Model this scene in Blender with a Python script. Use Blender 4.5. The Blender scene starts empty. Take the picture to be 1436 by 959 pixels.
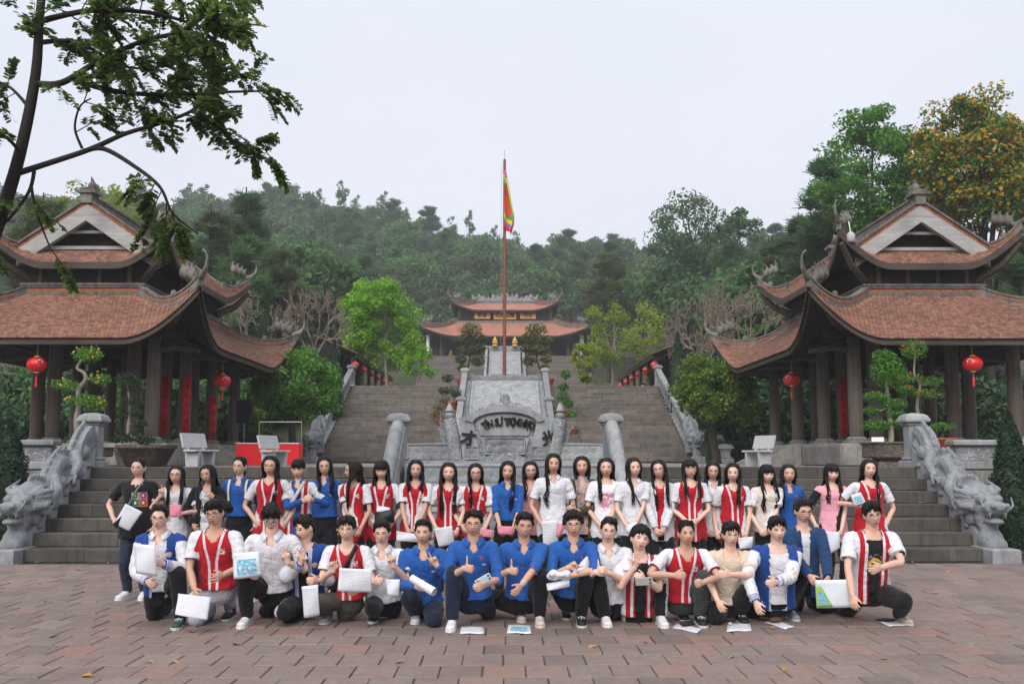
import bpy, bmesh, math, random
import numpy as np
from mathutils import Vector, Matrix, Quaternion, noise
from mathutils.bvhtree import BVHTree
random.seed(7); rng = np.random.default_rng(7)
R = math.radians
SC = bpy.context.scene
COL = SC.collection
# ---------------------------------------------------------------- camera, sky, sun, exposure
IW, IH, FP, HC, HOR, AX = 1436.0, 959.0, 1396.0, 1.55, 640.0, 708.0
PITCH = math.atan((HOR - IH / 2) / FP)
YAW = -math.atan((IW / 2 - AX) / FP)
cam_d = bpy.data.cameras.new('camera'); cam = bpy.data.objects.new('camera', cam_d); COL.objects.link(cam)
cam_d.sensor_width = 36.0; cam_d.lens = 36.0 * FP / IW; cam_d.clip_end = 3000; cam_d.clip_start = 0.1
cam.location = (0, 0, HC); cam.rotation_euler = (math.pi / 2 + PITCH, 0, YAW)
SC.camera = cam
SUN_EL, SUN_AZ = 44.0, 200.0            # soft light from behind the photographer, sun veiled by cloud
w = bpy.data.worlds.new('World'); SC.world = w; w.use_nodes = True
nt = w.node_tree; nt.nodes.clear()
out = nt.nodes.new('ShaderNodeOutputWorld'); bg = nt.nodes.new('ShaderNodeBackground')
sky = nt.nodes.new('ShaderNodeTexSky'); sky.sky_type = 'NISHITA'; sky.sun_disc = False
sky.sun_elevation = R(SUN_EL); sky.sun_rotation = R(SUN_AZ); sky.dust_density = 6.0; sky.air_density = 1.5
mul = nt.nodes.new('ShaderNodeVectorMath'); mul.operation = 'SCALE'; mul.inputs['Scale'].default_value = 0.07
mixw = nt.nodes.new('ShaderNodeMix'); mixw.data_type = 'RGBA'; mixw.inputs['Factor'].default_value = 0.93
cn = nt.nodes.new('ShaderNodeTexNoise'); cn.inputs['Scale'].default_value = 2.2; cn.inputs['Detail'].default_value = 5; cn.inputs['Roughness'].default_value = .5
cm = nt.nodes.new('ShaderNodeMapping'); cm.inputs['Scale'].default_value = (1, 1, 2.6); ctc = nt.nodes.new('ShaderNodeTexCoord'); nt.links.new(ctc.outputs['Generated'], cm.inputs[0]); nt.links.new(cm.outputs[0], cn.inputs['Vector'])
cr_ = nt.nodes.new('ShaderNodeValToRGB'); cr_.color_ramp.elements[0].position = .3; cr_.color_ramp.elements[0].color = (0.39, 0.404, 0.462, 1); cr_.color_ramp.elements[1].position = .7; cr_.color_ramp.elements[1].color = (0.43, 0.442, 0.49, 1)    # closed pale cloud cover
nt.links.new(cn.outputs['Fac'], cr_.inputs[0]); nt.links.new(cr_.outputs[0], mixw.inputs['B'])
nt.links.new(sky.outputs[0], mul.inputs[0]); nt.links.new(mul.outputs[0], mixw.inputs['A'])
nt.links.new(mixw.outputs['Result'], bg.inputs['Color']); bg.inputs['Strength'].default_value = 1.0
nt.links.new(bg.outputs[0], out.inputs['Surface'])
sun_d = bpy.data.lights.new('sun', 'SUN'); sun_d.energy = 1.5; sun_d.angle = R(50); sun_d.color = (1, 0.965, 0.92)
sun = bpy.data.objects.new('sun', sun_d); COL.objects.link(sun)
_d = Vector((math.sin(R(SUN_AZ)) * math.cos(R(SUN_EL)), math.cos(R(SUN_AZ)) * math.cos(R(SUN_EL)), math.sin(R(SUN_EL))))
sun.rotation_euler = _d.to_track_quat('Z', 'Y').to_euler()
SC.view_settings.view_transform = 'Standard'; SC.view_settings.look = 'None'
SC.view_settings.exposure = 1.12; SC.view_settings.gamma = 1.0; SC.view_settings.use_curve_mapping = False
SC.cycles.use_denoising = True
SC.cycles.max_bounces = 6; SC.cycles.diffuse_bounces = 2; SC.cycles.glossy_bounces = 2
SC.cycles.transmission_bounces = 4; SC.cycles.volume_bounces = 1; SC.cycles.transparent_max_bounces = 8
SC.cycles.use_adaptive_sampling = True; SC.cycles.adaptive_threshold = 0.02
SC.cycles.sample_clamp_indirect = 6.0

_f = Vector((math.sin(-YAW) * math.cos(PITCH), math.cos(YAW) * math.cos(PITCH), math.sin(PITCH)))
_r = Vector((math.cos(YAW), math.sin(YAW), 0)); _u = _r.cross(_f)
def ray(px, py):
    return _f + _r * ((px - IW / 2) / FP) + _u * ((IH / 2 - py) / FP)
def PX(px, py, Y):
    """point of the ray through a photo pixel at ground distance Y"""
    d = ray(px, py); return Vector((0, 0, HC)) + d * (Y / d.y)
def PG(px, py, Z=0.0):
    d = ray(px, py); return Vector((0, 0, HC)) + d * ((Z - HC) / d.z)
def PPM(Y): return FP / Y

# ---------------------------------------------------------------- helpers
def tag(o, label=None, cat=None, group=None, kind=None):
    if label: o['label'] = label
    if cat: o['category'] = cat
    if group: o['group'] = group
    if kind: o['kind'] = kind
    return o
def empty(name, loc=(0, 0, 0), rz=0.0, label=None, cat=None, group=None, kind=None):
    o = bpy.data.objects.new(name, None); COL.objects.link(o)
    o.location = loc; o.rotation_euler = (0, 0, rz); o.empty_display_size = 0.1
    return tag(o, label, cat, group, kind)
def link(name, me, parent=None, loc=(0, 0, 0), rot=(0, 0, 0), scale=(1, 1, 1)):
    o = bpy.data.objects.new(name, me); COL.objects.link(o)
    o.location = loc; o.rotation_euler = rot; o.scale = scale
    if parent is not None: o.parent = parent
    return o
def copy_tree(o, parent=None):
    c = o.copy(); COL.objects.link(c); c.parent = parent
    for ch in list(o.children): copy_tree(ch, c)
    return c
def np_mesh(name, verts, faces, mat=None, smooth=False):
    """fast mesh from an (n,3) array and an (m,k) index array"""
    me = bpy.data.meshes.new(name)
    v = np.asarray(verts, np.float32); f = np.asarray(faces, np.int32); k = f.shape[1]
    me.vertices.add(len(v)); me.vertices.foreach_set('co', v.ravel())
    me.loops.add(f.size); me.loops.foreach_set('vertex_index', f.ravel())
    me.polygons.add(len(f))
    me.polygons.foreach_set('loop_start', np.arange(0, f.size, k, dtype=np.int32))
    me.polygons.foreach_set('loop_total', np.full(len(f), k, np.int32))
    if smooth: me.polygons.foreach_set('use_smooth', np.ones(len(f), bool))
    me.update(calc_edges=True); me.validate()
    if mat: me.materials.append(mat)
    return me
class MB:
    def __init__(s): s.v = []; s.f = []
    def add(s, vs, fs):
        b = len(s.v); s.v += [tuple(p) for p in vs]; s.f += [tuple(b + i for i in f) for f in fs]; return s
    def box(s, c, size, rot=None, taper=1.0):
        hx, hy, hz = size[0] / 2, size[1] / 2, size[2] / 2
        vs = [Vector((x * hx * (taper if z > 0 else 1), y * hy * (taper if z > 0 else 1), z * hz)) for z in (-1, 1) for x, y in ((-1, -1), (1, -1), (1, 1), (-1, 1))]
        if rot is not None: vs = [rot @ p for p in vs]
        c = Vector(c)
        return s.add([p + c for p in vs], [(3, 2, 1, 0), (4, 5, 6, 7), (0, 1, 5, 4), (1, 2, 6, 5), (2, 3, 7, 6), (3, 0, 4, 7)])
    def bbox(s, c, size, bev=0.01, rot=None):
        """box with chamfered edges"""
        hx, hy, hz = size[0] / 2, size[1] / 2, size[2] / 2; b = min(bev, hx * .9, hy * .9, hz * .9)
        vs = []
        for z, i in ((-hz, b), (-hz + b, 0), (hz - b, 0), (hz, b)):
            for x, y in ((-1, -1), (1, -1), (1, 1), (-1, 1)):
                vs.append(Vector((x * (hx - i), y * (hy - i), z)))
        fs = [(3, 2, 1, 0), (12, 13, 14, 15)]
        for k in range(3):
            for j in range(4):
                a, d = k * 4 + j, k * 4 + (j + 1) % 4; fs.append((a, d, d + 4, a + 4))
        if rot is not None: vs = [rot @ p for p in vs]
        c = Vector(c); return s.add([p + c for p in vs], fs)
    def prism(s, poly, z0, z1, m=None):
        """poly: list of (x,y); extruded z0..z1; m: matrix to place it"""
        n = len(poly); vs = [Vector((x, y, z0)) for x, y in poly] + [Vector((x, y, z1)) for x, y in poly]
        if m is not None: vs = [m @ p for p in vs]
        fs = [tuple(range(n - 1, -1, -1)), tuple(range(n, 2 * n))] + [(i, (i + 1) % n, n + (i + 1) % n, n + i) for i in range(n)]
        return s.add(vs, fs)
    def tube(s, path, rad, seg=8, flat=None, caps=True, up=None):
        """sweep along points; rad: number, list, or list of (rx, ry)"""
        P = [Vector(p) for p in path]; n = len(P)
        if not hasattr(rad, '__len__'): rad = [rad] * n
        prev = None; vs = []
        for i in range(n):
            t = (P[min(i + 1, n - 1)] - P[max(i - 1, 0)])
            t = t.normalized() if t.length > 1e-9 else Vector((0, 0, 1))
            if prev is None:
                a = Vector(up) if up is not None else (Vector((1, 0, 0)) if abs(t.x) < 0.9 else Vector((0, 1, 0)))
            else: a = prev
            a = (a - t * a.dot(t)); a = a.normalized() if a.length > 1e-6 else t.orthogonal().normalized()
            prev = a; b = t.cross(a)
            r = rad[i]; rx, ry = (r, r) if not hasattr(r, '__len__') else r
            for k in range(seg):
                an = 2 * math.pi * k / seg
                vs.append(P[i] + a * (math.cos(an) * rx) + b * (math.sin(an) * ry))
        fs = []
        for i in range(n - 1):
            for k in range(seg):
                fs.append((i * seg + k, i * seg + (k + 1) % seg, (i + 1) * seg + (k + 1) % seg, (i + 1) * seg + k))
        if caps: fs += [tuple(range(seg - 1, -1, -1)), tuple(range((n - 1) * seg, n * seg))]
        return s.add(vs, fs)
    def lathe(s, prof, seg=16, c=(0, 0, 0), sq=False):
        """prof: (r,z) from bottom to top, revolved about z"""
        vs = []; c = Vector(c)
        for r, z in prof:
            for k in range(seg):
                an = 2 * math.pi * (k + (0.5 if sq else 0)) / seg; q = r * (math.sqrt(2) if sq else 1)
                vs.append(c + Vector((math.cos(an) * q, math.sin(an) * q, z)))
        n = len(prof); fs = [(i * seg + k, i * seg + (k + 1) % seg, (i + 1) * seg + (k + 1) % seg, (i + 1) * seg + k) for i in range(n - 1) for k in range(seg)]
        fs += [tuple(range(seg - 1, -1, -1)), tuple(range((n - 1) * seg, n * seg))]
        return s.add(vs, fs)
    def ell(s, c, r, seg=12, rings=8, rot=None):
        vs = []; c = Vector(c)
        if not hasattr(r, '__len__'): r = (r, r, r)
        for i in range(1, rings):
            ph = math.pi * i / rings
            for k in range(seg):
                an = 2 * math.pi * k / seg
                vs.append(Vector((math.cos(an) * math.sin(ph) * r[0], math.sin(an) * math.sin(ph) * r[1], math.cos(ph) * r[2])))
        vs += [Vector((0, 0, r[2])), Vector((0, 0, -r[2]))]
        if rot is not None: vs = [rot @ p for p in vs]
        m = (rings - 1) * seg; fs = []
        for i in range(rings - 2):
            for k in range(seg): fs.append((i * seg + k, (i + 1) * seg + k, (i + 1) * seg + (k + 1) % seg, i * seg + (k + 1) % seg))
        for k in range(seg):
            fs.append((m, k, (k + 1) % seg)); b = (rings - 2) * seg; fs.append((m + 1, b + (k + 1) % seg, b + k))
        return s.add([p + c for p in vs], fs)
    def mesh(s, name, mat=None, smooth=None):
        me = bpy.data.meshes.new(name); me.from_pydata(s.v, [], s.f)
        if mat is not None: me.materials.append(mat)
        if smooth is not None:
            me.polygons.foreach_set('use_smooth', [True] * len(me.polygons))
            if smooth < 179: me.set_sharp_from_angle(angle=R(smooth))
        return me
    def build(s, name, mat=None, parent=None, smooth=None, **k): return link(name, s.mesh(name, mat, smooth), parent, **k)

SCR = bpy.data.scenes.new('scratch')      # bare scene in which shapes are fused, removed at the end
def evaluated(ob):
    vl = SCR.view_layers[0]; vl.update(); return bpy.data.meshes.new_from_object(ob.evaluated_get(vl.depsgraph))
def remesh(mb, voxel, it=0, fac=0.5, dec=None, name='solid'):
    """union of closed shapes into one continuous surface"""
    me = mb.mesh('scratch_mesh') if isinstance(mb, MB) else mb
    ob = bpy.data.objects.new('scratch_object', me); SCR.collection.objects.link(ob)
    m = ob.modifiers.new('r', 'REMESH'); m.mode = 'VOXEL'; m.voxel_size = voxel; m.use_smooth_shade = True
    if it: q = ob.modifiers.new('s', 'SMOOTH'); q.iterations = it; q.factor = fac
    if dec: q = ob.modifiers.new('d', 'DECIMATE'); q.ratio = dec
    o = evaluated(ob); o.name = name
    bpy.data.objects.remove(ob); bpy.data.meshes.remove(me)
    return o
def get_co(me):
    a = np.empty(len(me.vertices) * 3, np.float32); me.vertices.foreach_get('co', a); return a.reshape(-1, 3)
def set_co(me, a): me.vertices.foreach_set('co', np.asarray(a, np.float32).ravel()); me.update()
def get_no(me):
    a = np.empty(len(me.vertices) * 3, np.float32); me.vertices.foreach_get('normal', a); return a.reshape(-1, 3)
def attr(me, name, data, typ='FLOAT'):
    at = me.attributes.new(name, typ, 'POINT'); at.data.foreach_set('vector' if typ == 'FLOAT_VECTOR' else 'value', np.asarray(data, np.float32).ravel())
def pieces(parent, name, mat, items, mesh, limit=300, rest_name=None):
    """items: (loc, rot, scale), largest in view first; the first LIMIT are parts, the rest is one part of stuff"""
    if not mesh.materials: mesh.materials.append(mat)
    for loc, rot, sc in items[:limit]: link(name, mesh, parent, loc, rot, sc)
    if len(items) > limit:
        co = get_co(mesh); fs = [tuple(p.vertices) for p in mesh.polygons]; b = MB()
        from mathutils import Euler
        for loc, rot, sc in items[limit:]:
            m = np.array(Euler(rot).to_matrix()); b.add((co * np.array(sc)) @ m.T + np.array(loc), fs)
        o = b.build(rest_name or name + '_field', mat, parent); o['kind'] = 'stuff'
def spline(pts, n):
    """catmull-rom through points"""
    P = [Vector(p) for p in pts]; out = []
    for i in range(len(P) - 1):
        a = P[max(i - 1, 0)]; b = P[i]; c = P[i + 1]; d = P[min(i + 2, len(P) - 1)]
        for k in range(n):
            t = k / n
            out.append(0.5 * ((2 * b) + (c - a) * t + (2 * a - 5 * b + 4 * c - d) * t * t + (3 * b - a - 3 * c + d) * t ** 3))
    out.append(P[-1]); return out
def lerp(a, b, t): return a + (b - a) * t
def interp(x, xs, ys): return float(np.interp(x, xs, ys))
def hx(h):
    """sRGB hex to linear"""
    c = [int(h[i:i + 2], 16) / 255 for i in (0, 2, 4)]
    return tuple(x / 12.92 if x <= .04045 else ((x + .055) / 1.055) ** 2.4 for x in c)

# ---------------------------------------------------------------- materials
class NT:
    """small node-tree writer"""
    def __init__(s, name):
        s.m = bpy.data.materials.new(name); s.m.use_nodes = True; s.t = s.m.node_tree; s.t.nodes.clear()
        s.out = s.n('ShaderNodeOutputMaterial'); s.b = s.n('ShaderNodeBsdfPrincipled'); s.l(s.b.outputs[0], s.out.inputs[0])
    def n(s, typ, **k):
        x = s.t.nodes.new(typ)
        for a, v in k.items():
            if hasattr(x, a): setattr(x, a, v)
            else: s.put(x, a.replace('_', ' ').title(), v)
        return x
    def put(s, x, key, v):
        i = x.inputs[key]
        if hasattr(v, 'is_output') or isinstance(v, bpy.types.NodeSocket): s.t.links.new(v, i)
        else: i.default_value = v
    def l(s, a, b): s.t.links.new(a, b)
    def tc(s, kind='Object'): return s.n('ShaderNodeTexCoord').outputs[kind]
    def attr(s, name, out='Vector'): return s.n('ShaderNodeAttribute', attribute_name=name).outputs[out]
    def noise(s, scale, vec=None, detail=4, rough=.55, dist=0):
        x = s.n('ShaderNodeTexNoise'); x.inputs['Scale'].default_value = scale; x.inputs['Detail'].default_value = detail
        x.inputs['Roughness'].default_value = rough; x.inputs['Distortion'].default_value = dist
        if vec is not None: s.l(vec, x.inputs['Vector'])
        return x.outputs['Fac']
    def vor(s, scale, vec=None, feature='F1', out='Distance'):
        x = s.n('ShaderNodeTexVoronoi'); x.feature = feature; x.inputs['Scale'].default_value = scale
        if vec is not None: s.l(vec, x.inputs['Vector'])
        return x.outputs[out]
    def scale(s, vec, v):
        x = s.n('ShaderNodeVectorMath', operation='MULTIPLY'); s.l(vec, x.inputs[0]); x.inputs[1].default_value = v; return x.outputs[0]
    def math(s, op, a, b=None, c=None, clamp=False):
        x = s.n('ShaderNodeMath', operation=op); x.use_clamp = clamp
        for i, v in enumerate((a, b, c)):
            if v is None: continue
            if isinstance(v, (int, float)): x.inputs[i].default_value = v
            else: s.l(v, x.inputs[i])
        return x.outputs[0]
    def ramp(s, fac, stops):
        x = s.n('ShaderNodeValToRGB'); e = x.color_ramp.elements
        while len(e) < len(stops): e.new(0.5)
        for i, (p, c) in enumerate(stops): e[i].position = p; e[i].color = (*c, 1) if len(c) == 3 else c
        s.l(fac, x.inputs[0]); return x.outputs[0]
    def map(s, v, a, b, c, d):
        x = s.n('ShaderNodeMapRange'); x.inputs[1].default_value = a; x.inputs[2].default_value = b; x.inputs[3].default_value = c; x.inputs[4].default_value = d
        s.l(v, x.inputs[0]); return x.outputs[0]
    def mix(s, fac, a, b, mode='MIX'):
        x = s.n('ShaderNodeMix', data_type='RGBA', blend_type=mode)
        for k, v in (('Factor', fac), ('A', a), ('B', b)):
            i = [q for q in x.inputs if q.name == k and (q.type == 'RGBA' or k == 'Factor')][0]
            if isinstance(v, (int, float)): i.default_value = v
            elif isinstance(v, tuple): i.default_value = (*v[:3], 1)
            else: s.l(v, i)
        return [q for q in x.outputs if q.type == 'RGBA'][0]
    def sep(s, vec):
        x = s.n('ShaderNodeSeparateXYZ'); s.l(vec, x.inputs[0]); return x.outputs
    def rnd(s):
        """a random number per piece: separate objects and islands of a joined mesh alike"""
        a = s.n('ShaderNodeObjectInfo').outputs['Random']; g = s.n('ShaderNodeNewGeometry').outputs['Random Per Island']
        return s.math('FRACT', s.math('ADD', a, g))
    def bump(s, h, strength=.4, dist=.02):
        x = s.n('ShaderNodeBump'); x.inputs['Strength'].default_value = strength; x.inputs['Distance'].default_value = dist
        s.l(h, x.inputs['Height']); s.l(x.outputs[0], s.b.inputs['Normal'])
    def done(s, color=None, rough=.7, spec=.3):
        if color is not None:
            if isinstance(color, tuple): s.b.inputs['Base Color'].default_value = (*color[:3], 1)
            else: s.l(color, s.b.inputs['Base Color'])
        if isinstance(rough, (int, float)): s.b.inputs['Roughness'].default_value = rough
        else: s.l(rough, s.b.inputs['Roughness'])
        s.b.inputs['Specular IOR Level'].default_value = spec
        return s.m
MATS = {}
def mat_plain(name, c, rough=.6, var=.15, scale=8, bump=.15, bdist=.01, spec=.3, metal=0):
    if name in MATS: return MATS[name]
    t = NT(name); v = t.tc()
    n = t.noise(scale, v); c2 = tuple(x * (1 - var) for x in c); c3 = tuple(min(1, x * (1 + var)) for x in c)
    col = t.ramp(n, [(.3, c2), (.7, c3)])
    if bump: t.bump(t.noise(scale * 4, v, 5), bump, bdist)
    t.b.inputs['Metallic'].default_value = metal
    MATS[name] = t.done(col, rough, spec); return MATS[name]
def mat_paver():
    t = NT('brick_paver'); r = t.rnd(); v = t.tc('Generated'); g = t.n('ShaderNodeNewGeometry').outputs['Position']
    base = t.ramp(r, [(0, (.12, .095, .088)), (.2, (.165, .128, .115)), (.45, (.185, .138, .12)), (.65, (.16, .135, .126)), (.84, (.225, .135, .112)), (1, (.195, .165, .152))])
    n = t.noise(1.1, g, 5); n2 = t.noise(26, g, 6, .7); n3 = t.noise(5, g, 4)
    c = t.mix(t.map(n, .35, .7, 0, .55), base, (.195, .165, .15))
    c = t.mix(t.map(n3, .5, .75, 0, .45), c, (.11, .09, .083)); n4 = t.noise(.5, g, 6, .65); c = t.mix(t.map(n4, .56, .66, 0, .4), c, (.09, .075, .07))
    c = t.mix(.75, c, t.ramp(n2, [(.25, (.55, .55, .55)), (.75, (1.15, 1.15, 1.15))]), 'MULTIPLY'); c = t.mix(1, c, (1.24, 1.18, 1.15), 'MULTIPLY')
    t.bump(t.math('ADD', n2, t.math('MULTIPLY', n3, 1.5)), .35, .006)
    return t.done(c, t.map(n3, .3, .7, .55, .85), .35)
def mat_stone(name, dark, light, streak=.5, rel=0, scale=1.0):
    """weathered stone with rain streaks; rel: carved relief pattern size"""
    t = NT(name); g = t.n('ShaderNodeNewGeometry').outputs['Position']; r = t.rnd()
    n = t.noise(3.1 * scale, g, 6, .62); n2 = t.noise(38 * scale, g, 5, .7); st = t.noise(2.2, t.scale(g, (5, 5, .55)), 4)
    c = t.ramp(n, [(.28, dark), (.72, light)])
    c = t.mix(t.map(st, .5, .78, 0, streak), c, tuple(x * .38 for x in dark))
    c = t.mix(1, c, t.ramp(r, [(0, (.78, .78, .78)), (1, (1.16, 1.14, 1.1))]), 'MULTIPLY')
    c = t.mix(.5, c, t.ramp(n2, [(.3, (.6, .6, .6)), (.7, (1.1, 1.1, 1.1))]), 'MULTIPLY')
    h = t.math('MULTIPLY', n2, .25)
    if rel:
        a = t.vor(rel, g, 'SMOOTH_F1'); b = t.noise(rel * 1.6, g, 3, .5, 2.2)
        rl = t.math('SINE', t.math('MULTIPLY', t.math('ADD', a, b), 17.0))
        h = t.math('ADD', h, t.math('MULTIPLY', rl, .55))
        c = t.mix(t.map(rl, -1, .2, .45, 0), c, tuple(x * .55 for x in dark))
        t.bump(h, .8, .03)
    else: t.bump(h, .5, .012)
    return t.done(c, .82, .25)
def mat_tile():
    t = NT('clay_roof_tile'); r = t.n('ShaderNodeNewGeometry').outputs['Random Per Island']; g = t.tc()
    c = t.ramp(r, [(0, (.12, .06, .042)), (.3, (.185, .086, .058)), (.6, (.225, .106, .070)), (.85, (.27, .135, .092)), (1, (.165, .098, .075))])
    n = t.noise(.9, g, 5); c = t.mix(t.map(n, .45, .75, 0, .45), c, (.085, .055, .045))
    c = t.mix(t.map(t.noise(14, g, 4), .55, .8, 0, .35), c, (.34, .27, .22))
    t.bump(t.noise(60, g), .2, .004); return t.done(c, .8, .25)
def mat_wood(name, a, b, scale=1.0, axis=2):
    t = NT(name); v = t.tc(); sc = [14, 14, 14]; sc[axis] = .9
    n = t.noise(1.0 * scale, t.scale(v, tuple(sc)), 5, .6); n2 = t.noise(1.6 * scale, v, 4)
    c = t.ramp(n, [(.25, a), (.75, b)]); c = t.mix(t.map(n2, .45, .75, 0, .5), c, tuple(x * .5 for x in a))
    t.bump(n, .4, .008); return t.done(c, .75, .25)
def mat_leaf(name, cols, trans=.35, rough=.55):
    t = NT(name); r = t.n('ShaderNodeNewGeometry').outputs['Random Per Island']; ob = t.n('ShaderNodeObjectInfo').outputs['Random']
    k = len(cols); c = t.ramp(r, [(i / (k - 1), q) for i, q in enumerate(cols)])
    c = t.mix(1, c, t.ramp(ob, [(0, (.75, .8, .8)), (1, (1.2, 1.15, 1.0))]), 'MULTIPLY')
    t.done(c, rough, .25)
    tr = t.n('ShaderNodeBsdfTranslucent'); t.l(c, tr.inputs[0]); mx = t.n('ShaderNodeMixShader'); mx.inputs[0].default_value = trans
    t.l(t.b.outputs[0], mx.inputs[1]); t.l(tr.outputs[0], mx.inputs[2]); t.l(mx.outputs[0], t.out.inputs[0]); return t.m
M = {}
M['paver'] = mat_paver()
M['mortar'] = mat_plain('sand_joint', (.075, .062, .055), .95, .3, 9, .4)
M['step'] = mat_stone('step_stone', (.06, .056, .05), (.115, .107, .096), .6)
M['stair'] = mat_stone('stair_stone', (.105, .094, .084), (.19, .168, .15), .5)
M['grey'] = mat_stone('grey_stone', (.19, .20, .21), (.35, .365, .38), .5)
M['carved'] = mat_stone('carved_grey_stone', (.27, .285, .30), (.45, .47, .49), .3, rel=3.2)
M['carvedf'] = mat_stone('finely_carved_stone', (.27, .285, .30), (.46, .48, .50), .25, rel=5.5)
def mat_dragon():
    t = NT('scaled_dragon_stone'); g = t.tc(); n = t.noise(4, g, 6, .6); sc_ = t.vor(26, g); n2 = t.noise(40, g, 4)
    c = t.ramp(n, [(.28, (.15, .16, .17)), (.72, (.29, .305, .32))]); c = t.mix(t.map(sc_, .35, .7, 0, .35), c, (.12, .13, .14)); c = t.mix(t.map(t.noise(2, t.scale(g, (3, 3, .8)), 4), .55, .8, 0, .45), c, (.1, .105, .11))
    t.bump(t.math('ADD', t.math('MULTIPLY', sc_, -.8), t.math('MULTIPLY', n2, .2)), .6, .012); return t.done(c, .8, .25)
M['dragon'] = mat_dragon()
M['relief'] = mat_stone('chiselled_stone', (.20, .212, .225), (.37, .385, .40), .4)
def relief_mesh(w, h, step, depth, cell, seed):
    """cloud-scroll carving as a height field; local x across, z up, raised towards -y"""
    r = np.random.default_rng(seed); nx, nz = max(8, int(w / step)), max(8, int(h / step)); X, Z = np.meshgrid(np.linspace(-w / 2, w / 2, nx), np.linspace(0, h, nz)); H = np.zeros_like(X); Wt = np.full_like(X, 1e9)
    gx, gz = max(1, round(w / cell)), max(1, round(h / cell))
    for j in range(gz):
        for i in range(gx + j % 2):
            cx = -w / 2 + w * (i + .5 - .5 * (j % 2)) / gx + r.normal(0, cell * .12); cz = h * (j + .5) / gz + r.normal(0, cell * .1); R_ = cell * r.uniform(.5, .72); dx, dz = (X - cx) * r.choice((-1, 1)), Z - cz; rr_ = np.hypot(dx, dz); th = np.arctan2(dz, dx)
            sp = .5 + .5 * np.cos(2 * np.pi * rr_ / (cell * .24) - th); hh = (np.clip(1 - rr_ / R_, 0, 1) ** .45) * (.45 + .55 * sp ** .7); m = rr_ < np.minimum(Wt, R_); H = np.where(m, hh, H); Wt = np.where(m, rr_, Wt)
    e = np.minimum(np.minimum(X + w / 2, w / 2 - X), np.minimum(Z, h - Z)); H = np.where(e < cell * .13, .95, np.where(e < cell * .2, 0, H)); v = np.stack([X, -H * depth, Z], -1).reshape(-1, 3)
    f = [(j * nx + i, j * nx + i + 1, (j + 1) * nx + i + 1, (j + 1) * nx + i) for j in range(nz - 1) for i in range(nx - 1)]
    return np_mesh('carving', v, f, M['relief'], True)
M['plinth'] = mat_stone('plinth_stone', (.16, .155, .145), (.30, .29, .27), .6)
M['tile'] = mat_tile()
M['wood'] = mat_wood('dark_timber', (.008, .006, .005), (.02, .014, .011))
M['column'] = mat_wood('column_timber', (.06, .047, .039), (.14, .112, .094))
M['pale'] = mat_wood('weathered_pale_timber', (.24, .235, .23), (.42, .415, .40), 1.0, 0)
M['fascia'] = mat_wood('eave_timber', (.04, .03, .024), (.095, .075, .06), 1.0, 0)
M['ridge'] = mat_stone('ridge_mortar', (.10, .09, .08), (.25, .235, .21), .8)
M['terra'] = mat_plain('terracotta', (.27, .10, .055), .8, .4, 14, .3)
M['red'] = mat_plain('red_cloth', (.55, .008, .012), .55, .12, 6, .05)
M['gold'] = mat_plain('gold_paint', (.65, .36, .06), .4, .2, 20, .1, metal=.3)
M['black'] = mat_plain('black_paint', (.008, .008, .009), .45, .2, 20, .05)
M['white'] = mat_plain('white_paint', (.72, .73, .75), .5, .06, 12, .05)
M['paper'] = mat_plain('white_paper', (.60, .61, .65), .7, .03, 10, .04)
M['metal'] = mat_plain('grey_metal', (.28, .29, .30), .4, .15, 10, .05, metal=.8)
M['soil'] = mat_plain('soil', (.045, .036, .026), .95, .4, 5, .6, .05)
# ---------------------------------------------------------------- text
_tx = {}
def text_mesh(body, size, depth, mat, off=0.0, sx=1.0):
    key = (body, size, depth, mat.name, off, sx)
    if key in _tx: return _tx[key]
    cu = bpy.data.curves.new('lettering', 'FONT'); cu.body = body; cu.size = size; cu.extrude = depth / 2; cu.offset = off
    cu.align_x = 'CENTER'; cu.align_y = 'CENTER'; cu.resolution_u = 3
    ob = bpy.data.objects.new('scratch_text', cu); SCR.collection.objects.link(ob)
    me = evaluated(ob); bpy.data.objects.remove(ob)
    co = get_co(me); co[:, 0] *= sx; set_co(me, co); me.materials.clear(); me.materials.append(mat); _tx[key] = me
    return me
FACE = (math.pi / 2, 0, 0)      # stands a flat thing up to face the camera
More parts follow.
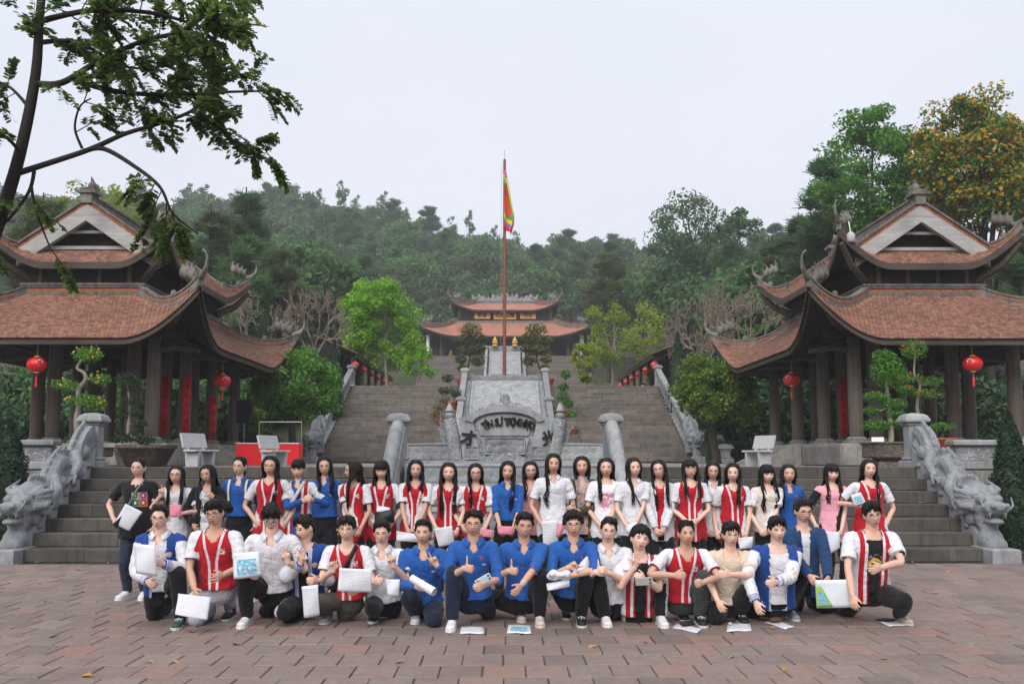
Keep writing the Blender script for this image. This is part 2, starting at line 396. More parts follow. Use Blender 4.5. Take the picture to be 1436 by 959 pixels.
# ---------------------------------------------------------------- heights of the place
TZ = 1.37                        # terrace
S0, SD, SR = 14.95, 0.40, TZ / 7 # first stairs
MY0, MD, MR, MN = 33.6, 0.38, 0.16, 19
LZ = TZ + MN * MR                # landing
LY = MY0 + MN * MD
TY0, TN, TD, TR = 79.0, 40, 0.40, 0.167
PZ = LZ + TN * TR; PYT = TY0 + TN * TD   # temple platform
SKY_X = [-60, 0, 120, 250, 330, 380, 430, 480, 520, 560, 600, 650, 700, 760, 830, 880, 930, 1000, 1100, 1250, 1436, 1500]
SKY_Y = [262, 262, 265, 268, 262, 262, 268, 270, 290, 296, 306, 322, 335, 340, 330, 338, 338, 335, 330, 330, 330, 330]
def terrain(x, y):
    if y < 33: return 1.25
    px = AX + x * FP / max(y, 120); rz = HC + (HOR - interp(px, SKY_X, SKY_Y)) * 200 / FP - 10.5
    side = interp(y, [33, 42, 60, 80, 95, 120, 200, 260, 400], [1.25, 2.4, 4.6, 7.6, 10.0, 14.0, rz, rz - 2, rz - 40])
    mid = interp(y, [33, 41, 79, 95, 118, 200, 260, 400], [1.0, 3.8, 3.9, 10.2, 10.6, rz, rz - 2, rz - 40])
    t = min(1, max(0, (abs(x) - 8.0 - (2.5 if y > 80 else 0)) / 3.0)); t = t * t * (3 - 2 * t)
    if y > 125: t = max(t, min(1, (y - 125) / 40))
    z = lerp(mid, side, t)
    return z + (noise.noise((x * .05, y * .05, 0)) * 1.6 + noise.noise((x * .2, y * .2, 3)) * .4) * (1 if t > .5 else 0) * min(1, (y - 33) / 20)
def build_terrain():
    xs = np.concatenate([np.linspace(-190, -40, 26), np.linspace(-36, 36, 49), np.linspace(40, 190, 26)])
    ys = np.concatenate([np.linspace(33, 130, 66), np.linspace(135, 400, 44)])
    v = [(x, y, terrain(x, y)) for y in ys for x in xs]; nx = len(xs)
    f = [(j * nx + i, j * nx + i + 1, (j + 1) * nx + i + 1, (j + 1) * nx + i) for j in range(len(ys) - 1) for i in range(nx - 1)]
    t = NT('hillside_soil'); g = t.tc(); n = t.noise(.35, g, 6); c = t.ramp(n, [(.3, (.03, .03, .016)), (.55, (.05, .062, .026)), (.75, (.10, .075, .05))])
    t.bump(t.noise(3, g, 6), .6, .2)
    o = link('hillside', np_mesh('hillside', v, f, t.done(c, .95), True)); o['kind'] = 'structure'
build_terrain()
g = MB(); g.add([(-1500, -1500, -.06), (1500, -1500, -.06), (1500, 1500, -.06), (-1500, 1500, -.06)], [(0, 1, 2, 3)])
tag(g.build('ground', M['soil']), kind='structure')
# ---------------------------------------------------------------- paved yard
g = MB(); g.box((0, 3.0, -.032), (60, 24.6, .05)); yard = tag(g.build('paved_yard', M['mortar']), kind='structure')
pv = MB(); pv.bbox((0, 0, 0), (.305, .4005, .05), .006); pvm = pv.mesh('paver', M['paver'])
it = []
rowp, colp = .412, .312
for j in range(-10, 27):
    y = 4.15 + j * rowp
    if y > 14.75: continue
    off = (j % 2) * colp * .5 + random.uniform(-.012, .012)
    lim = 12.5 if y > 4.2 else 5.0
    for i in range(-42, 43):
        x = i * colp + off
        if abs(x) > lim: continue
        vis = y > 6.6 and abs(x - 0.03) < .525 * y
        it.append((0 if vis else 1, y, ((x + random.uniform(-.003, .003), y + random.uniform(-.003, .003), -.018 + random.uniform(-.0035, .0035)),
                   (random.gauss(0, .006), random.gauss(0, .006), random.gauss(0, .005)), (random.uniform(.985, 1.0), random.uniform(.985, 1.0), 1))))
it.sort(key=lambda q: (q[0], q[1]))
pieces(yard, 'paver', M['paver'], [q[2] for q in it], pvm)
# ---------------------------------------------------------------- terrace and first stairs
g = MB(); g.box((0, 26.2, TZ / 2 - .02), (90, 17.4, TZ - .04)); tag(g.build('terrace', M['plinth']), kind='structure')
g = MB()
for i in range(7): g.box((0, S0 + SD * i + 1.45 - .0 + .02, SR * (i + .5) - .012), (14.3, 2.9, SR - .02))
first = tag(g.build('first_stairs', M['mortar']), kind='structure')
bm_ = MB(); bm_.bbox((0, 0, 0), (1.0, .46, SR), .012); blk = bm_.mesh('step_block', M['step'])
it = []
for i in range(7):
    x = -7.18 - random.uniform(0, .5)
    while x < 7.18:
        L = random.uniform(.75, 1.35); a = max(x, -7.18); b = min(x + L, 7.18); x += L
        if b - a < .1: continue
        it.append((((a + b) / 2, S0 + SD * i + .23 + random.uniform(-.006, .006), SR * (i + .5) + random.uniform(-.004, .004)), (0, random.gauss(0, .002), random.gauss(0, .003)), (b - a - .006, 1, 1)))
pieces(first, 'step_block', M['step'], it, blk)
# terrace paving edge either side of the stairs, with parapets standing on it
def parapet(sx):
    root = empty('stone_parapet', (sx * 16.3, 17.62, TZ - .04), 0, None, 'parapet')
    tag(root, 'low carved stone parapet running to the dragon balustrade beside the ' + ('yellow-blossom bonsai' if sx < 0 else 'red-flowered potted shrub'), 'parapet')
    b = MB(); b.bbox((0, 0, .07), (16.9, .34, .14), .015).bbox((0, 0, .46), (16.9, .36, .10), .02); b.build('rail', M['grey'], root)
    n = 12
    for i in range(n):
        q = MB(); q.bbox((-8.4 + 16.8 * (i + .5) / n, 0, .275), (16.8 / n - .03, .2, .268), .012); q.build('panel', M['carvedf'], root)
for sx in (-1, 1): parapet(sx)
g = MB(); g.box((0, 17.42, TZ / 2 - .03), (90, .1, TZ - .06)); tag(g.build('retaining_wall', M['plinth']), 'dark stone retaining wall under the terrace', 'wall')
for sx in (-1, 1):
    g = MB(); g.box((sx * 19.4, 16.4, .02), (23.2, 2.0, .1)); tag(g.build('garden_bed', M['soil']), kind='structure')
# ---------------------------------------------------------------- posts
def post_mesh(w, h, cap=1.0):
    b = MB(); b.bbox((0, 0, .08), (w * 1.6, w * 1.6, .16), .02); b.bbox((0, 0, .19), (w * 1.3, w * 1.3, .06), .02)
    b.bbox((0, 0, .2 + (h - .42) / 2), (w, w, h - .42), .02)
    b.bbox((0, 0, h - .20), (w * 1.2, w * 1.2, .06), .02); b.bbox((0, 0, h - .13), (w * 1.62, w * 1.62, .09), .025)
    b.lathe([(w * .74, h - .085), (w * .68, h - .05), (w * .48, h - .02), (w * .15, h)], 4, sq=True); return b.mesh('post', M['grey'], 35)
def dragon_rail(dim, mats):
    """sloping cheek with a crouching dragon, local: y up the stairs, x across; base at the stair foot"""
    run, rise, th = dim
    b = MB(); k = rise / run
    poly = [(.0, 0), (.0, .24), (.12, .30), (run, rise + .34), (run, rise - .28), (.55, 0)]
    m = Matrix(((0, 0, 1, -th / 2), (1, 0, 0, 0), (0, 1, 0, 0), (0, 0, 0, 1))); b.prism(poly, 0, th, m)
    slab = b.mesh('cheek', M['grey'])
    q = MB()
    def S(y, z, x=0): return (x, y, k * y + .30 + z)
    path = spline([S(run, .30), S(run * .93, .34), S(run * .84, .26), S(run * .75, .08), S(run * .65, .22), S(run * .55, .38), S(run * .45, .26), S(run * .40, .08), S(run * .34, .2), S(run * .26, .36), S(.48, .42), S(.34, .36)], 6)
    n = len(path); q.tube(path, [lerp(.13, .185, i / n) for i in range(n)], 10)
    q.tube(spline([S(run, .1), S(run * .8, .12), S(run * .5, .1), S(run * .2, .1), S(.2, .1)], 4), .15, 8)
    # tail scroll against the post
    q.prism([(run, rise + .1), (run, rise + .70), (run - .14, rise + .71), (run - .36, rise + .58), (run - .52, rise + .40), (run - .6, rise + .16), (run - .5, rise)], 0, .24, Matrix(((0, 0, 1, -.11), (1, 0, 0, 0), (0, 1, 0, 0), (0, 0, 0, 1))))
    # dorsal fins
    for i in range(5, n - 8, 2):
        p = path[i]; t = (path[i + 1] - path[i - 1]).normalized(); nz = Vector((1, 0, 0)).cross(t); nz = nz if nz.z > 0 else -nz
        q.tube([p, p + nz * .2 + Vector((0, .03, 0)), p + nz * .26 + Vector((0, .08, 0))], [(.04, .11), (.035, .085), .025], 6)
    # side scales and claws as swirls
    for i in range(7):
        y = run * (.2 + .11 * i)
        for sx in (-1, 1):
            q.ell((sx * th * .46, y, k * y + .34 + .1 * math.sin(i * 2.3)), (.07, .13, .12), 10, 6)
            q.ell((sx * th * .5, y + .1, k * y + .22), (.045, .1, .05), 8, 6)
    for sx in (-1, 1):
        for yy in (.42, .7):
            y0 = run * yy; q.tube([S(y0, .35, sx * .12), S(y0 - .12, .22, sx * .24), S(y0 - .3, .12, sx * .22)], [.1, .085, .06], 8)
            for c in (-.05, 0, .05): q.tube([S(y0 - .28, .12, sx * .22 + c), S(y0 - .42, .08, sx * .22 + c * 1.6)], [.035, .012], 6)
    # head facing down the stairs
    h = Vector((0, .30, .74)); A = h
    q.ell(A + Vector((0, .02, .06)), (.2, .24, .2), 14, 10)
    q.ell(A + Vector((0, -.24, .03)), (.155, .22, .105), 14, 10)
    q.ell(A + Vector((0, -.40, .07)), (.12, .09, .085), 12, 8)
    q.ell(A + Vector((0, -.22, -.15)), (.125, .22, .06), 12, 8)
    q.ell(A + Vector((0, 0, -.12)), (.17, .2, .16), 12, 8)
    for sx in (-1, 1):
        q.ell(A + Vector((sx * .1, -.46, .09)), (.045, .045, .04), 8, 6); q.ell(A + Vector((sx * .13, -.12, .17)), (.075, .09, .07), 10, 8)
        q.tube([A + Vector((sx * .12, .02, .22)), A + Vector((sx * .2, .2, .34)), A + Vector((sx * .2, .42, .36))], [.06, .045, .015], 8)
        q.tube([A + Vector((sx * .17, -.02, .05)), A + Vector((sx * .3, .14, .06)), A + Vector((sx * .33, .3, .14))], [.07, .05, .015], 8)
        for j in range(5):
            a = -.6 + j * .35
            q.tube([A + Vector((sx * .16, .08, .04 + .05 * j)), A + Vector((sx * (.26 + .02 * j), .26, .0 + a * .25 + .1)), A + Vector((sx * .24, .46, -.02 + a * .4 + .16))], [.06, .045, .012], 6)
        for j in range(4): q.tube([A + Vector((sx * .115, -.12 - .08 * j, -.03)), A + Vector((sx * .115, -.13 - .08 * j, -.105))], [.026, .008], 6)
        q.tube([A + Vector((sx * .13, -.36, .0)), A + Vector((sx * .22, -.4, .08)), A + Vector((sx * .24, -.3, .22))], [.03, .022, .01], 6)
    q.tube([A + Vector((0, -.1, -.2)), A + Vector((0, -.06, -.42)), A + Vector((0, -.02, -.62))], [.12, .15, .2], 10)
    q.ell((0, .2, .3), (.19, .2, .2), 12, 8); q.ell((0, .04, .24), (.17, .15, .14), 10, 8)
    me = remesh(q, .014, 1, .3, .4, 'dragon'); me.materials.append(M['dragon'])
    bb = MB(); bb.bbox((0, .08, .09), (th * 1.4, .72, .24), .02)
    return slab, me, bb.mesh('base_block', M['grey'])
slab, drag, bblk = dragon_rail((2.6, TZ, .30), None)
pm = post_mesh(.27, 1.0)
for sx, nm in ((-1, 'below the yellow-blossom bonsai'), (1, 'below the red-flowered potted shrub')):
    r = tag(empty('dragon_balustrade', (sx * 7.29, S0 - .02, 0)), 'carved grey stone dragon balustrade running down beside the wide steps ' + nm, 'balustrade', 'dragon balustrades of the first stairs')
    link('cheek', slab, r); link('dragon', drag, r); link('base_block', bblk, r); link('post', pm, r, (0, 2.83, TZ - .05))
# plain sloped inner rails beside the carved centre
def inner_rail(sx):
    r = tag(empty('sloped_balustrade', (sx * 1.88, S0 - .02, 0)), 'plain sloping stone rail with capped post at the ' + ('magenta-flower' if sx < 0 else 'green topiary') + ' side of the scroll wall', 'balustrade', 'sloping rails beside the scroll wall')
    b = MB(); m = Matrix(((0, 0, 1, -.13), (1, 0, 0, 0), (0, 1, 0, 0), (0, 0, 0, 1)))
    b.prism([(-.3, 0), (-.3, .34), (0, .5), (2.62, TZ + .72), (2.62, TZ - .3), (.5, 0)], 0, .26, m); b.build('cheek', M['carvedf'], r)
    b = MB(); b.tube([(0, -.05, .5), (0, 2.6, TZ + .72)], [.115, .115], 12); b.build('handrail', M['grey'], r, 40)
    link('post', pm, r, (0, 2.83, TZ - .05))
for sx in (-1, 1): inner_rail(sx)
r = tag(empty('carved_ramp', (0, S0, 0)), 'carved stone ramp of stepped relief slabs between the sloping rails', 'ramp')
for i in range(4):
    b = MB(); b.bbox((0, .36 + .62 * i, TZ * (i + .5) / 4 + .03), (3.36, .74, TZ / 4 + .06), .03); o = b.build('relief_slab', M['relief'], r); link('carving', relief_mesh(3.2, TZ / 4 - .02, .016, .035, .17, 40 + i), o, (0, -.015 + .62 * i, TZ * i / 4 + .05))
# ---------------------------------------------------------------- scroll wall with the motto
YS = 20.0
def q2(px, py, Y=YS): p = PX(px, py, Y); return (p.x, p.z)
def pxpoly(pts, Y=YS): return [q2(a, b, Y) for a, b in pts]
STAND = Matrix(((1, 0, 0, 0), (0, 0, -1, 0), (0, 1, 0, 0), (0, 0, 0, 1)))      # (x,z,depth) -> world; depth toward the camera is -y
sw = tag(empty('scroll_wall', (0, YS, TZ - .04)), 'grey carved scroll-shaped stone wall with a black arched motto', 'monument')
sw_inv = Matrix.Translation((0, -YS, -(TZ - .04)))
def panel(name, pts, d0, d1, mat, parent=sw, sm=None, mirror=False):
    b = MB(); P = pxpoly(pts)
    if mirror: P = [(-x, z) for x, z in P][::-1]
    P = [(x, z - (TZ - .04)) for x, z in P]
    b.prism(P, d0, d1, STAND); return b.build(name, mat, parent, sm)
def arc(cx, cy, rx, ry, a0, a1, n): return [(cx + rx * math.cos(R(a0 + (a1 - a0) * i / n)), cy - ry * math.sin(R(a0 + (a1 - a0) * i / n))) for i in range(n + 1)]
panel('base_tier', [(560, 668), (856, 668), (856, 651), (560, 651)], -.1, .5, M['relief'])
panel('base_tier', [(566, 651), (850, 651), (850, 646), (566, 646)], -.1, .42, M['grey'])
panel('centre_panel', [(672, 646), (744, 646)] + [(752, 620), (764, 592)] + arc(708, 590, 56, 20, 0, 180, 16)[1:-1] + [(652, 592), (664, 620)], -.1, .14, M['carved'])
panel('arched_frame', arc(708, 592, 55, 22, 5, 175, 18) + arc(708, 594, 45, 16, 175, 5, 18), .13, .24, M['grey'], sm=50)
panel('motto_field', [(675, 611), (741, 611), (747, 596)] + arc(708, 596, 40, 15, 0, 180, 12)[1:-1] + [(669, 596)], .12, .17, M['grey'])
panel('relief_field', [(680, 637), (736, 637), (742, 614), (674, 614)], .12, .19, M['relief'])
panel('arched_foot', [(676, 650)] + arc(708, 648, 32, 13, 180, 0, 12) + [(740, 650)], .16, .3, M['carved'])
for mi in (False, True):
    panel('wing_panel', [(650, 646), (676, 647), (668, 612), (663, 590), (655, 585), (644, 586)], -.08, .2, M['relief'], mirror=mi)
    panel('low_wall', [(568, 648), (640, 648), (640, 620), (568, 622)], -.06, .12, M['relief'], mirror=mi)
    pts = [(626, 646), (618, 610), (613, 596), (618, 600), (616, 590), (624, 592), (625, 584), (636, 587), (642, 646)]
    panel('cloud_edge', pts, -.06, .08, M['carvedf'], mirror=mi)
    b = MB(); p0 = Vector((*q2(641, 645), 0)); p1 = Vector((*q2(631, 587), 0)); s = -1 if mi else 1
    f = lambda p, d: (s * p.x, -d, p.y - (TZ - .04))
    path = [p0, p0.lerp(p1, .33), p0.lerp(p1, .66), p1]
    b.tube([f(p, .14) for p in path], [.125, .135, .135, .125], 14)
    b.build('scroll_roll', M['carvedf'], sw, 40)
    b = MB(); c = f(p1, .14); b.lathe([(.03, 0), (.09, .02), (.10, .07), (.05, .11), (.085, .15), (.05, .24), (.01, .32)], 10, c); b.build('finial', M['grey'], sw, 50)
    ch = text_mesh('才' if not mi else '光', .31, .03, M['black'], .012)
    pz = q2(657.5 if not mi else 770.5, 616)
    link('character', ch, sw, (pz[0], -.225, pz[1] - (TZ - .04)), (math.pi / 2, (.12 if not mi else -.12), 0), (1, 1, 1))
b = MB()
for i in range(9):
    a = (i - 4) / 4; p = q2(708 + a * 32, 572 + abs(a) * 5); rr = .13 - .05 * abs(a)
    b.ell((p[0], -.14, p[1] - (TZ - .04) + .02), (rr, .1, rr * (1.15 if i % 2 == 0 else .9)), 12, 8)
p = q2(708, 560); b.ell((p[0], -.14, p[1] - TZ + .03), (.11, .08, .13), 12, 8)
me = remesh(b, .02, 1, .5, .6, 'crest'); me.materials.append(M['carvedf']); link('crest', me, sw)
for (x0, x1, y0, y1, dd, cl) in ((680, 736, 637, 614, .195, .16), (572, 636, 647, 623, .125, .2), (780, 844, 647, 623, .125, .2), (562, 854, 667, 652, .505, .19), (652, 672, 644, 626, .205, .13), (744, 764, 644, 626, .205, .13)):
    p0, p1 = q2(x0, y0), q2(x1, y1); link('carving', relief_mesh(p1[0] - p0[0], p1[1] - p0[1], .013, .04, cl, int(x0)), sw, ((p0[0] + p1[0]) / 2, -dd, p0[1] - (TZ - .04)))
motto = 'TÔN SƯ TRỌNG ĐẠO'; n = len(motto)
for i, chh in enumerate(motto):
    if chh == ' ': continue
    t = (i - (n - 1) / 2) / ((n - 1) / 2); an = t * 31
    px = 712.5 + 64 * math.sin(R(an)) ; py = 591 + 62 * (1 - math.cos(R(an))) * .62 + 1
    p = q2(px, py); link('letter', text_mesh(chh, .2, .035, M['black'], .009, .80), sw, (p[0], -.19, p[1] - (TZ - .04)), (math.pi / 2, R(an * .75), 0))
# ---------------------------------------------------------------- main stairs
g = MB(); prof = [(MY0 + .06, TZ - .3)]
for i in range(MN): prof += [(MY0 + MD * i + .06, TZ + MR * (i + 1) - .03), (MY0 + MD * (i + 1) + .06, TZ + MR * (i + 1) - .03)]
prof += [(LY + .06, TZ - .3)]
mside = Matrix(((0, 0, 1, 0), (1, 0, 0, 0), (0, 1, 0, 0), (0, 0, 0, 1)))
g.prism(prof, -6.3, 6.3, mside); mains = tag(g.build('main_stairs', M['mortar']), kind='structure')
bm_ = MB(); bm_.bbox((0, 0, 0), (1.0, .44, MR), .01); blk2 = bm_.mesh('step_block', M['stair'])
it = []
for i in range(MN):
    for sx in (-1, 1):
        x = 1.62 - random.uniform(0, .6)
        while x < 6.2:
            L = random.uniform(.8, 1.5); a = max(x, 1.62); c = min(x + L, 6.2); x += L
            if c - a < .08: continue
            it.append((sx * (a + c) / 2, (MY0 + MD * i + .22 + random.uniform(-.008, .008), TZ + MR * (i + .5) + random.uniform(-.004, .004)), c - a - .008))
pieces(mains, 'step_block', M['stair'], [((x, yz[0], yz[1]), (0, random.gauss(0, .0015), random.gauss(0, .003)), (L, 1, 1)) for x, yz, L in it], blk2)
g = MB(); g.box((0, (LY + TY0) / 2 + .3, LZ - .53), (17, TY0 - LY + .6, 1.0)); tag(g.build('landing', M['stair']), kind='structure')
g = MB(); g.box((0, LY + .35, LZ - .024), (12.6, .7, .046)); tag(g.build('landing_edge', M['stair']), kind='structure')
# carved dragon ramp in the middle of the main stairs
rp = tag(empty('dragon_relief_ramp', (0, MY0, TZ)), 'sloping grey relief slab carved with clouds in the middle of the main stairs', 'ramp')
b = MB(); sl = MN * MR / (MN * MD)
b.prism([(0, -.1), (0, .14), (MN * MD, MN * MR + .14), (MN * MD, MN * MR - .3)], -1.38, 1.38, mside); o = b.build('relief_slab', M['relief'], rp); al = math.atan(sl); link('carving', relief_mesh(2.7, math.hypot(MN * MD, MN * MR), .026, .09, .62, 5), o, (0, -.06, .145), (-(math.pi / 2 - al), 0, 0))
for sx in (-1, 1):
    b = MB(); b.prism([(0, -.1), (0, .24), (MN * MD, MN * MR + .24), (MN * MD, MN * MR - .3)], sx * 1.47 - .09, sx * 1.47 + .09, mside); b.build('border', M['grey'], rp)
def stair_rail(X, name, label, group, y0, z0, y1, z1, npost, h=.85, foot=None):
    """sloping stone balustrade with posts, handrail and balusters"""
    r = tag(empty(name, (X, y0, z0)), label, 'balustrade', group)
    pmm = post_mesh(.24, h + .2); L = y1 - y0; kz = (z1 - z0) / L
    for i in range(npost):
        t = i / (npost - 1); link('post', pmm, r, (0, L * t, kz * L * t - .1))
    b = MB(); b.prism([(0, h - .18), (0, h - .02), (L, kz * L + h - .02), (L, kz * L + h - .18)], -.11, .11, mside); b.build('handrail', M['grey'], r)
    b = MB(); b.prism([(0, -.1), (0, .16), (L, kz * L + .16), (L, kz * L - .1)], -.14, .14, mside); b.build('footing', M['grey'], r)
    nb = int(L / .3); bal = MB(); bal.lathe([(.05, 0), (.05, .05), (.03, .09), (.055, .24), (.03, .4), (.05, .46), (.05, .52)], 6); bm2 = bal.mesh('baluster', M['grey'], 40)
    for i in range(nb):
        t = (i + .5) / nb
        if min(abs(t - j / (npost - 1)) for j in range(npost)) * L < .2: continue
        link('baluster', bm2, r, (0, L * t, kz * L * t + .14))
    return r
lab = {-1: ('stone balustrade with dragon foot on the stair side beside the red board', 'red board'), 1: ('stone balustrade with dragon foot on the stair side beside the clipped hedge', 'hedge')}
for sx in (-1, 1):
    rr = stair_rail(sx * 6.38, 'stair_balustrade', lab[sx][0], 'balustrades of the main stairs', MY0 + .9, TZ + .4, LY + .6, LZ, 3)
    q = link('dragon_foot', drag, rr, (0, -1.45, -.42), (0, 0, 0), (.85, .72, .9))
    link('base_block', bblk, rr, (0, -1.5, -.42), (0, 0, 0), (.9, .8, 1))
    stair_rail(sx * 1.66, 'inner_balustrade', 'narrow stone balustrade edging the carved cloud ramp', 'balustrades of the cloud ramp', MY0 + .6, TZ + .25, LY + .4, LZ, 3, .7)
# cloud parapet at the top of the ramp
cp = tag(empty('cloud_parapet', (0, LY + .55, LZ)), 'low stone parapet with a carved cloud outline in front of the flagpole', 'parapet')
pts = [(-1.5, 0)] + [(-1.5 + 3.0 * i / 24, .5 + .09 * abs(math.sin(i * 1.3)) + .12 * math.exp(-((i - 12) / 4) ** 2) - .16 * math.exp(-((i - 12) / 9) ** 2)) for i in range(25)] + [(1.5, 0)]
b = MB(); b.prism(pts, -.1, .1, STAND); b.build('panel', M['carvedf'], cp)
M['carvedfar'] = mat_stone('carved_pale_stone', (.25, .262, .275), (.42, .435, .45), .2, rel=1.5)
# ---------------------------------------------------------------- upper stairs and ramp
g = MB(); prof = [(TY0 + .06, LZ - .5)]
for i in range(TN): prof += [(TY0 + TD * i + .06, LZ + TR * (i + 1) - .03), (TY0 + TD * (i + 1) + .06, LZ + TR * (i + 1) - .03)]
prof += [(PYT + .06, LZ - .5)]
g.prism(prof, -7.9, 7.9, mside); ups = tag(g.build('upper_stairs', M['mortar']), kind='structure')
bm_ = MB(); bm_.bbox((0, 0, 0), (6.2, .46, TR), .012); sm_ = bm_.mesh('step', M['stair'])
for i in range(TN):
    for sx in (-1, 1): link('step', sm_, ups, (sx * 4.75, TY0 + TD * i + .23, LZ + TR * (i + .5)))
rp = tag(empty('upper_relief_ramp', (0, TY0, LZ)), 'upper carved stone ramp climbing to the temple behind the flagpole', 'ramp')
b = MB(); b.prism([(0, -.1), (0, .3), (TN * TD, TN * TR + .3), (TN * TD, TN * TR - .3)], -1.5, 1.5, mside); o = b.build('relief_slab', M['carvedfar'], rp); link('carving', relief_mesh(2.9, math.hypot(TN * TD, TN * TR), .06, .16, .95, 6), o, (0, -.12, .31), (-(math.pi / 2 - math.atan(TR / TD)), 0, 0))
for sx in (-1, 1): stair_rail(sx * 1.75, 'upper_balustrade', 'stone balustrade edging the upper carved ramp below the temple', 'balustrades of the upper ramp', TY0 + .5, LZ + .2, PYT + .2, PZ, 6, .95)
for k, yy in enumerate((TY0 + TN * TD * .5, PYT + .1)):
    b = MB(); b.bbox((0, 0, .5), (3.1, .2, 1.0), .03); tag(b.build('relief_screen', M['carvedfar'], loc=(0, yy, LZ + (PZ - LZ) * (.5 if k == 0 else 1) )), 'carved stone screen ' + ('halfway up' if k == 0 else 'at the top of') + ' the upper ramp', 'screen')
g = MB(); g.box((0, PYT + 11.5, PZ - 1.03), (36, 23, 2.0)); tag(g.build('temple_platform', M['stair']), kind='structure')
for sx in (-1, 1):
    b = MB(); b.lathe([(.16, 0), (.30, .05), (.26, .12), (.2, .16), (.24, .3), (.33, .36), (.2, .5), (.26, .58), (.1, .8), (.02, .98)], 12)
    tag(b.build('gilded_ornament', M['gold'], None, 40, loc=(sx * .95, PYT - .35, PZ + .9)), 'small gilded pagoda ornament on the screen before the temple', 'ornament', 'gilded ornaments before the temple')
# ---------------------------------------------------------------- roofs
class Skirt:
    """four hipped roof slopes between an eave rectangle and an inner rectangle, corners swept up"""
    def __init__(s, ax, ay, bx, by, ze, zt, lift, push, p0=.45, sag=.25): s.__dict__.update(locals())
    def P(s, side, u, v):
        u = np.asarray(u, float); v = np.asarray(v, float)
        c = np.clip((np.abs(u) - s.p0) / (1 - s.p0), 0, None) ** 2
        L, D = (s.ax, s.ay) if side % 2 == 0 else (s.ay, s.ax); l, d = (s.bx, s.by) if side % 2 == 0 else (s.by, s.bx)
        eo = D + s.push * c; el = u * (L + s.push * c)
        a = el + (u * l - el) * v; o = eo + (d - eo) * v
        z = s.ze + (s.zt - s.ze) * (v - s.sag * v * (1 - v)) + s.lift * c * (1 - v) ** 2
        x, y = {0: (a, -o), 1: (o, a), 2: (-a, o), 3: (-o, -a)}[side]
        return np.stack([x, y, z], -1)
    def grid(s, side, nu, nv, dz=0.0):
        U, V = np.meshgrid(np.linspace(-1, 1, nu), np.linspace(0, 1, nv)); p = s.P(side, U.ravel(), V.ravel()); p[:, 2] += dz
        f = [(j * nu + i, j * nu + i + 1, (j + 1) * nu + i + 1, (j + 1) * nu + i) for j in range(nv - 1) for i in range(nu - 1)]
        return p, f
def tile_field(Pf, length_at, nrow, tw, jit=.004):
    """overlapping small tiles on a surface Pf(u,v)"""
    V = []; F = []; b = 0
    for j in range(nrow):
        v0 = j / nrow; v1 = min(1.0, (j + 1.35) / nrow)
        n = max(2, int(length_at(v0) / tw)); e = np.linspace(-1, 1, n + 1)
        if j % 2: e = np.concatenate([[-1], (e[:-1] + e[1:]) / 2, [1]])
        u0, u1 = e[:-1], e[1:]; g = (u1 - u0) * .04; k = len(u0)
        A = Pf(u0 + g, np.full(k, v0)); B = Pf(u1 - g, np.full(k, v0)); C = Pf(u1 - g, np.full(k, v1)); D = Pf(u0 + g, np.full(k, v1))
        h = .036 + rng.normal(0, jit, k); sk = rng.normal(0, jit * .6, k)
        A2, B2 = A.copy(), B.copy(); A2[:, 2] += h + sk; B2[:, 2] += h - sk; C[:, 2] += .003; D[:, 2] += .003
        A[:, 2] -= .004; B[:, 2] -= .004
        mid = (A2 + B2) / 2; out = mid - (C + D) / 2; out /= np.linalg.norm(out, axis=1)[:, None] + 1e-9; mid = mid + out * tw * .16
        mb = mid.copy(); mb[:, 2] -= h
        q = np.stack([A, mb, B, A2, mid, B2, C, D], 1).reshape(-1, 3); V.append(q)
        i = b + 8 * np.arange(k)
        F.append(np.stack([i, i + 1, i + 4, i + 3], 1)); F.append(np.stack([i + 1, i + 2, i + 5, i + 4], 1)); F.append(np.stack([i + 3, i + 4, i + 6, i + 7], 1)); F.append(np.stack([i + 4, i + 5, i + 6, i + 6], 1)); b += 8 * k
    F4 = np.concatenate(F); return np.concatenate(V), F4
def tiles_mesh(name, Pf, length_at, nrow, tw):
    v, f = tile_field(Pf, length_at, nrow, tw); q = f[f[:, 2] != f[:, 3]]; t = f[f[:, 2] == f[:, 3]][:, :3]
    me = bpy.data.meshes.new(name)
    nl = q.size + t.size; me.vertices.add(len(v)); me.vertices.foreach_set('co', v.astype(np.float32).ravel())
    me.loops.add(nl); me.loops.foreach_set('vertex_index', np.concatenate([q.ravel(), t.ravel()]).astype(np.int32))
    me.polygons.add(len(q) + len(t)); me.polygons.foreach_set('loop_start', np.concatenate([np.arange(len(q)) * 4, q.size + np.arange(len(t)) * 3]).astype(np.int32))
    me.polygons.foreach_set('loop_total', np.concatenate([np.full(len(q), 4), np.full(len(t), 3)]).astype(np.int32))
    me.update(calc_edges=True); me.materials.append(M['tile']); return me
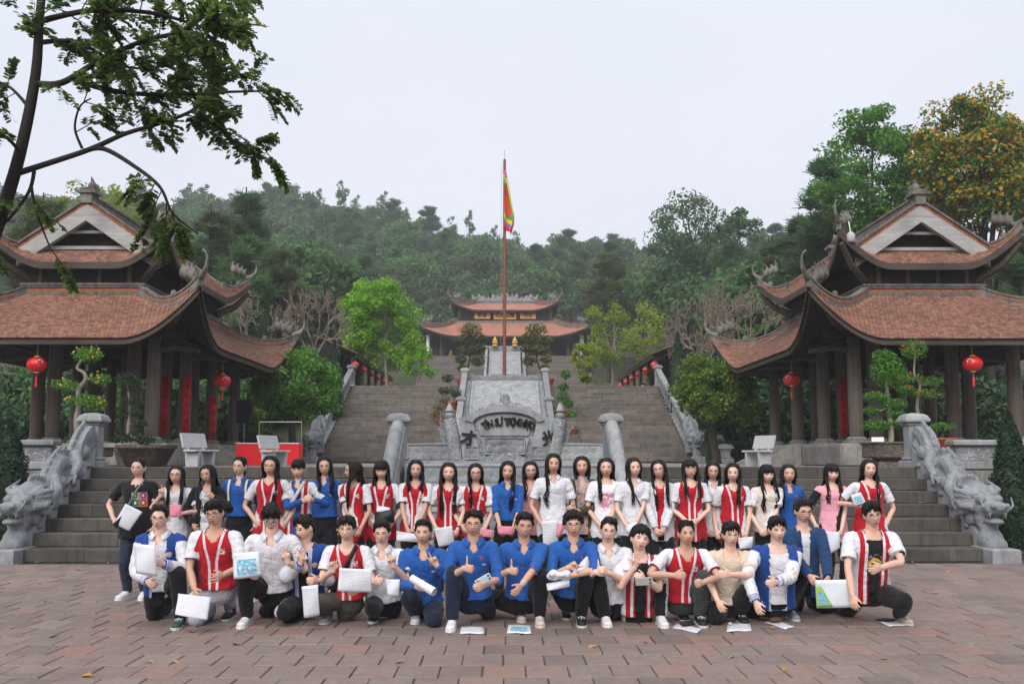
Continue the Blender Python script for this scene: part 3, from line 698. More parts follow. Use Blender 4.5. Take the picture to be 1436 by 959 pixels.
def ornament(q, p, out, s=1.0, horn=True):
    """curled mortar crest at a roof corner: p corner, out unit direction outward"""
    p = Vector(p); o = Vector(out); z = Vector((0, 0, 1)); side = o.cross(z)
    if horn:
        q.tube([p - o * .25 * s, p + o * .04 * s + z * .1 * s, p + o * .2 * s + z * .26 * s, p + o * .24 * s + z * .46 * s, p + o * .17 * s + z * .62 * s], [.085 * s, .08 * s, .055 * s, .036 * s, .014 * s], 8)
        q.tube([p + o * .16 * s + z * .6 * s, p + o * .04 * s + z * .68 * s, p - o * .02 * s + z * .6 * s], [.035 * s, .035 * s, .015 * s], 6)
    for k in range(3):
        c = p - o * (.34 + .2 * k) * s + z * (.16 + .05 * k) * s
        q.ell(c, (.12 * s, .12 * s, .14 * s), 8, 6); q.tube([c, c + z * .2 * s - o * .06 * s, c + z * .32 * s + o * .03 * s], [.07 * s, .05 * s, .012 * s], 6)
        q.tube([c + z * .05 * s, c + z * .16 * s + o * .14 * s, c + z * .26 * s + o * .1 * s], [.05 * s, .035 * s, .01 * s], 6)
def rect_sweep(mb, path, w, h0, h1):
    """upright rectangular moulding along a path"""
    P = [Vector(p) for p in path]; n = len(P); vs = []
    for i in range(n):
        t = P[min(i + 1, n - 1)] - P[max(i - 1, 0)]; s = Vector((t.y, -t.x, 0)); s = s.normalized() if s.length > 1e-6 else Vector((1, 0, 0))
        for a, b in ((-1, h0), (1, h0), (1, h1), (-1, h1)): vs.append(P[i] + s * (a * w / 2) + Vector((0, 0, b)))
    fs = [(i * 4 + k, i * 4 + (k + 1) % 4, (i + 1) * 4 + (k + 1) % 4, (i + 1) * 4 + k) for i in range(n - 1) for k in range(4)]
    mb.add(vs, fs + [(3, 2, 1, 0), tuple((n - 1) * 4 + k for k in range(4))])
def skirt_roof(root, sk, tw, nrow, pre, tiled=True, fine=(0, 1, 3), orn=1.0):
    S_ = ('front', 'right', 'back', 'left')
    for side in range(4):
        if tiled:
            L, l = ((sk.ax, sk.bx) if side % 2 == 0 else (sk.ay, sk.by)); f = 1 if side in fine else 2
            o = link('tiled_slope', tiles_mesh('tiled_slope', lambda u, v, s=side: sk.P(s, u, v), lambda v: 2 * lerp(L, l, v) * 1.05, nrow // f, tw * f), root); o['kind'] = 'stuff'
            p, f = sk.grid(side, 61, 11, -.035)
        else: p, f = sk.grid(side, 41, 9, 0)
        link('roof_deck', np_mesh('roof_deck', p, f, M['wood'] if tiled else M['tile2'], True), root)
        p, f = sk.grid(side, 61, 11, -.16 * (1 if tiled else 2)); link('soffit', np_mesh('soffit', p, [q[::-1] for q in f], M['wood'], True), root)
        b = MB(); u = np.linspace(-1, 1, 49); e = sk.P(side, u, np.zeros(49)); e2 = sk.P(side, u, np.full(49, .03))
        rect_sweep(b, e2, .05, -.17, -.015); b.build('eave_board', M['fascia'], root)
        # rafters
        if tiled:
            b = MB()
            for uu in np.linspace(-.96, .96, int((sk.ax if side % 2 == 0 else sk.ay) * 2 / .42)):
                a = sk.P(side, [uu] * 6, np.linspace(.04, .95, 6)); a[:, 2] -= .115; b.tube(list(a), .035, 4)
            o = b.build('rafter_row', M['wood'], root); o['kind'] = 'stuff'
        # hip ridge
        v = np.linspace(1, 0, 22); hp = sk.P(side, np.full(22, 1.0), v); hp[:, 2] += .0
        b = MB(); s = 1 if tiled else 2.2
        rect_sweep(b, hp, .13 * s, -.02, .17 * s); b2 = MB(); h2 = hp.copy(); h2[:, 2] += .17 * s; rect_sweep(b2, h2, .18 * s, 0, .045 * s)
        b.build('hip_ridge', M['ridge'], root); b2.build('ridge_cap', M['ridge'], root)
        b = MB(); h3 = hp[2:-3].copy(); h3[:, 2] += .065 * s; rect_sweep(b, h3, .15 * s, 0, .06 * s); b.build('ridge_band', M['terra'], root)
        d = hp[-1] - hp[0]; d[2] = 0; d /= np.linalg.norm(d)
        q = MB(); ornament(q, hp[-1] + np.array((0, 0, .1)), d, orn); 
        c = hp[12]; q.ell(c + np.array((0, 0, .25)), (.08, .08, .1), 8, 6)
        me = remesh(q, .028 * max(1, orn * .8), 1, .4, None, 'corner_crest'); me.materials.append(M['ridge']); link('corner_crest', me, root)
def frieze(root, bx, by, z, s=1.0):
    for (w, h0, h1, m) in ((.16, 0, .07, 'ridge'), (.10, .07, .17, 'terra'), (.17, .17, .22, 'ridge'), (.22, .22, .27, 'ridge')):
        b = MB(); c = [(-bx, -by, z), (bx, -by, z), (bx, by, z), (-bx, by, z)]
        b.box((0, -by, z + (h0 + h1) / 2 * s), (2 * bx + w, w, (h1 - h0) * s)).box((0, by, z + (h0 + h1) / 2 * s), (2 * bx + w, w, (h1 - h0) * s))
        b.box((-bx, 0, z + (h0 + h1) / 2 * s), (w, 2 * by - w, (h1 - h0) * s)).box((bx, 0, z + (h0 + h1) / 2 * s), (w, 2 * by - w, (h1 - h0) * s))
        b.build('frieze_band', M[m], root)
def column(root, x, y, z, h, r, name='column'):
    b = MB(); b.lathe([(r * 1.0, 0), (r * 1.06, h * .3), (r * 1.0, h * .6), (r * .84, h)], 16); c = b.build(name, M['column'], root, 40, loc=(x, y, z))
    q = MB(); q.bbox((0, 0, .03), (r * 3.1, r * 3.1, .06), .01); q.lathe([(r * 1.5, .06), (r * 1.55, .1), (r * 1.2, .15)], 16); q.build('column_base', M['plinth'], c, 40, loc=(0, 0, -.12))
def pavilion():
    r = empty('pavilion', (-9.93, 26.4, TZ - .04)); Z = -TZ + .04
    pz = .52
    b = MB(); b.bbox((0, 0, pz / 2), (4.7, 7.8, pz), .03); b.build('plinth', M['plinth'], r)
    for i in range(8):
        q = MB(); q.bbox((2.36, -3.45 + i * .98, pz / 2 - .02), (.06, .95, pz - .08), .01); q.build('facing_slab', M['plinth'], r)
    for i in range(5):
        q = MB(); q.bbox((-1.88 + i * .94, -3.91, pz / 2 - .02), (.91, .06, pz - .08), .01); q.build('facing_slab', M['plinth'], r)
    lower = Skirt(3.12, 4.85, 1.35, 3.15, 2.79, 4.04, 1.12, .22, .5, .3)
    upper = Skirt(1.95, 3.5, 1.5, 2.9, 4.72, 5.16, .78, .2, .42, .1)
    h = 2.55
    ys = (-3.5, -1.2, 1.1, 3.4)
    for sx in (-1, 1):
        for y in ys: column(r, sx * 1.85, y, pz + .12, h, .155)
    for sx in (-1, 1):
        for y in (-2.3, 0.0, 2.3): column(r, sx * .95, y, pz + .12, h + 1.2, .16)
    bl = [((sx * 1.85, 0, pz + h - .02), (.16, 7.6, .26)) for sx in (-1, 1)] + [((0, y, pz + h + .02), (4.2, .15, .24)) for y in ys] + [((sx * 2.35, 0, pz + h - .1), (.12, 8.4, .12)) for sx in (-1, 1)] + [((0, sy * 4.0, pz + h - .1), (5.4, .12, .12)) for sy in (-1, 1)]
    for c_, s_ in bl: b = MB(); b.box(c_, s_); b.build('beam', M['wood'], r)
    for sx in (-1, 1):
        for y in ys:
            q = MB(); q.tube([(sx * 1.7, y, pz + h - .42), (sx * 2.3, y, pz + h - .34), (sx * 2.9, y * 1.02, pz + h - .44)], [(.07, .1), (.07, .09), (.06, .05)], 6); q.build('bracket', M['fascia'], r)
    for sx in (-1, 1):
        for sy in (-1, 1):
            q = MB(); q.tube([(sx * 1.75, sy * 3.4, pz + h - .1), (sx * 2.5, sy * 4.15, pz + h + .2), (sx * 3.1, sy * 4.85, pz + h + .75)], [(.1, .14), (.09, .12), (.07, .07)], 6); q.build('corner_bracket', M['fascia'], r)
            q = MB(); q.tube([(sx * 1.35, sy * 3.0, 4.4), (sx * 1.8, sy * 3.4, 4.72), (sx * 2.1, sy * 3.7, 5.15)], [(.09, .12), (.08, .1), (.06, .06)], 6); q.build('corner_bracket', M['fascia'], r)
    skirt_roof(r, lower, .105, 26, 'lower', orn=1.0)
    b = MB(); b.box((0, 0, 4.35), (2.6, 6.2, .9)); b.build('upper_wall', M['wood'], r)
    for i in range(4):
        q = MB(); x = -1.05 + i * .7; q.box((x, -3.12, 4.36), (.09, .06, .85)); q.build('stile', M['fascia'], r)
    frieze(r, 1.35, 3.15, 4.0)
    skirt_roof(r, upper, .105, 9, 'upper', orn=.85)
    # gable roof
    gx, gy, z0, z1 = 1.5, 2.9, 5.16, 6.2
    for sx in (-1, 1):
        Pf = lambda u, v, sx=sx: np.stack([sx * (gx + (0 - gx) * v) * np.ones_like(u), u * (gy + .18) * sx, z0 + (z1 - z0) * (v - .12 * v * (1 - v)) * np.ones_like(u)], -1)
        o = link('tiled_slope', tiles_mesh('tiled_slope', Pf, lambda v: 2 * gy, 20, .105), r); o['kind'] = 'stuff'
        b = MB(); b.add([(sx * gx, -gy - .15, z0 - .06), (sx * gx, gy + .15, z0 - .06), (0, gy + .15, z1 - .06), (0, -gy - .15, z1 - .06), (sx * gx, -gy - .15, z0 - .01), (sx * gx, gy + .15, z0 - .01), (0, gy + .15, z1 - .02), (0, -gy - .15, z1 - .02)],
                        [(0, 1, 2, 3), (4, 7, 6, 5), (0, 4, 5, 1), (1, 5, 6, 2), (2, 6, 7, 3), (3, 7, 4, 0)]); b.build('roof_deck', M['wood'], r)
    for sy in (-1, 1):
        for sx in (-1, 1):
            for (d, o0, o1, m, nm) in ((.0, -.32, -.02, 'pale', 'barge_board'), (.035, -.43, -.30, 'pale', 'barge_trim'), (-.02, -.02, .09, 'terra', 'verge_band'), (.03, .09, .15, 'ridge', 'verge_cap')):
                q = MB(); y0 = sy * (gy + .2 - d * .5); y1 = sy * (gy + .30 + d)
                pts = [(sx * gx * 1.06, z0 - .05 + o0), (sx * gx * 1.06, z0 - .05 + o1), (0, z1 + o1), (0, z1 + o0)]
                a = [(x, y0, z) for x, z in pts] + [(x, y1, z) for x, z in pts]
                q.add(a, [(0, 1, 2, 3), (7, 6, 5, 4), (0, 4, 5, 1), (1, 5, 6, 2), (2, 6, 7, 3), (3, 7, 4, 0)]); q.build(nm, M[m], r)
        q = MB(); q.add([(-gx * .95, sy * (gy - .15), z0 - .2), (gx * .95, sy * (gy - .15), z0 - .2), (0, sy * (gy - .15), z1 - .2)], [(0, 1, 2)]); q.build('gable_panel', M['wood'], r)
        q = MB(); q.prism([(-.66, z0 + .42), (.66, z0 + .42), (0, z1 - .26)], 0, .08, Matrix(((1, 0, 0, 0), (0, 0, 1, sy * (gy + .02) - .04), (0, 1, 0, 0), (0, 0, 0, 1)))); q.build('carved_gable_board', M['carvedw'], r)
        q = MB(); q.box((0, sy * (gy + .08), z0 + .38), (1.35, .1, .06)); q.box((0, sy * (gy + .1), z0 - .01), (2.3, .12, .08)); q.build('gable_rail', M['pale'], r)
        q = MB(); q.box((0, sy * (gy + .18), z1 + .12), (.24, .34, .24)); q.box((0, sy * (gy + .18), z1 + .27), (.42, .44, .07)); q.box((0, sy * (gy + .18), z1 + .34), (.32, .34, .06)); q.build('ridge_end_block', M['ridge'], r)
        q = MB(); c = Vector((0, sy * (gy + .1), z1 + .4))
        for k in range(4): q.ell(c + Vector((0, -sy * .09 * k, .05 + .03 * (k % 2))), (.09, .1, .12), 8, 6)
        q.tube([c, c + Vector((0, -sy * .05, .2)), c + Vector((0, sy * .06, .3))], [.08, .05, .015], 6)
        me = remesh(q, .025, 1, .4, None, 'ridge_crest'); me.materials.append(M['ridge']); link('ridge_crest', me, r)
    b = MB(); b.box((0, 0, z1 + .08), (.16, 2 * gy + .3, .2)); b.box((0, 0, z1 + .2), (.24, 2 * gy + .3, .05)); b.build('main_ridge', M['ridge'], r)
    return r
M['carvedw'] = mat_stone('carved_timber', (.06, .052, .046), (.2, .18, .165), .2, rel=7)
M['tile2'] = None
def _t2():
    t = NT('far_clay_tiles'); g = t.tc(); sp = t.sep(g)
    s = t.math('SINE', t.math('MULTIPLY', sp[0], 34.0)); s2 = t.math('SINE', t.math('MULTIPLY', sp[2], 55.0))
    n = t.noise(1.2, g, 5); c = t.ramp(n, [(.3, (.30, .125, .085)), (.7, (.42, .19, .135))]); c = t.mix(t.map(t.noise(9, g), .45, .8, 0, .4), c, (.24, .12, .09))
    t.bump(t.math('ADD', s, s2), .5, .03); return t.done(c, .8, .25)
M['tile2'] = _t2()
pav = pavilion(); tag(pav, 'open two-tier timber pavilion with curled tiled roofs beside the red display board', 'pavilion', 'tiled pavilions on the terrace')
pav2 = copy_tree(pav); pav2.location.x = 9.93; pav2.scale = (-1, 1, 1); tag(pav2, 'open two-tier timber pavilion with curled tiled roofs beside the clipped hedge', 'pavilion')
# steps with cheek walls up to each pavilion
for sx, nm in ((-1, 'red display board'), (1, 'clipped hedge')):
    r = tag(empty('pavilion_steps', (sx * 7.1, 26.6, TZ - .04)), 'short stone steps with sloping cheeks up to the pavilion near the ' + nm, 'steps')
    for i in range(3): b = MB(); b.bbox((sx * (.22 - .0 + .0) - sx * (.2 * (2 - i)) + sx * .02, 0, .09 + .17 * i), (.3, 2.0, .17), .01); b.build('step', M['plinth'], r)
    for y in (-1.12, 1.12):
        b = MB(); b.prism([(-sx * .75, 0), (sx * .42, 0), (sx * .42, .55), (sx * .3, .55)], y - .12, y + .12, Matrix(((1, 0, 0, 0), (0, 0, 1, 0), (0, 1, 0, 0), (0, 0, 0, 1)))); b.build('cheek', M['plinth'], r)
# ---------------------------------------------------------------- temple
def temple():
    Yt = 103.0; r = tag(empty('temple', (0, Yt, PZ)), 'distant temple hall with two tiers of red tiled roof above the stairs', 'temple'); q13 = FP / 98.0
    low = Skirt(8.25, 4.9, 5.0, 2.6, 2.35, 4.0, 1.05, .35, .55, .3); up = Skirt(5.2, 2.9, 3.1, .35, 5.25, 6.3, .9, .3, .5, .25)
    skirt_roof(r, low, .2, 10, 'lower', tiled=False, orn=2.0); skirt_roof(r, up, .2, 10, 'upper', tiled=False, orn=1.8)
    b = MB(); b.box((0, 0, 4.6), (9.6, 4.8, 1.6)); b.build('upper_wall', M['wood'], r)
    b = MB(); b.box((0, -2.62, 4.03), (10.2, .2, .26)).box((0, 2.62, 4.03), (10.2, .2, .26)).box((-5, 0, 4.03), (.2, 5.2, .26)).box((5, 0, 4.03), (.2, 5.2, .26)); b.build('frieze_band', M['ridge'], r)
    b = MB(); b.box((0, 0, 6.41), (6.3, .3, .32)); b.build('main_ridge', M['ridge'], r)
    q = MB()
    for sx in (-1, 1):
        for k in range(5):
            c = Vector((sx * (.7 + .5 * k), 0, 6.75 + .18 * math.sin(k * 2.1) + .1)); q.ell(c, (.26, .14, .26), 10, 8); q.tube([c, c + Vector((sx * .1, 0, .35)), c + Vector((-sx * .05, 0, .5 - .04 * k))], [.14, .09, .02], 6)
        q.tube([(sx * .3, 0, 6.55), (sx * .35, 0, 7.1), (sx * .15, 0, 7.4), (sx * .32, 0, 7.5)], [.2, .14, .1, .03], 8)
        q.tube([(sx * 3.0, 0, 6.45), (sx * 3.25, 0, 6.85), (sx * 3.5, 0, 7.35)], [.22, .18, .05], 8); q.tube([(sx * 3.2, 0, 6.75), (sx * 2.9, 0, 7.1)], [.12, .04], 6)
        q.tube([(sx * .3, 0, 6.65), (sx * 2.8, 0, 6.65)], .16, 8)
    me = remesh(q, .06, 1, .4, None, 'ridge_crest'); me.materials.append(M['grey']); link('ridge_crest', me, r)
    b = MB(); b.box((0, .6, 1.25), (13.6, 5.4, 2.5)); b.build('hall_wall', M['wood'], r)
    for i in range(14):
        x = -6.5 + i
        if i in (1, 12): continue
        b = MB(); b.box((x, -2.16, 1.35), (.94, .08, 2.3)); d = b.build('door_panel', M['fascia'], r); q = MB(); q.box((x, -2.21, 1.9), (.7, .05, .9)); q.build('door_lattice', M['wood'], d)
    for sx in (-1, 1):
        for x in (2.2, 4.4, 6.4): column(r, sx * x, -3.2, .12, 2.4, .17)
        b = MB(); b.lathe([(.19, 0), (.19, 2.4), (.24, 2.45), (.24, 2.55)], 12); b.build('stone_column', M['white'], r, 40, loc=(sx * 7.7, -4.0, 0))
    b = MB(); b.box((0, -3.2, 2.5), (15.2, .2, .26)); b.build('beam', M['wood'], r)
    for (x, w, s, nch) in ((-2.3, 1.6, '斯高', .46), (0, 2.3, '祠靈山鳳', .5), (2.35, 1.6, '所克', .46)):
        b = MB(); b.bbox((x, -2.5, 4.7), (w, .1, .78 if w > 2 else .66), .03); sg = b.build('name_board', M['board'], r)
        link('lettering', text_mesh(s, nch, .03, M['black'], .008), sg, (x, -2.57, 4.7), FACE)
        for dz in (-.42, .42): q = MB(); q.box((x, -2.5, 4.7 + dz * (1 if w > 2 else .86)), (w + .1, .14, .07)); q.build('board_frame', M['wood'], sg)
    for i in range(6): b = MB(); b.box((-4.7 + i * 1.88, -2.44, 4.6), (.26, .14, 1.4)); b.build('stile', M['fascia'], r)
    return r
M['board'] = mat_plain('ochre_signboard', (.62, .27, .06), .5, .12, 6, .05)
temple()
# altar statue glimpsed through the doorway
b = MB(); b.lathe([(.32, 0), (.36, .2), (.2, .3), (.3, .6), (.16, .85), (.17, 1.0), (.12, 1.15), (.02, 1.25)], 12); tag(b.build('altar_statue', M['gold'], None, 40, loc=(-5.5, 100.6, PZ)), 'small golden altar figure in the dark temple doorway', 'statue')
# ---------------------------------------------------------------- flagpole and flag
fp = tag(empty('flagpole', (-.02, LY + 2.2, LZ)), 'tall thin rust-red flagpole on the landing before the temple', 'flagpole')
yp = LY + 2.2; ztop = PX(708, 224, yp).z - LZ; ztip = PX(708, 210, yp).z - LZ
b = MB(); b.tube([(0, 0, 0), (0, 0, ztop * .4), (0, 0, ztop)], [.085, .075, .06], 10); b.build('pole', mat_plain('rusty_red_metal', (.20, .065, .045), .6, .3, 9, .2), fp, 40)
b = MB(); b.tube([(0, 0, ztop), (0, 0, ztip)], .012, 6); b.build('lightning_rod', M['metal'], fp)
b = MB(); b.tube([(-.16, -.05, .2), (-.14, -.02, ztop * .98)], .008, 5); b.build('halyard', M['metal'], fp)
b = MB(); b.bbox((0, 0, .3), (.5, .5, .6), .04); b.build('pedestal', M['grey'], fp)
def flag():
    z0, z1 = PX(708, 240, yp).z, PX(708, 320, yp).z; r = tag(empty('festival_flag', (0, yp, z1)), 'limp festival flag with coloured borders hanging from the flagpole', 'flag')
    H = z0 - z1; V = []; nu, nv = 22, 30
    for j in range(nv):
        t = j / (nv - 1)
        for i in range(nu):
            s = i / (nu - 1); wid = lerp(.10, .55, min(1, t * 1.5)) * (1 - .25 * max(0, t - .8) * 5 * (s > .5))
            x = -.1 + s * wid * 1.0 + .05 * math.sin(s * 9 + t * 2); y = -.12 + .11 * math.sin(s * 13 + t * 3) * min(1, t * 3)
            V.append((x, y, H * (1 - t) - .35 * s * min(1, t * 2) + .0))
    F = [(j * nu + i, j * nu + i + 1, (j + 1) * nu + i + 1, (j + 1) * nu + i) for j in range(nv - 1) for i in range(nu - 1)]
    t = NT('festival_flag_cloth'); uv = t.attr('rest'); sp = t.sep(uv)
    d = t.math('MAXIMUM', t.math('ABSOLUTE', t.math('SUBTRACT', t.math('MULTIPLY', sp[0], 1.0), .35)), t.math('MULTIPLY', t.math('ABSOLUTE', t.math('SUBTRACT', t.math('ADD', sp[1], t.math('MULTIPLY', sp[0], -.12)), .42)), 1.15))
    c = t.ramp(d, [(.0, (.75, .06, .03)), (.27, (.75, .06, .03)), (.275, (.05, .3, .06)), (.35, (.05, .3, .06)), (.355, (.75, .5, .03)), (.44, (.75, .5, .03)), (.445, (.16, .18, .5)), (.51, (.16, .18, .5)), (.515, (.75, .05, .03))])
    t.t.nodes[-1]; m = t.done(c, .7)
    for n_ in t.t.nodes:
        if n_.type == 'VALTORGB': n_.color_ramp.interpolation = 'CONSTANT'
    me = np_mesh('cloth', V, F, m, True); attr(me, 'rest', [(i / (nu - 1), j / (nv - 1), 0) for j in range(nv) for i in range(nu)], 'FLOAT_VECTOR')
    o = link('cloth', me, r); sd = o.modifiers.new('thick', 'SOLIDIFY'); sd.thickness = .008
flag()
# ---------------------------------------------------------------- foliage
def G(*c): return [tuple(x) for x in c]
LEAF = {
 'forest': mat_leaf('forest_leaf', G((.045, .115, .042), (.075, .17, .058), (.105, .21, .075), (.14, .24, .095)), .5),
 'forest2': mat_leaf('olive_forest_leaf', G((.06, .10, .035), (.09, .14, .05), (.12, .175, .065), (.14, .18, .085)), .4),
 'pine': mat_leaf('pine_needle', G((.05, .115, .05), (.08, .165, .068), (.11, .20, .08)), .45),
 'piney': mat_leaf('yellow_pine_needle', G((.05, .08, .025), (.09, .125, .04), (.125, .155, .055)), .3),
 'lime': mat_leaf('lime_leaf', G((.12, .30, .02), (.19, .43, .025), (.26, .52, .035), (.30, .54, .06)), .55),
 'ygreen': mat_leaf('yellow_green_leaf', G((.15, .26, .03), (.25, .38, .045), (.36, .46, .06), (.42, .40, .06)), .55),
 'bright': mat_leaf('bright_leaf', G((.05, .15, .024), (.09, .25, .035), (.14, .33, .05)), .5),
 'round': mat_leaf('glossy_leaf', G((.04, .13, .018), (.08, .22, .028), (.14, .32, .04)), .4, .4),
 'roundy': mat_leaf('yellowing_leaf', G((.05, .12, .014), (.12, .22, .026), (.23, .29, .04)), .4, .4),
 'dark': mat_leaf('dark_evergreen_leaf', G((.008, .022, .010), (.014, .036, .016), (.024, .055, .024)), .15),
 'hedge': mat_leaf('hedge_leaf', G((.012, .035, .012), (.022, .06, .02), (.035, .085, .03)), .2),
 'near': mat_leaf('pinnate_leaf', G((.035, .085, .025), (.07, .145, .038), (.125, .20, .05), (.20, .22, .05)), .7, .5),
 'orange': mat_leaf('orange_blossom', G((.46, .23, .02), (.58, .34, .03), (.48, .22, .03)), .45),
 'yellow': mat_leaf('yellow_blossom', G((.72, .40, .06), (.8, .52, .12)), .3),
 'redfl': mat_leaf('red_blossom', G((.55, .03, .03), (.65, .08, .06)), .3),
 'magenta': mat_leaf('magenta_blossom', G((.42, .03, .22), (.55, .06, .3)), .3),
 'dry': mat_leaf('dry_twig_leaf', G((.16, .11, .05), (.26, .19, .09)), .3),
 'bonsai': mat_leaf('bonsai_needle', G((.045, .06, .018), (.085, .10, .03), (.13, .135, .05)), .2),
}
BARK = {'dark': mat_wood('dark_bark', (.02, .016, .012), (.055, .044, .035)), 'grey': mat_wood('pale_bark', (.15, .13, .105), (.30, .265, .22)), 'bare': mat_wood('bare_grey_bark', (.11, .085, .066), (.26, .205, .16)), 'near': mat_wood('mossy_bark', (.009, .008, .006), (.022, .019, .014))}
def leaf_faces(c, size, aspect=.5, updir=None, spread=1.0, bend=.25, r=rng):
    """c: (n,3) centres -> diamond leaves; returns verts, faces"""
    n = len(c); d = r.normal(0, 1, (n, 3)) * spread
    if updir is not None: d = d + updir
    d /= np.linalg.norm(d, axis=1)[:, None] + 1e-9
    a = r.normal(0, 1, (n, 3)); a -= d * (a * d).sum(1)[:, None]; a /= np.linalg.norm(a, axis=1)[:, None] + 1e-9
    b = np.cross(d, a); s = (size * r.uniform(.65, 1.35, n))[:, None]
    v = np.stack([c - a * s * .5, c + b * s * aspect * .5 + d * s * bend * .2, c + a * s * .5, c - b * s * aspect * .5 + d * s * bend * .2], 1)
    return v.reshape(-1, 3), np.arange(4 * n).reshape(n, 4)
def crown_pts(rx, ry, rz, nclump, per, cr=.32, shell=.55, flat=.8, r=rng, droop=0):
    """clumped leaf positions inside an uneven ellipsoid"""
    d = r.normal(0, 1, (nclump, 3)); d /= np.linalg.norm(d, axis=1)[:, None]
    rad = shell + (1 - shell) * r.random(nclump) ** .6
    rad *= 1 + .22 * np.array([noise.noise(Vector(q) * 1.9 + Vector((r.random() * .1, 5, 2))) for q in d])
    cc = d * rad[:, None] * np.array([rx, ry, rz]) * (1 - cr * .45)
    R_ = (rx + ry + rz) / 3 * cr * r.uniform(.6, 1.3, nclump)
    o = r.normal(0, 1, (nclump, per, 3)); o /= np.linalg.norm(o, axis=2)[:, :, None]
    o *= (r.random((nclump, per, 1)) ** .45); o[:, :, 2] *= flat
    p = cc[:, None, :] + o * R_[:, None, None]; nrm = o + np.array([0, 0, .6])
    return cc, p.reshape(-1, 3), nrm.reshape(-1, 3)
def limb_mesh(mb, base, top, r0, targets, r=rng, seg=7, wob=.04, lean=(0, 0)):
    """tapered trunk with limbs reaching towards the clumps"""
    b = Vector(base); t = Vector(top); H = (t - b).length
    pts = [b.lerp(t, k / 6) + Vector((r.normal(0, wob * H * .3), r.normal(0, wob * H * .3), 0)) * (0 if k in (0,) else 1) for k in range(7)]
    mb.tube(pts, [r0 * lerp(1.25 if k == 0 else 1, .28, k / 6) for k in range(7)], seg)
    for q in targets:
        q = Vector(q); k = r.uniform(.35, .95); s = b.lerp(t, k)
        i = min(5, int(k * 6)); s = pts[i].lerp(pts[i + 1], k * 6 - i); m = s.lerp(q, .5) + Vector((r.normal(0, .08), r.normal(0, .08), .06)) * (q - s).length
        rr = r0 * lerp(.5, .2, k); mb.tube([s, m, q], [rr, rr * .6, rr * .2], max(4, seg - 3))
def tree_meshes(kind, rx, ry, rz, zc, leaf, bark, nclump, per, size, r0, aspect=.5, cr=.32, shell=.5, flat=.8, limbs=14, spread=.9, extra=None, seed=0):
    r = np.random.default_rng(seed)
    cc, p, nr = crown_pts(rx, ry, rz, nclump, per, cr, shell, flat, r); off = np.array([0, 0, zc])
    v, f = leaf_faces(p + off, size, aspect, nr, spread, .25, r)
    crown = np_mesh('crown', v, f, LEAF[leaf])
    mb = MB(); tg = (cc + off)[r.permutation(len(cc))[:limbs]]
    limb_mesh(mb, (0, 0, -.3), (r.normal(0, .1) * rx, r.normal(0, .1) * ry, zc + rz * .45), r0, tg, r)
    tr = mb.mesh('trunk', BARK[bark], 60); ex = None
    if extra:
        k = r.permutation(len(p))[:extra[1]]; v, f = leaf_faces(p[k] * 1.03 + off, extra[2], .7, nr[k], .6, .25, r); ex = np_mesh('blossom', v, f, LEAF[extra[0]])
    return tr, crown, ex
def pine_meshes(h, w, leaf, seed, tiers=11, z0=.25, dens=1.0, size=.5):
    """airy conifer: whorled limbs carrying needle tufts"""
    r = np.random.default_rng(seed); mb = MB(); top = Vector((r.normal(0, .15), r.normal(0, .15), h)); mb.tube([(0, 0, -.3), (top.x * .5, 0, h * .5), top], [h * .016, h * .011, h * .003], 7)
    P = []
    for k in range(tiers * 5):
        t = r.random() ** .9; z = h * lerp(z0, .95, t); L = w * (1 - t) ** .42 * min(1, .55 + t * 2.5) * r.uniform(.75, 1.15) + .2
        for j in range(1):
            a = r.uniform(0, 6.283); ln = L * r.uniform(.55, 1.1); e = Vector((math.cos(a) * ln, math.sin(a) * ln, z + ln * r.uniform(.05, .45))); s = Vector((top.x * z / h, 0, z))
            mb.tube([s, s.lerp(e, .5) + Vector((0, 0, -.04 * ln)), e], [h * .005, h * .003, h * .0012], 4)
            n = int(8 * dens * (1 + ln))
            for q in range(n):
                u = r.uniform(.35, 1.05); c = s.lerp(e, u) + Vector((r.normal(0, .16), r.normal(0, .16), r.normal(0, .16))) * (ln * .5 + .4); P.append(c)
    P = np.array(P); per = 16; o = r.normal(0, 1, (len(P), per, 3)); o /= np.linalg.norm(o, axis=2)[:, :, None]; o[:, :, 2] = np.abs(o[:, :, 2]) * .8
    # needles radiate from each tuft
    s = size * r.uniform(.6, 1.2, (len(P), per, 1)); c = P[:, None, :]; tip = c + o * s; sd = np.cross(o, r.normal(0, 1, o.shape)); sd /= np.linalg.norm(sd, axis=2)[:, :, None] + 1e-9; wd = sd * size * .085
    v = np.stack([c - wd * .5 + o * 0, c + wd * .5 + o * 0, tip + wd * .3, tip - wd * .3], 2).reshape(-1, 3); f = np.arange(len(v)).reshape(-1, 4)
    return mb.mesh('trunk', BARK['dark'], 60), np_mesh('crown', v, f, LEAF[leaf]), None
def put_tree(ms, loc, rz, sc, label, group=None, name='tree', cat='tree'):
    r = tag(empty(name, loc, rz), label, cat, group); r.scale = sc if hasattr(sc, '__len__') else (sc,) * 3
    link('trunk', ms[0], r); link('crown', ms[1], r)
    if ms[2]: link('blossom', ms[2], r)
    return r
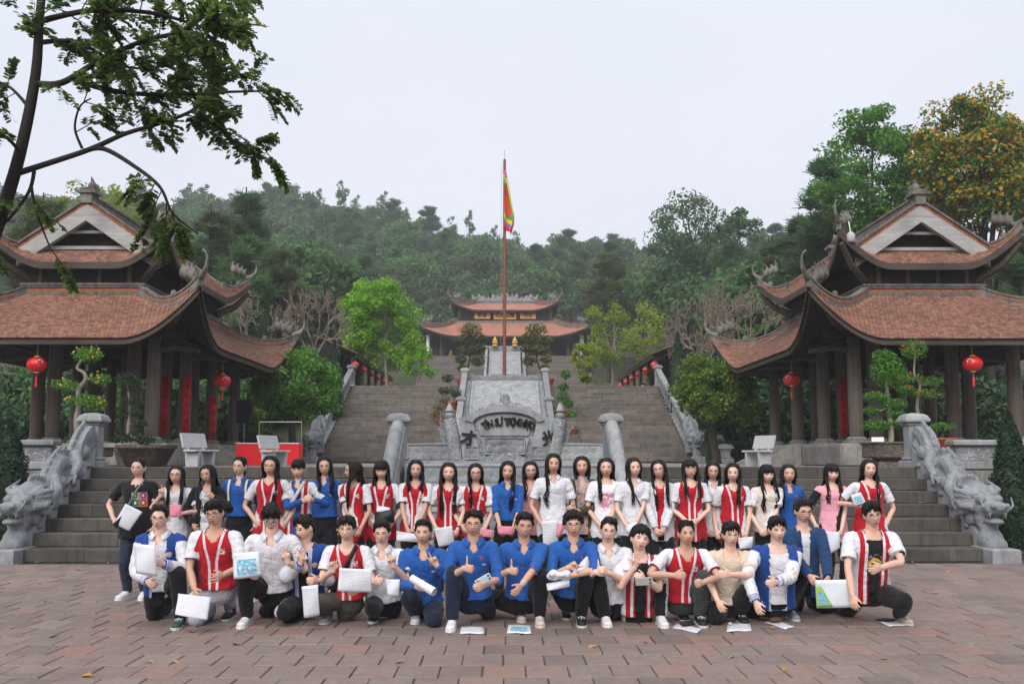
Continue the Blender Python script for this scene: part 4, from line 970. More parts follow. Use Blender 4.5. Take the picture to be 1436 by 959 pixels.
# --- hillside forest: individual trees sharing a few crowns
KINDS = []
for k in range(3): KINDS.append(('broadleaf_tree', 'dense dark green broadleaf tree on the wooded hillside', tree_meshes('b', 3.6, 3.6, 3.4, 7.2, 'forest', 'dark', 46, 90, .5, .2, .6, .34, .45, .75, 10, .9, seed=20 + k)))
for k in range(2): KINDS.append(('olive_tree', 'olive green rounded tree on the wooded hillside', tree_meshes('b', 3.0, 3.0, 3.2, 6.6, 'forest2', 'dark', 44, 90, .45, .18, .55, .34, .45, .8, 10, .9, seed=30 + k)))
for k in range(3): KINDS.append(('pine_tree', 'airy dark pine with tufted needles on the wooded hillside', pine_meshes(11.5, 2.6, 'pine', 40 + k, 11, .3, 1.0, .62)))
KINDS.append(('bare_topped_tree', 'thin open-crowned tree on the hill crest', tree_meshes('b', 1.7, 1.7, 2.6, 9.2, 'forest', 'dark', 16, 46, .4, .13, .55, .36, .35, .8, 12, .9, seed=51)))
KINDS.append(('bare_topped_tree', 'thin open-crowned tree on the hill crest', tree_meshes('b', 1.4, 1.4, 3.0, 9.6, 'pine', 'dark', 15, 40, .4, .12, .55, .34, .3, .8, 12, .9, seed=52)))
fr = random.Random(11)
spots = []
for row in range(13):
    y = 212 - row * 7.4
    wv = .56 * y + 6; n = int(2 * wv / (6.9 + .012 * (y - 120) + (0 if row > 2 else -.9)))
    for i in range(n + 1):
        x = -wv + 2 * wv * (i + fr.uniform(.1, .9)) / (n + 1); spots.append((x, y + fr.uniform(-2.5, 2.5)))
def hidden(x, y):
    px = AX + x * FP / y
    return (px < -60 and y > 150 and fr.random() < .6) or (px > 1300 and y > 135) or (px > 1180 and y > 175)
n_f = 0
for x, y in spots:
    if hidden(x, y) or n_f > 330: continue
    px = AX + x * FP / y
    if y > 203: k = fr.choice([8, 9, 0, 3, 8, 9, 0, 1]) if px < 760 else fr.choice([0, 3, 5, 6, 4])
    elif px > 720: k = fr.choice([5, 6, 7, 3, 4, 0, 3, 1])
    else: k = fr.choice([0, 1, 2, 0, 1, 3, 4, 5])
    nm, lb, ms = KINDS[k]; s = fr.uniform(.9, 1.25)
    put_tree(ms, (x, y, terrain(x, y) - .2), fr.uniform(0, 6.28), (s * fr.uniform(.9, 1.15), s * fr.uniform(.9, 1.15), s), lb, 'trees of the wooded hillside', nm); n_f += 1
for i in range(15):                       # thin trees standing out along the crest
    px = 425 + i * 21 + fr.uniform(-7, 7); y = 208; x = (px - AX) * y / FP; s = fr.uniform(1.0, 1.3); nm, lb, ms = KINDS[8 + i % 2]
    put_tree(ms, (x, y, terrain(x, y) + .5), fr.uniform(0, 6.28), (s * .8, s * .8, s * 1.12), lb, 'trees of the wooded hillside', nm)
# --- slopes beside the stairs, nearer than the temple
side = []
for i in range(64):
    y = fr.uniform(48, 116); sx = -1 if i % 2 else 1; px0 = 470 if sx < 0 else 960
    px = px0 + sx * fr.uniform(0, 420)
    if y > 84: px = AX + sx * fr.uniform(150, 420)
    x = (px - AX) * y / FP
    if abs(x) < 11.5: continue
    side.append((x, y))
for x, y in side:
    px = AX + x * FP / y; k = fr.choice([0, 1, 2, 3, 5, 6]); nm, lb, ms = KINDS[k]; z = terrain(x, y); hmax = HC + (HOR - interp(px, [0, 330, 480, 600, 820, 900, 960, 1080, 1200], [285, 285, 300, 380, 380, 345, 320, 330, 300])) * y / FP - z
    s = min(1.05, max(.3, hmax / 11.0)) * fr.uniform(.75, 1.0)
    put_tree(ms, (x, y, z - .2), fr.uniform(0, 6.28), s, {'broadleaf_tree': 'dense green broadleaf tree on the slope beside the temple stairs', 'olive_tree': 'olive green tree on the slope beside the temple stairs', 'pine_tree': 'tufted pine on the slope beside the temple stairs'}[nm], 'trees on the slopes beside the stairs', nm)
# --- single trees one can point to
def spot_tree(px, py, hw, hh, Y, leaf, bark, nclump, per, size, r0, label, name='tree', zg=None, seed=1, depth=1.0, **k):
    c = PX(px, py, Y); s = Y / FP; z0 = terrain(c.x, Y) if zg is None else zg
    ms = tree_meshes('s', hw * s, hw * s * depth, hh * s, c.z - z0, leaf, bark, nclump, per, size, r0, seed=seed, **k)
    return put_tree(ms, (c.x, Y, z0), 0, 1, label, None, name)
spot_tree(1366, 236, 94, 112, 38, 'bright', 'dark', 95, 200, .18, .16, 'tall tree full of orange-yellow blossom above the pavilion roof', 'flowering_tree', seed=3, cr=.26, shell=.4, limbs=30, extra=('orange', 7500, .18), flat=.7)
spot_tree(1296, 300, 60, 60, 43, 'bright', 'dark', 44, 150, .2, .1, 'green tree filling the gap below the orange-blossom tree', 'broadleaf_tree', seed=15, cr=.3, shell=.4, limbs=16)
spot_tree(1222, 250, 84, 110, 41, 'bright', 'dark', 74, 170, .2, .14, 'airy bright green tree between the pines and the blossoming tree', 'broadleaf_tree', seed=4, cr=.24, shell=.45, limbs=26, flat=.7)
spot_tree(968, 348, 78, 88, 84, 'forest', 'dark', 60, 150, .34, .25, 'big dark spreading tree rising above the hill line', 'broadleaf_tree', seed=5, cr=.27, shell=.55, limbs=26, flat=.65)
spot_tree(1035, 330, 34, 48, 82, 'forest', 'dark', 20, 110, .32, .15, 'detached leafy top beside the big dark spreading tree', 'broadleaf_tree', seed=6, cr=.32, shell=.35, limbs=12, flat=.7)
def spot_pine(px, pytop, hw, Y, leaf, label, seed, tiers=12, z0=.3, dens=1.2, size=.55):
    c = PX(px, pytop, Y); z = terrain(c.x, Y); ms = pine_meshes(c.z - z, hw * Y / FP, leaf, seed, tiers, z0, dens, size); return put_tree(ms, (c.x, Y, z), 0, 1, label, None, 'pine_tree')
spot_pine(1158, 212, 52, 46, 'pine', 'tall airy pine with drooping needles behind the pavilion beside the hedge', 61, 13, .35, 1.4, .5)
spot_pine(1428, 232, 46, 37, 'pine', 'dark pine at the side of the orange-blossom tree', 65, 12, .2, 1.4, .45)
spot_pine(1122, 300, 40, 50, 'pine', 'lower tufted pine beside the tall airy pine', 62, 11, .3, 1.3, .5)
spot_pine(852, 352, 40, 90, 'piney', 'yellowish pine on the slope above the temple roof corner', 63, 10, .35, 1.2, .7)
spot_pine(1085, 330, 34, 58, 'piney', 'small yellow-green pine between the dark tree and the tufted pine', 64, 9, .3, 1.2, .5)
for i, (px, py, hw, Y, lf, lb) in enumerate(((395, 348, 44, 58, 'piney', 'yellow-green pine behind the bare frangipani'), (345, 262, 60, 62, 'pine', 'tall dark pine behind the curled roof corner'), (300, 285, 48, 54, 'piney', 'olive pine standing behind the upper tiled roof'), (215, 280, 50, 50, 'piney', 'pale bushy pine behind the gable roof ridge'), (60, 270, 60, 48, 'piney', 'bushy pine behind the gable slope under the overhanging branch'))):
    spot_pine(px, py, hw, Y, lf, lb, 70 + i, 13, .15, 1.5, .5)
spot_tree(140, 300, 60, 45, 52, 'ygreen', 'grey', 26, 60, .24, .1, 'thin pale tree behind the gable with scattered yellow-green leaves', 'broadleaf_tree', seed=8, cr=.26, shell=.5, limbs=22)
spot_tree(546, 452, 50, 70, 47, 'lime', 'grey', 60, 150, .17, .1, 'fresh lime-green tree above the stairs beside the lantern gallery', 'lime_tree', zg=LZ - .4, seed=9, cr=.28, shell=.45, limbs=24, flat=.8)
spot_tree(508, 448, 36, 58, 47.5, 'lime', 'grey', 40, 150, .17, .08, 'smaller lime-green tree leaning towards the bare frangipani', 'lime_tree', zg=LZ - .4, seed=10, cr=.3, shell=.4, limbs=16, flat=.8)
spot_tree(586, 508, 26, 32, 45, 'lime', 'grey', 20, 70, .15, .04, 'low yellowing sapling under the lime-green tree', 'sapling', zg=LZ, seed=11, limbs=10)
for i, (px, py, hw, hh, Y, lb) in enumerate(((855, 472, 40, 58, 46.5, 'sparse yellow-green tree with pale trunk above the stairs'), (905, 470, 36, 52, 48, 'sparse yellow-green tree beside the lantern gallery'), (822, 505, 24, 34, 45.5, 'low yellow-leaved sapling beside the topiary pot plant'))):
    spot_tree(px, py, hw, hh, Y, 'ygreen', 'grey', 34, 64, .15, .07, lb, 'young_tree', zg=LZ - .3, seed=80 + i, cr=.26, shell=.4, limbs=24)
spot_tree(414, 540, 70, 50, 31, 'round', 'dark', 70, 170, .12, .16, 'dense rounded green tree behind the red display board', 'clipped_tree', zg=TZ - .05, seed=12, cr=.26, shell=.62, limbs=18)
spot_tree(1004, 548, 62, 58, 31, 'roundy', 'dark', 70, 170, .12, .16, 'dense rounded yellowing tree above the clipped hedge', 'clipped_tree', zg=TZ - .05, seed=13, cr=.26, shell=.62, limbs=18)
spot_tree(352, 590, 30, 22, 33, 'round', 'dark', 22, 90, .12, .05, 'small pale green bush behind the red display board', 'bush', zg=TZ - .05, seed=14)
# conical clipped evergreens
def cone_shrub(px, pyb, pyt, hw, Y, zg, label, n=7000, size=.07):
    c = PX(px, pyt, Y); h = c.z - zg; w_ = hw * Y / FP; r = np.random.default_rng(int(px))
    t = r.random(n) ** .8; a = r.uniform(0, 6.283, n); rad = w_ * np.interp(t, [0, .12, .35, .7, 1], [.7, .95, 1, .62, .04]) * (1 + .1 * np.sin(a * 5 + t * 17) + .07 * np.sin(t * 40)) * r.uniform(.82, 1.04, n)
    p = np.stack([np.cos(a) * rad, np.sin(a) * rad, t * h], 1); v, f = leaf_faces(p, size, .4, np.stack([np.cos(a), np.sin(a), np.full(n, .7)], 1), .5, .2, r)
    root = tag(empty('conical_shrub', (c.x, Y, zg)), label, 'shrub'); link('foliage', np_mesh('foliage', v, f, LEAF['dark']), root)
    b = MB(); b.lathe([(w_ * .6, .0), (w_ * .8, h * .15), (w_ * .86, h * .35), (w_ * .5, h * .7), (.01, h * .97)], 12); b.build('inner_growth', LEAF['dark'], root, 60)
    b = MB(); b.tube([(0, 0, -.1), (0, 0, h * .3)], .05, 6); b.build('stem', BARK['dark'], root)
cone_shrub(14, 700, 586, 36, 16.3, .05, 'dark conical evergreen behind the dragon head below the yellow-blossom bonsai')
cone_shrub(1414, 700, 578, 33, 16.3, .05, 'dark conical evergreen behind the dragon head below the red-flowered shrub')
cone_shrub(469, 540, 477, 15, 37, 3.0, 'slim dark cypress beside the first lantern of the gallery near the lime tree', 2500, .09)
cone_shrub(950, 560, 466, 17, 38, 2.6, 'slim dark cypress beside the bare frangipani above the hedge', 2500, .09)
cone_shrub(966, 560, 490, 16, 36, 2.4, 'shorter dark cypress beside the slim cypress above the hedge', 2500, .09)
# bare frangipani
def frangipani(px, py, hw, hh, Y, zg, label, seed, lv=6, stems=4):
    r = random.Random(seed); mb = MB(); tb = MB(); s = Y / FP; c = PX(px, py, Y); H = c.z + hh * s - zg; W = hw * s
    def grow(p, d, L, rad, k):
        e = p + d * L; m = p.lerp(e, .5) + Vector((r.gauss(0, .06), r.gauss(0, .06), r.gauss(0, .04))) * L; mb.tube([p, m, e], [rad, rad * .92, rad * .85], 4, caps=(k == 0))
        if k == 0: return
        for i in range(2 if r.random() < .62 else 3):
            a = r.uniform(0, 6.283); q = d.orthogonal().normalized(); q.rotate(Quaternion(d, a)); nd = (d * .7 + q * r.uniform(.6, 1.0) + Vector((0, 0, .16))).normalized()
            nd.x += (e.x / W) * .15; grow(e, nd.normalized(), L * r.uniform(.68, .9), rad * .78, k - 1)
    for i in range(stems):
        a = i * 6.283 / stems + r.uniform(-.3, .3); st_ = Vector((math.cos(a) * .15, math.sin(a) * .15, 0)); fk = Vector((math.cos(a) * W * .25, math.sin(a) * W * .25, max(.3, H - 2.1 * hh * s))); tb.tube([st_, st_.lerp(fk, .5) + Vector((.08, .05, 0)), fk], [.13, .11, .095], 7)
        grow(fk, Vector((math.cos(a) * .9, math.sin(a) * .8, .8)).normalized(), hh * s * .62, .06, lv)
    mesh = mb.mesh('crown', BARK['bare'], 60); tm = tb.mesh('trunk', BARK['bare'], 60); co = get_co(mesh)
    # fit the crown to its place in the photo
    zmax = np.percentile(co[:, 2], 99.5); xw = np.percentile(np.abs(co[:, 0]), 97); co[:, 2] *= H / zmax; co[:, 0] *= W / xw; co[:, 1] *= W / xw * .9; set_co(mesh, co); c2 = get_co(tm); c2[:, 2] *= H / zmax; c2[:, 0] *= W / xw; c2[:, 1] *= W / xw * .9; set_co(tm, c2)
    root = tag(empty('frangipani_tree', (c.x, Y, zg)), label, 'tree'); link('crown', mesh, root); link('trunk', tm, root)
frangipani(348, 450, 62, 50, 40, 2.2, 'leafless grey frangipani with stubby forked twigs behind the curled roof corner', 1)
frangipani(440, 450, 48, 46, 39, 2.4, 'leafless pale frangipani beside the lime-green tree', 2)
frangipani(1045, 450, 66, 52, 40, 2.4, 'leafless grey frangipani behind the pavilion beside the hedge', 3)
frangipani(985, 460, 50, 50, 39, 2.4, 'leafless frangipani beside the slim cypress', 4)
# hedges and undergrowth
def hedge(x0, x1, y, zg, h, d, label):
    n = int((x1 - x0) * 2600); r = np.random.default_rng(int(abs(x0) * 10)); f_ = r.integers(0, 3, n)
    p = np.stack([r.uniform(x0, x1, n), r.uniform(-d / 2, d / 2, n), r.uniform(0, h, n)], 1); p[f_ == 0, 2] = h + r.normal(0, .03, (f_ == 0).sum()); p[f_ == 1, 1] = -d / 2 + r.normal(0, .03, (f_ == 1).sum())
    v, f = leaf_faces(p - np.array([(x0 + x1) / 2, 0, 0]), .07, .55, np.array([0, -.5, .6]), .8, .25, r)
    root = tag(empty('hedge', ((x0 + x1) / 2, y, zg)), label, 'hedge'); link('foliage', np_mesh('foliage', v, f, LEAF['hedge']), root)
    b = MB(); b.box((0, 0, h * .48), (x1 - x0 - .1, d * .8, h * .9)); b.build('inner_growth', LEAF['dark'], root)
hedge(6.6, 15.5, 32.4, TZ - .05, .66, .7, 'dark clipped hedge behind the stone bench and pavilion steps')
hedge(-15.5, -9.0, 32.6, TZ - .05, .6, .7, 'dark clipped hedge behind the pavilion columns and black loudspeaker')
bush = [tree_meshes('u', .9, .9, .75, .8, lf, 'dark', 22, 110, .13, .05, .55, .36, .5, .85, 6, .8, seed=90 + i) for i, lf in enumerate(('hedge', 'forest', 'dark', 'hedge'))]
for i in range(150):
    y = fr.uniform(33.4, 52) if i % 3 else fr.uniform(33.4, 37); sx = -1 if i % 2 else 1; px = AX + sx * fr.uniform(190 + (52 - y) * 4, 740); x = (px - AX) * y / FP
    if abs(x) < 8.2: continue
    s = fr.uniform(.9, 2.2); k = i % 4
    put_tree(bush[k], (x, y, terrain(x, y) - .1), fr.uniform(0, 6.28), s, ('dense leafy undergrowth bush behind the pavilions', 'lighter green undergrowth bush behind the pavilions', 'blackish green undergrowth bush behind the pavilions', 'deep green low bush behind the pavilions')[k], 'bushes behind the pavilions', 'bush', 'bush')
# --- near tree with pinnate leaves hanging over the yard
def near_tree():
    Y = 9.0; r = random.Random(5); mb = MB(); s = Y / FP; root = tag(empty('overhanging_tree', (-5.6, Y, 0)), 'dark tree with feathery leaves overhanging the yard in front of a pavilion', 'tree'); O = Vector((-5.6, Y, 0))
    def L(pts, dy=0): return [PX(a, b, Y + (c[0] if c else 0) + dy) - O for a, b, *c in pts]
    br = []
    def limb(pts, r0, r1, dy=0, sub=5):
        P = spline(L(pts, dy), sub); n = len(P); mb.tube(P, [lerp(r0, r1, i / (n - 1)) * s for i in range(n)], 8); br.append(P); return P
    base = [Vector((0, 0, -.1)), Vector((.05, .0, 1.2))] + L([(-48, 430), (0, 305), (28, 215), (50, 105), (58, 0), (80, -120), (120, -220)])
    P = spline(base, 5); n = len(P); mb.tube(P, [lerp(.085, .022, i / (n - 1)) for i in range(n)], 10); br.append(P[24:])
    limb([(50, 118), (88, 116), (140, 85), (200, 58), (262, 40), (330, -12)], 5.5, 2)
    limb([(28, 242), (62, 231), (125, 210), (175, 188), (222, 174), (270, 155), (288, 130), (318, 96)], 5, 1.5)
    limb([(268, 156), (300, 172), (330, 200, .2), (372, 210, .3)], 3, 1)
    limb([(118, 212), (146, 209, -.02), (188, 233, -.2), (224, 262, -.3), (243, 300, -.3), (278, 328, -.3)], 4, 1.2)
    limb([(105, 112), (160, 128, .3), (240, 134, .5), (300, 130, .6), (368, 128, .6)], 5, 1.5)
    limb([(56, 30), (130, 15, -.4), (220, 20, -.6), (300, 45, -.7)], 5, 1.5)
    limb([(60, -30), (150, -45, .3), (260, -20, .5), (350, 8, .6)], 5, 1.5)
    limb([(55, 60), (110, 60, .8), (180, 95, 1.1), (250, 90, 1.2)], 4, 1.3)
    limb([(48, 240), (40, 270), (10, 310), (-20, 330)], 3, 1.5); limb([(44, 262), (52, 300), (72, 352)], 2.4, 1)
    limb([(115, 208), (105, 180), (112, 150), (128, 138)], 2.2, 1)
    limb([(58, 0), (20, -40, .5), (-40, -60, .8)], 5, 2); limb([(40, 150), (10, 120, .3), (-30, 110, .5)], 3, 1); limb([(30, 215), (5, 190, -.3), (-30, 180, -.4)], 3, 1)
    C = []; D = []
    def frond(p, d):
        """one pinnate leaf: rows of leaflets either side of a drooping stalk"""
        d = d.normalized(); side = d.cross(Vector((0, 0, 1))); side = side.normalized() if side.length > .1 else Vector((1, 0, 0)); up = side.cross(d); Lr = r.uniform(.13, .24); k = r.randint(6, 9); q = p.copy()
        tilt = r.uniform(-.7, .7); side = side * math.cos(tilt) + up * math.sin(tilt)
        path = [p]
        for i in range(k):
            d = (d + Vector((0, 0, -.06))).normalized(); q = q + d * (Lr / k); path.append(q)
            for sg in (-1, 1): C.append(tuple(q)); D.append(tuple((side * sg + d * .45 + Vector((0, 0, r.gauss(-.12, .12)))).normalized()))
        mb.tube([path[0], path[len(path) // 2], path[-1]], .0022, 3, caps=False)
    def twig(p, d, ln, n):
        e = p + d * ln + Vector((0, 0, -.1 * ln)); m = p.lerp(e, .5) + Vector((0, 0, .06 * ln)); mb.tube([p, m, e], [.006, .004, .002], 4, caps=False)
        for i in range(n):
            t = .2 + .8 * (i + r.random()) / n; q = p.lerp(m, t * 2) if t < .5 else m.lerp(e, t * 2 - 1); a = r.uniform(-1.2, 1.2); dd = d.copy(); dd.rotate(Quaternion(Vector((0, 0, 1)), a)); dd.z += r.gauss(-.1, .3); frond(q, dd)
    for bi, P in enumerate(br):
        n = len(P); cnt = {0: 14, 1: 24, 2: 15, 3: 8, 4: 8, 5: 20, 6: 22, 7: 22, 8: 20, 9: 4, 10: 2, 11: 3, 12: 16, 13: 12, 14: 10}.get(bi, 12)
        for k in range(cnt):
            t = r.uniform(.12 if bi not in (2, 4) else .3, 1) ** (.8 if bi != 2 else .6); i = min(n - 2, int(t * (n - 1))); p = P[i].lerp(P[i + 1], r.random()); td = (P[min(i + 2, n - 1)] - P[i]).normalized(); a = r.uniform(-1.3, 1.3)
            td.rotate(Quaternion(Vector((0, -1, 0)), a)); td.y += r.gauss(0, .5); twig(p, td.normalized(), r.uniform(.15, .42) * (1 if bi not in (2, 3) else .7), r.randint(4, 7))
    C = np.array(C); D = np.array(D); n = len(C); ln = rng.uniform(.055, .09, n)[:, None]; upv = np.array([0, 0, 1.]) + rng.normal(0, .35, (n, 3)); sd = np.cross(D, upv); sd /= np.linalg.norm(sd, axis=1)[:, None] + 1e-9; wv_ = sd * ln * .30
    v = np.stack([C, C + D * ln * .5 + wv_, C + D * ln, C + D * ln * .5 - wv_], 1).reshape(-1, 3); link('crown', np_mesh('crown', v, np.arange(4 * n).reshape(n, 4), LEAF['near']), root)
    mb.build('trunk', BARK['near'], root, 60)
    return n
near_tree()
# ---------------------------------------------------------------- lanterns, banners, galleries
M['lantern'] = mat_plain('red_lantern_silk', (.62, .006, .012), .45, .1, 12, .05, spec=.5)
def lantern_meshes():
    b = MB(); prof = [(.05, -.16), (.11, -.145), (.17, -.1), (.205, -.03), (.205, .03), (.17, .1), (.11, .145), (.05, .16)]; n = 20
    vs = []
    for r_, z in spline([(a, 0, c) for a, c in prof], 3) and [(p.x, p.z) for p in spline([(a, 0, c) for a, c in prof], 3)]:
        for k in range(n * 2): an = math.pi * k / n; q = r_ * (1.0 if k % 2 else .955); vs.append((math.cos(an) * q, math.sin(an) * q, z))
    m = len(vs) // (2 * n); w2 = 2 * n; b.add(vs, [(i * w2 + k, i * w2 + (k + 1) % w2, (i + 1) * w2 + (k + 1) % w2, (i + 1) * w2 + k) for i in range(m - 1) for k in range(w2)])
    sh = b.mesh('shade', M['lantern'], 60)
    c = MB(); c.lathe([(.06, .155), (.06, .185), (.03, .19)], 10); c.lathe([(.03, -.19), (.06, -.185), (.06, -.155)], 10); c.tube([(0, 0, .18), (0, 0, .42)], .006, 5); cap = c.mesh('cap', M['gold'])
    t = MB(); t.lathe([(.01, -.5), (.028, -.48), (.022, -.32), (.012, -.28), (.006, -.19)], 8); ts = t.mesh('tassel', M['lantern'])
    e = MB(); e.lathe([(.0, 0), (.07, .0), (.07, .004)], 14); em = e.mesh('emblem', M['white'])
    return sh, cap, ts, em
LM = lantern_meshes()
def lantern(loc, s, label, group=None, ang=.6):
    r = tag(empty('red_lantern', loc, 0), label, 'lantern', group); r.scale = (s,) * 3
    link('shade', LM[0], r); link('cap', LM[1], r); link('tassel', LM[2], r)
    e = link('emblem', LM[3], r, (math.sin(ang) * .185, -math.cos(ang) * .185, .03), (math.pi / 2 - .1, 0, ang), (1, 1, 1))
    link('character', text_mesh('福', .11, .006, M['black']), e, (0, 0, .006))
for px, py, Y, lb in ((52, 511, 21.9, 'red lantern under the dark front eave beside the yellow-blossom bonsai'), (312, 534, 25.4, 'red lantern under the side eave beside the red couplet strip'), (231, 553, 29.5, 'red lantern deep inside the pavilion behind the near column'),
                      (1110, 532, 25.6, 'red lantern under the side eave beside the dark bare columns'), (1364, 510, 21.9, 'red lantern under the dark front eave beside the red-flowered shrub')):
    lantern(PX(px, py, Y), 1.02, lb, None, .7 if px < 700 else -.7)
for sx in (-1, 1):
    nm = 'lime-green tree' if sx < 0 else 'slim cypress'
    r = tag(empty('lantern_gallery', (sx * 7.4, 50, LZ)), 'low dark timber gallery hung with red lanterns beside the ' + nm, 'gallery')
    b = MB(); e0, e1 = (-sx * 1.0, 1.55), (sx * .9, 2.35); b.add([(e0[0], -7.2, e0[1]), (e0[0], 7, e0[1]), (e1[0], 7, e1[1]), (e1[0], -7.2, e1[1]), (e0[0], -7.2, e0[1] + .07), (e0[0], 7, e0[1] + .07), (e1[0], 7, e1[1] + .07), (e1[0], -7.2, e1[1] + .07)], [(0, 1, 2, 3), (4, 7, 6, 5), (0, 4, 5, 1), (1, 5, 6, 2), (2, 6, 7, 3), (3, 7, 4, 0)]); b.build('roof', mat_plain('grey_brown_tiles', (.10, .075, .06), .85, .35, 7, .5, .03), r)
    b = MB(); b.box((sx * .85, 0, 1.1), (.08, 13.8, 2.3)); b.build('back_wall', M['wood'], r)
    b = MB(); b.box((e0[0] + sx * .06, 0, 1.46), (.09, 14, .13)); b.build('beam', M['fascia'], r)
    b = MB(); b.box((sx * .4, -7.05, 1.0), (1.0, .06, 2.0)); b.build('end_wall', M['wood'], r)
    for k in range(6): b = MB(); b.lathe([(.08, 0), (.08, 1.5)], 8); b.build('post', M['column'], r, loc=(-sx * .75, -6.6 + 2.6 * k, 0))
    for k in range(6):
        lantern((sx * 6.52, 43.2 + 2.5 * k, LZ + 1.10), .82, 'red lantern in the row under the gallery eave beside the ' + nm, 'lantern row beside the ' + nm, .7 * sx * -1)
def couplet(loc, rz, h, w_, text, label, x0=.17):
    r = tag(empty('couplet_strip', loc, rz), label, 'banner'); b = MB()
    n = 10; vs = []; 
    for j in range(2):
        for i in range(n + 1):
            a = -.62 + 1.24 * i / n; vs.append((math.sin(a) * x0, -math.cos(a) * x0, h * j))
    b.add(vs, [(i, i + 1, n + 2 + i, n + 1 + i) for i in range(n)]); o = b.build('cloth', M['red'], r, 60); sd = o.modifiers.new('t', 'SOLIDIFY'); sd.thickness = .006
    for i, c in enumerate(text): link('character', text_mesh(c, h / len(text) * .58, .004, M['black'], .0), r, (0, -x0 - .012, h - h * (i + .5) / len(text)), FACE)
for (x, y, rz, h, t, lb) in ((-8.08, 25.2, .55, 1.5, '春滿乾坤福滿門', 'bright red couplet strip on the side column near the stone bench'), (-8.98, 26.4, .25, 1.55, '天增歲月人增壽', 'shaded red couplet strip on the inner column behind the near column'), (-8.08, 27.5, .6, 1.2, '福如東海', 'narrow red couplet strip under the side lantern'),
                             (8.98, 26.4, -.25, 1.5, '福滿乾坤春滿門', 'shaded red couplet strip on the inner column above the pavilion steps')):
    couplet((x, y, TZ + (.72 if h > 1.3 else .62)), rz, h, .24, t, lb)
# loudspeaker on its stand inside the pavilion
r = tag(empty('loudspeaker', (-7.45, 28.6, TZ - .04)), 'black loudspeaker on a tripod inside the pavilion', 'loudspeaker'); b = MB(); b.bbox((0, 0, 1.5), (.4, .36, .66), .03); b.build('cabinet', M['black'], r); b = MB(); b.tube([(0, 0, .5), (0, 0, 1.2)], .02, 6); b.build('pole', M['metal'], r)
for k in range(3): a = k * 2.09; b = MB(); b.tube([(0, 0, .72), (math.cos(a) * .42, math.sin(a) * .42, .02)], .014, 5); b.build('leg', M['black'], r)
# ---------------------------------------------------------------- benches, board, steles, floodlights
M['bench'] = mat_plain('pale_terrazzo', (.40, .40, .41), .6, .15, 18, .1)
def bench(px, py, Y, rz, label):
    p = PX(px, py, Y); r = tag(empty('stone_bench', (p.x, Y, TZ - .04), rz), label, 'bench'); r.scale = (.76, .76, .76)
    b = MB(); b.bbox((0, 0, .44), (.98, .4, .055), .012); b.build('seat', M['bench'], r)
    b = MB(); b.bbox((0, .25, .70), (.98, .055, .40), .012, Matrix.Rotation(-.28, 3, 'X')); b.build('backrest', M['bench'], r)
    for x in (-.32, .32): b = MB(); b.prism([(-.16, 0), (.2, 0), (.24, .42), (.30, .6), (.24, .62), (.12, .415), (-.18, .415)], x - .04, x + .04, mside); b.build('leg', M['bench'], r)
bench(282, 640, 20.0, R(70), 'pale stone bench with tilted back in front of the pavilion plinth')
bench(386, 645, 22.0, R(70), 'pale stone bench in front of the red display board')
bench(1062, 645, 22.0, R(-70), 'pale stone bench in front of the clipped hedge')
r = tag(empty('display_board', (-5.86, 25.0, TZ - .04)), 'low bright red display board with thin metal frame behind the bench', 'sign'); b = MB(); b.bbox((0, 0, .27), (1.55, .5, .54), .01); b.build('board', mat_plain('red_board_paint', (.62, .008, .01), .45, .06, 3, .02), r)
b = MB(); b.box((0, -.256, .545), (1.56, .02, .02)); b.build('trim', M['white'], r)
for x in (-.3, .76): b = MB(); b.tube([(x, .1, 0), (x, .1, 1.08)], .012, 6); b.build('frame_post', M['metal'], r)
b = MB(); b.tube([(-.3, .1, 1.08), (.76, .1, 1.08)], .012, 6); b.build('frame_bar', M['metal'], r)
for px, Y, lb in ((427, 33.2, 'upright pale inscribed stele in the shade near the red board'), (1009, 33.4, 'upright grey inscribed stele standing behind the clipped hedge')):
    p = PX(px, 640, Y); r = tag(empty('stele', (p.x, Y, TZ - .1)), lb, 'stele'); b = MB(); b.prism([(-.14, 0), (.14, 0), (.14, .92), (.08, .99), (-.08, .99), (-.14, .92)], 0, .1, STAND); b.build('slab', M['plinth'], r)
    for i in range(4): link('character', text_mesh('師道尊嚴'[i], .13, .006, M['black']), r, (0, -.106, .8 - i * .17), FACE)
for px, Y, lb in ((1016, 31.2, 'short capped stone post in front of the clipped hedge'),):
    p = PX(px, 640, Y); tag(link('stone_post', post_mesh(.3, .62), None, (p.x, Y, TZ - .04)), lb, 'post')
def floodlight(loc, rz, h, label):
    r = tag(empty('floodlight', loc, rz), label, 'floodlight'); b = MB(); b.tube([(0, 0, 0), (0, .02, h)], .012, 6); b.build('stand', M['white'], r); m = Matrix.Rotation(-.5, 3, 'X')
    b = MB(); b.bbox((0, 0, h + .02), (.26, .06, .17), .012, m); b.build('housing', M['metal'], r); b = MB(); b.box((0, -.033, h + .03), (.22, .01, .13), m); b.build('lens', M['white'], r)
p = PG(1384, 778); floodlight((p.x, p.y, 0), -.15, .22, 'small white floodlight on the yard beside the dragon base'); floodlight((-8.2, 22.2, TZ + .48), .5, .1, 'floodlight at the foot of the near pavilion column'); floodlight((8.3, 22.2, TZ - .04), -.4, .55, 'floodlight on a thin white stand before the pavilion plinth')
p = PG(40, 775); floodlight((p.x + .05, p.y + .05, .0), .2, .16, 'small dark floodlight beside the dragon claw base')
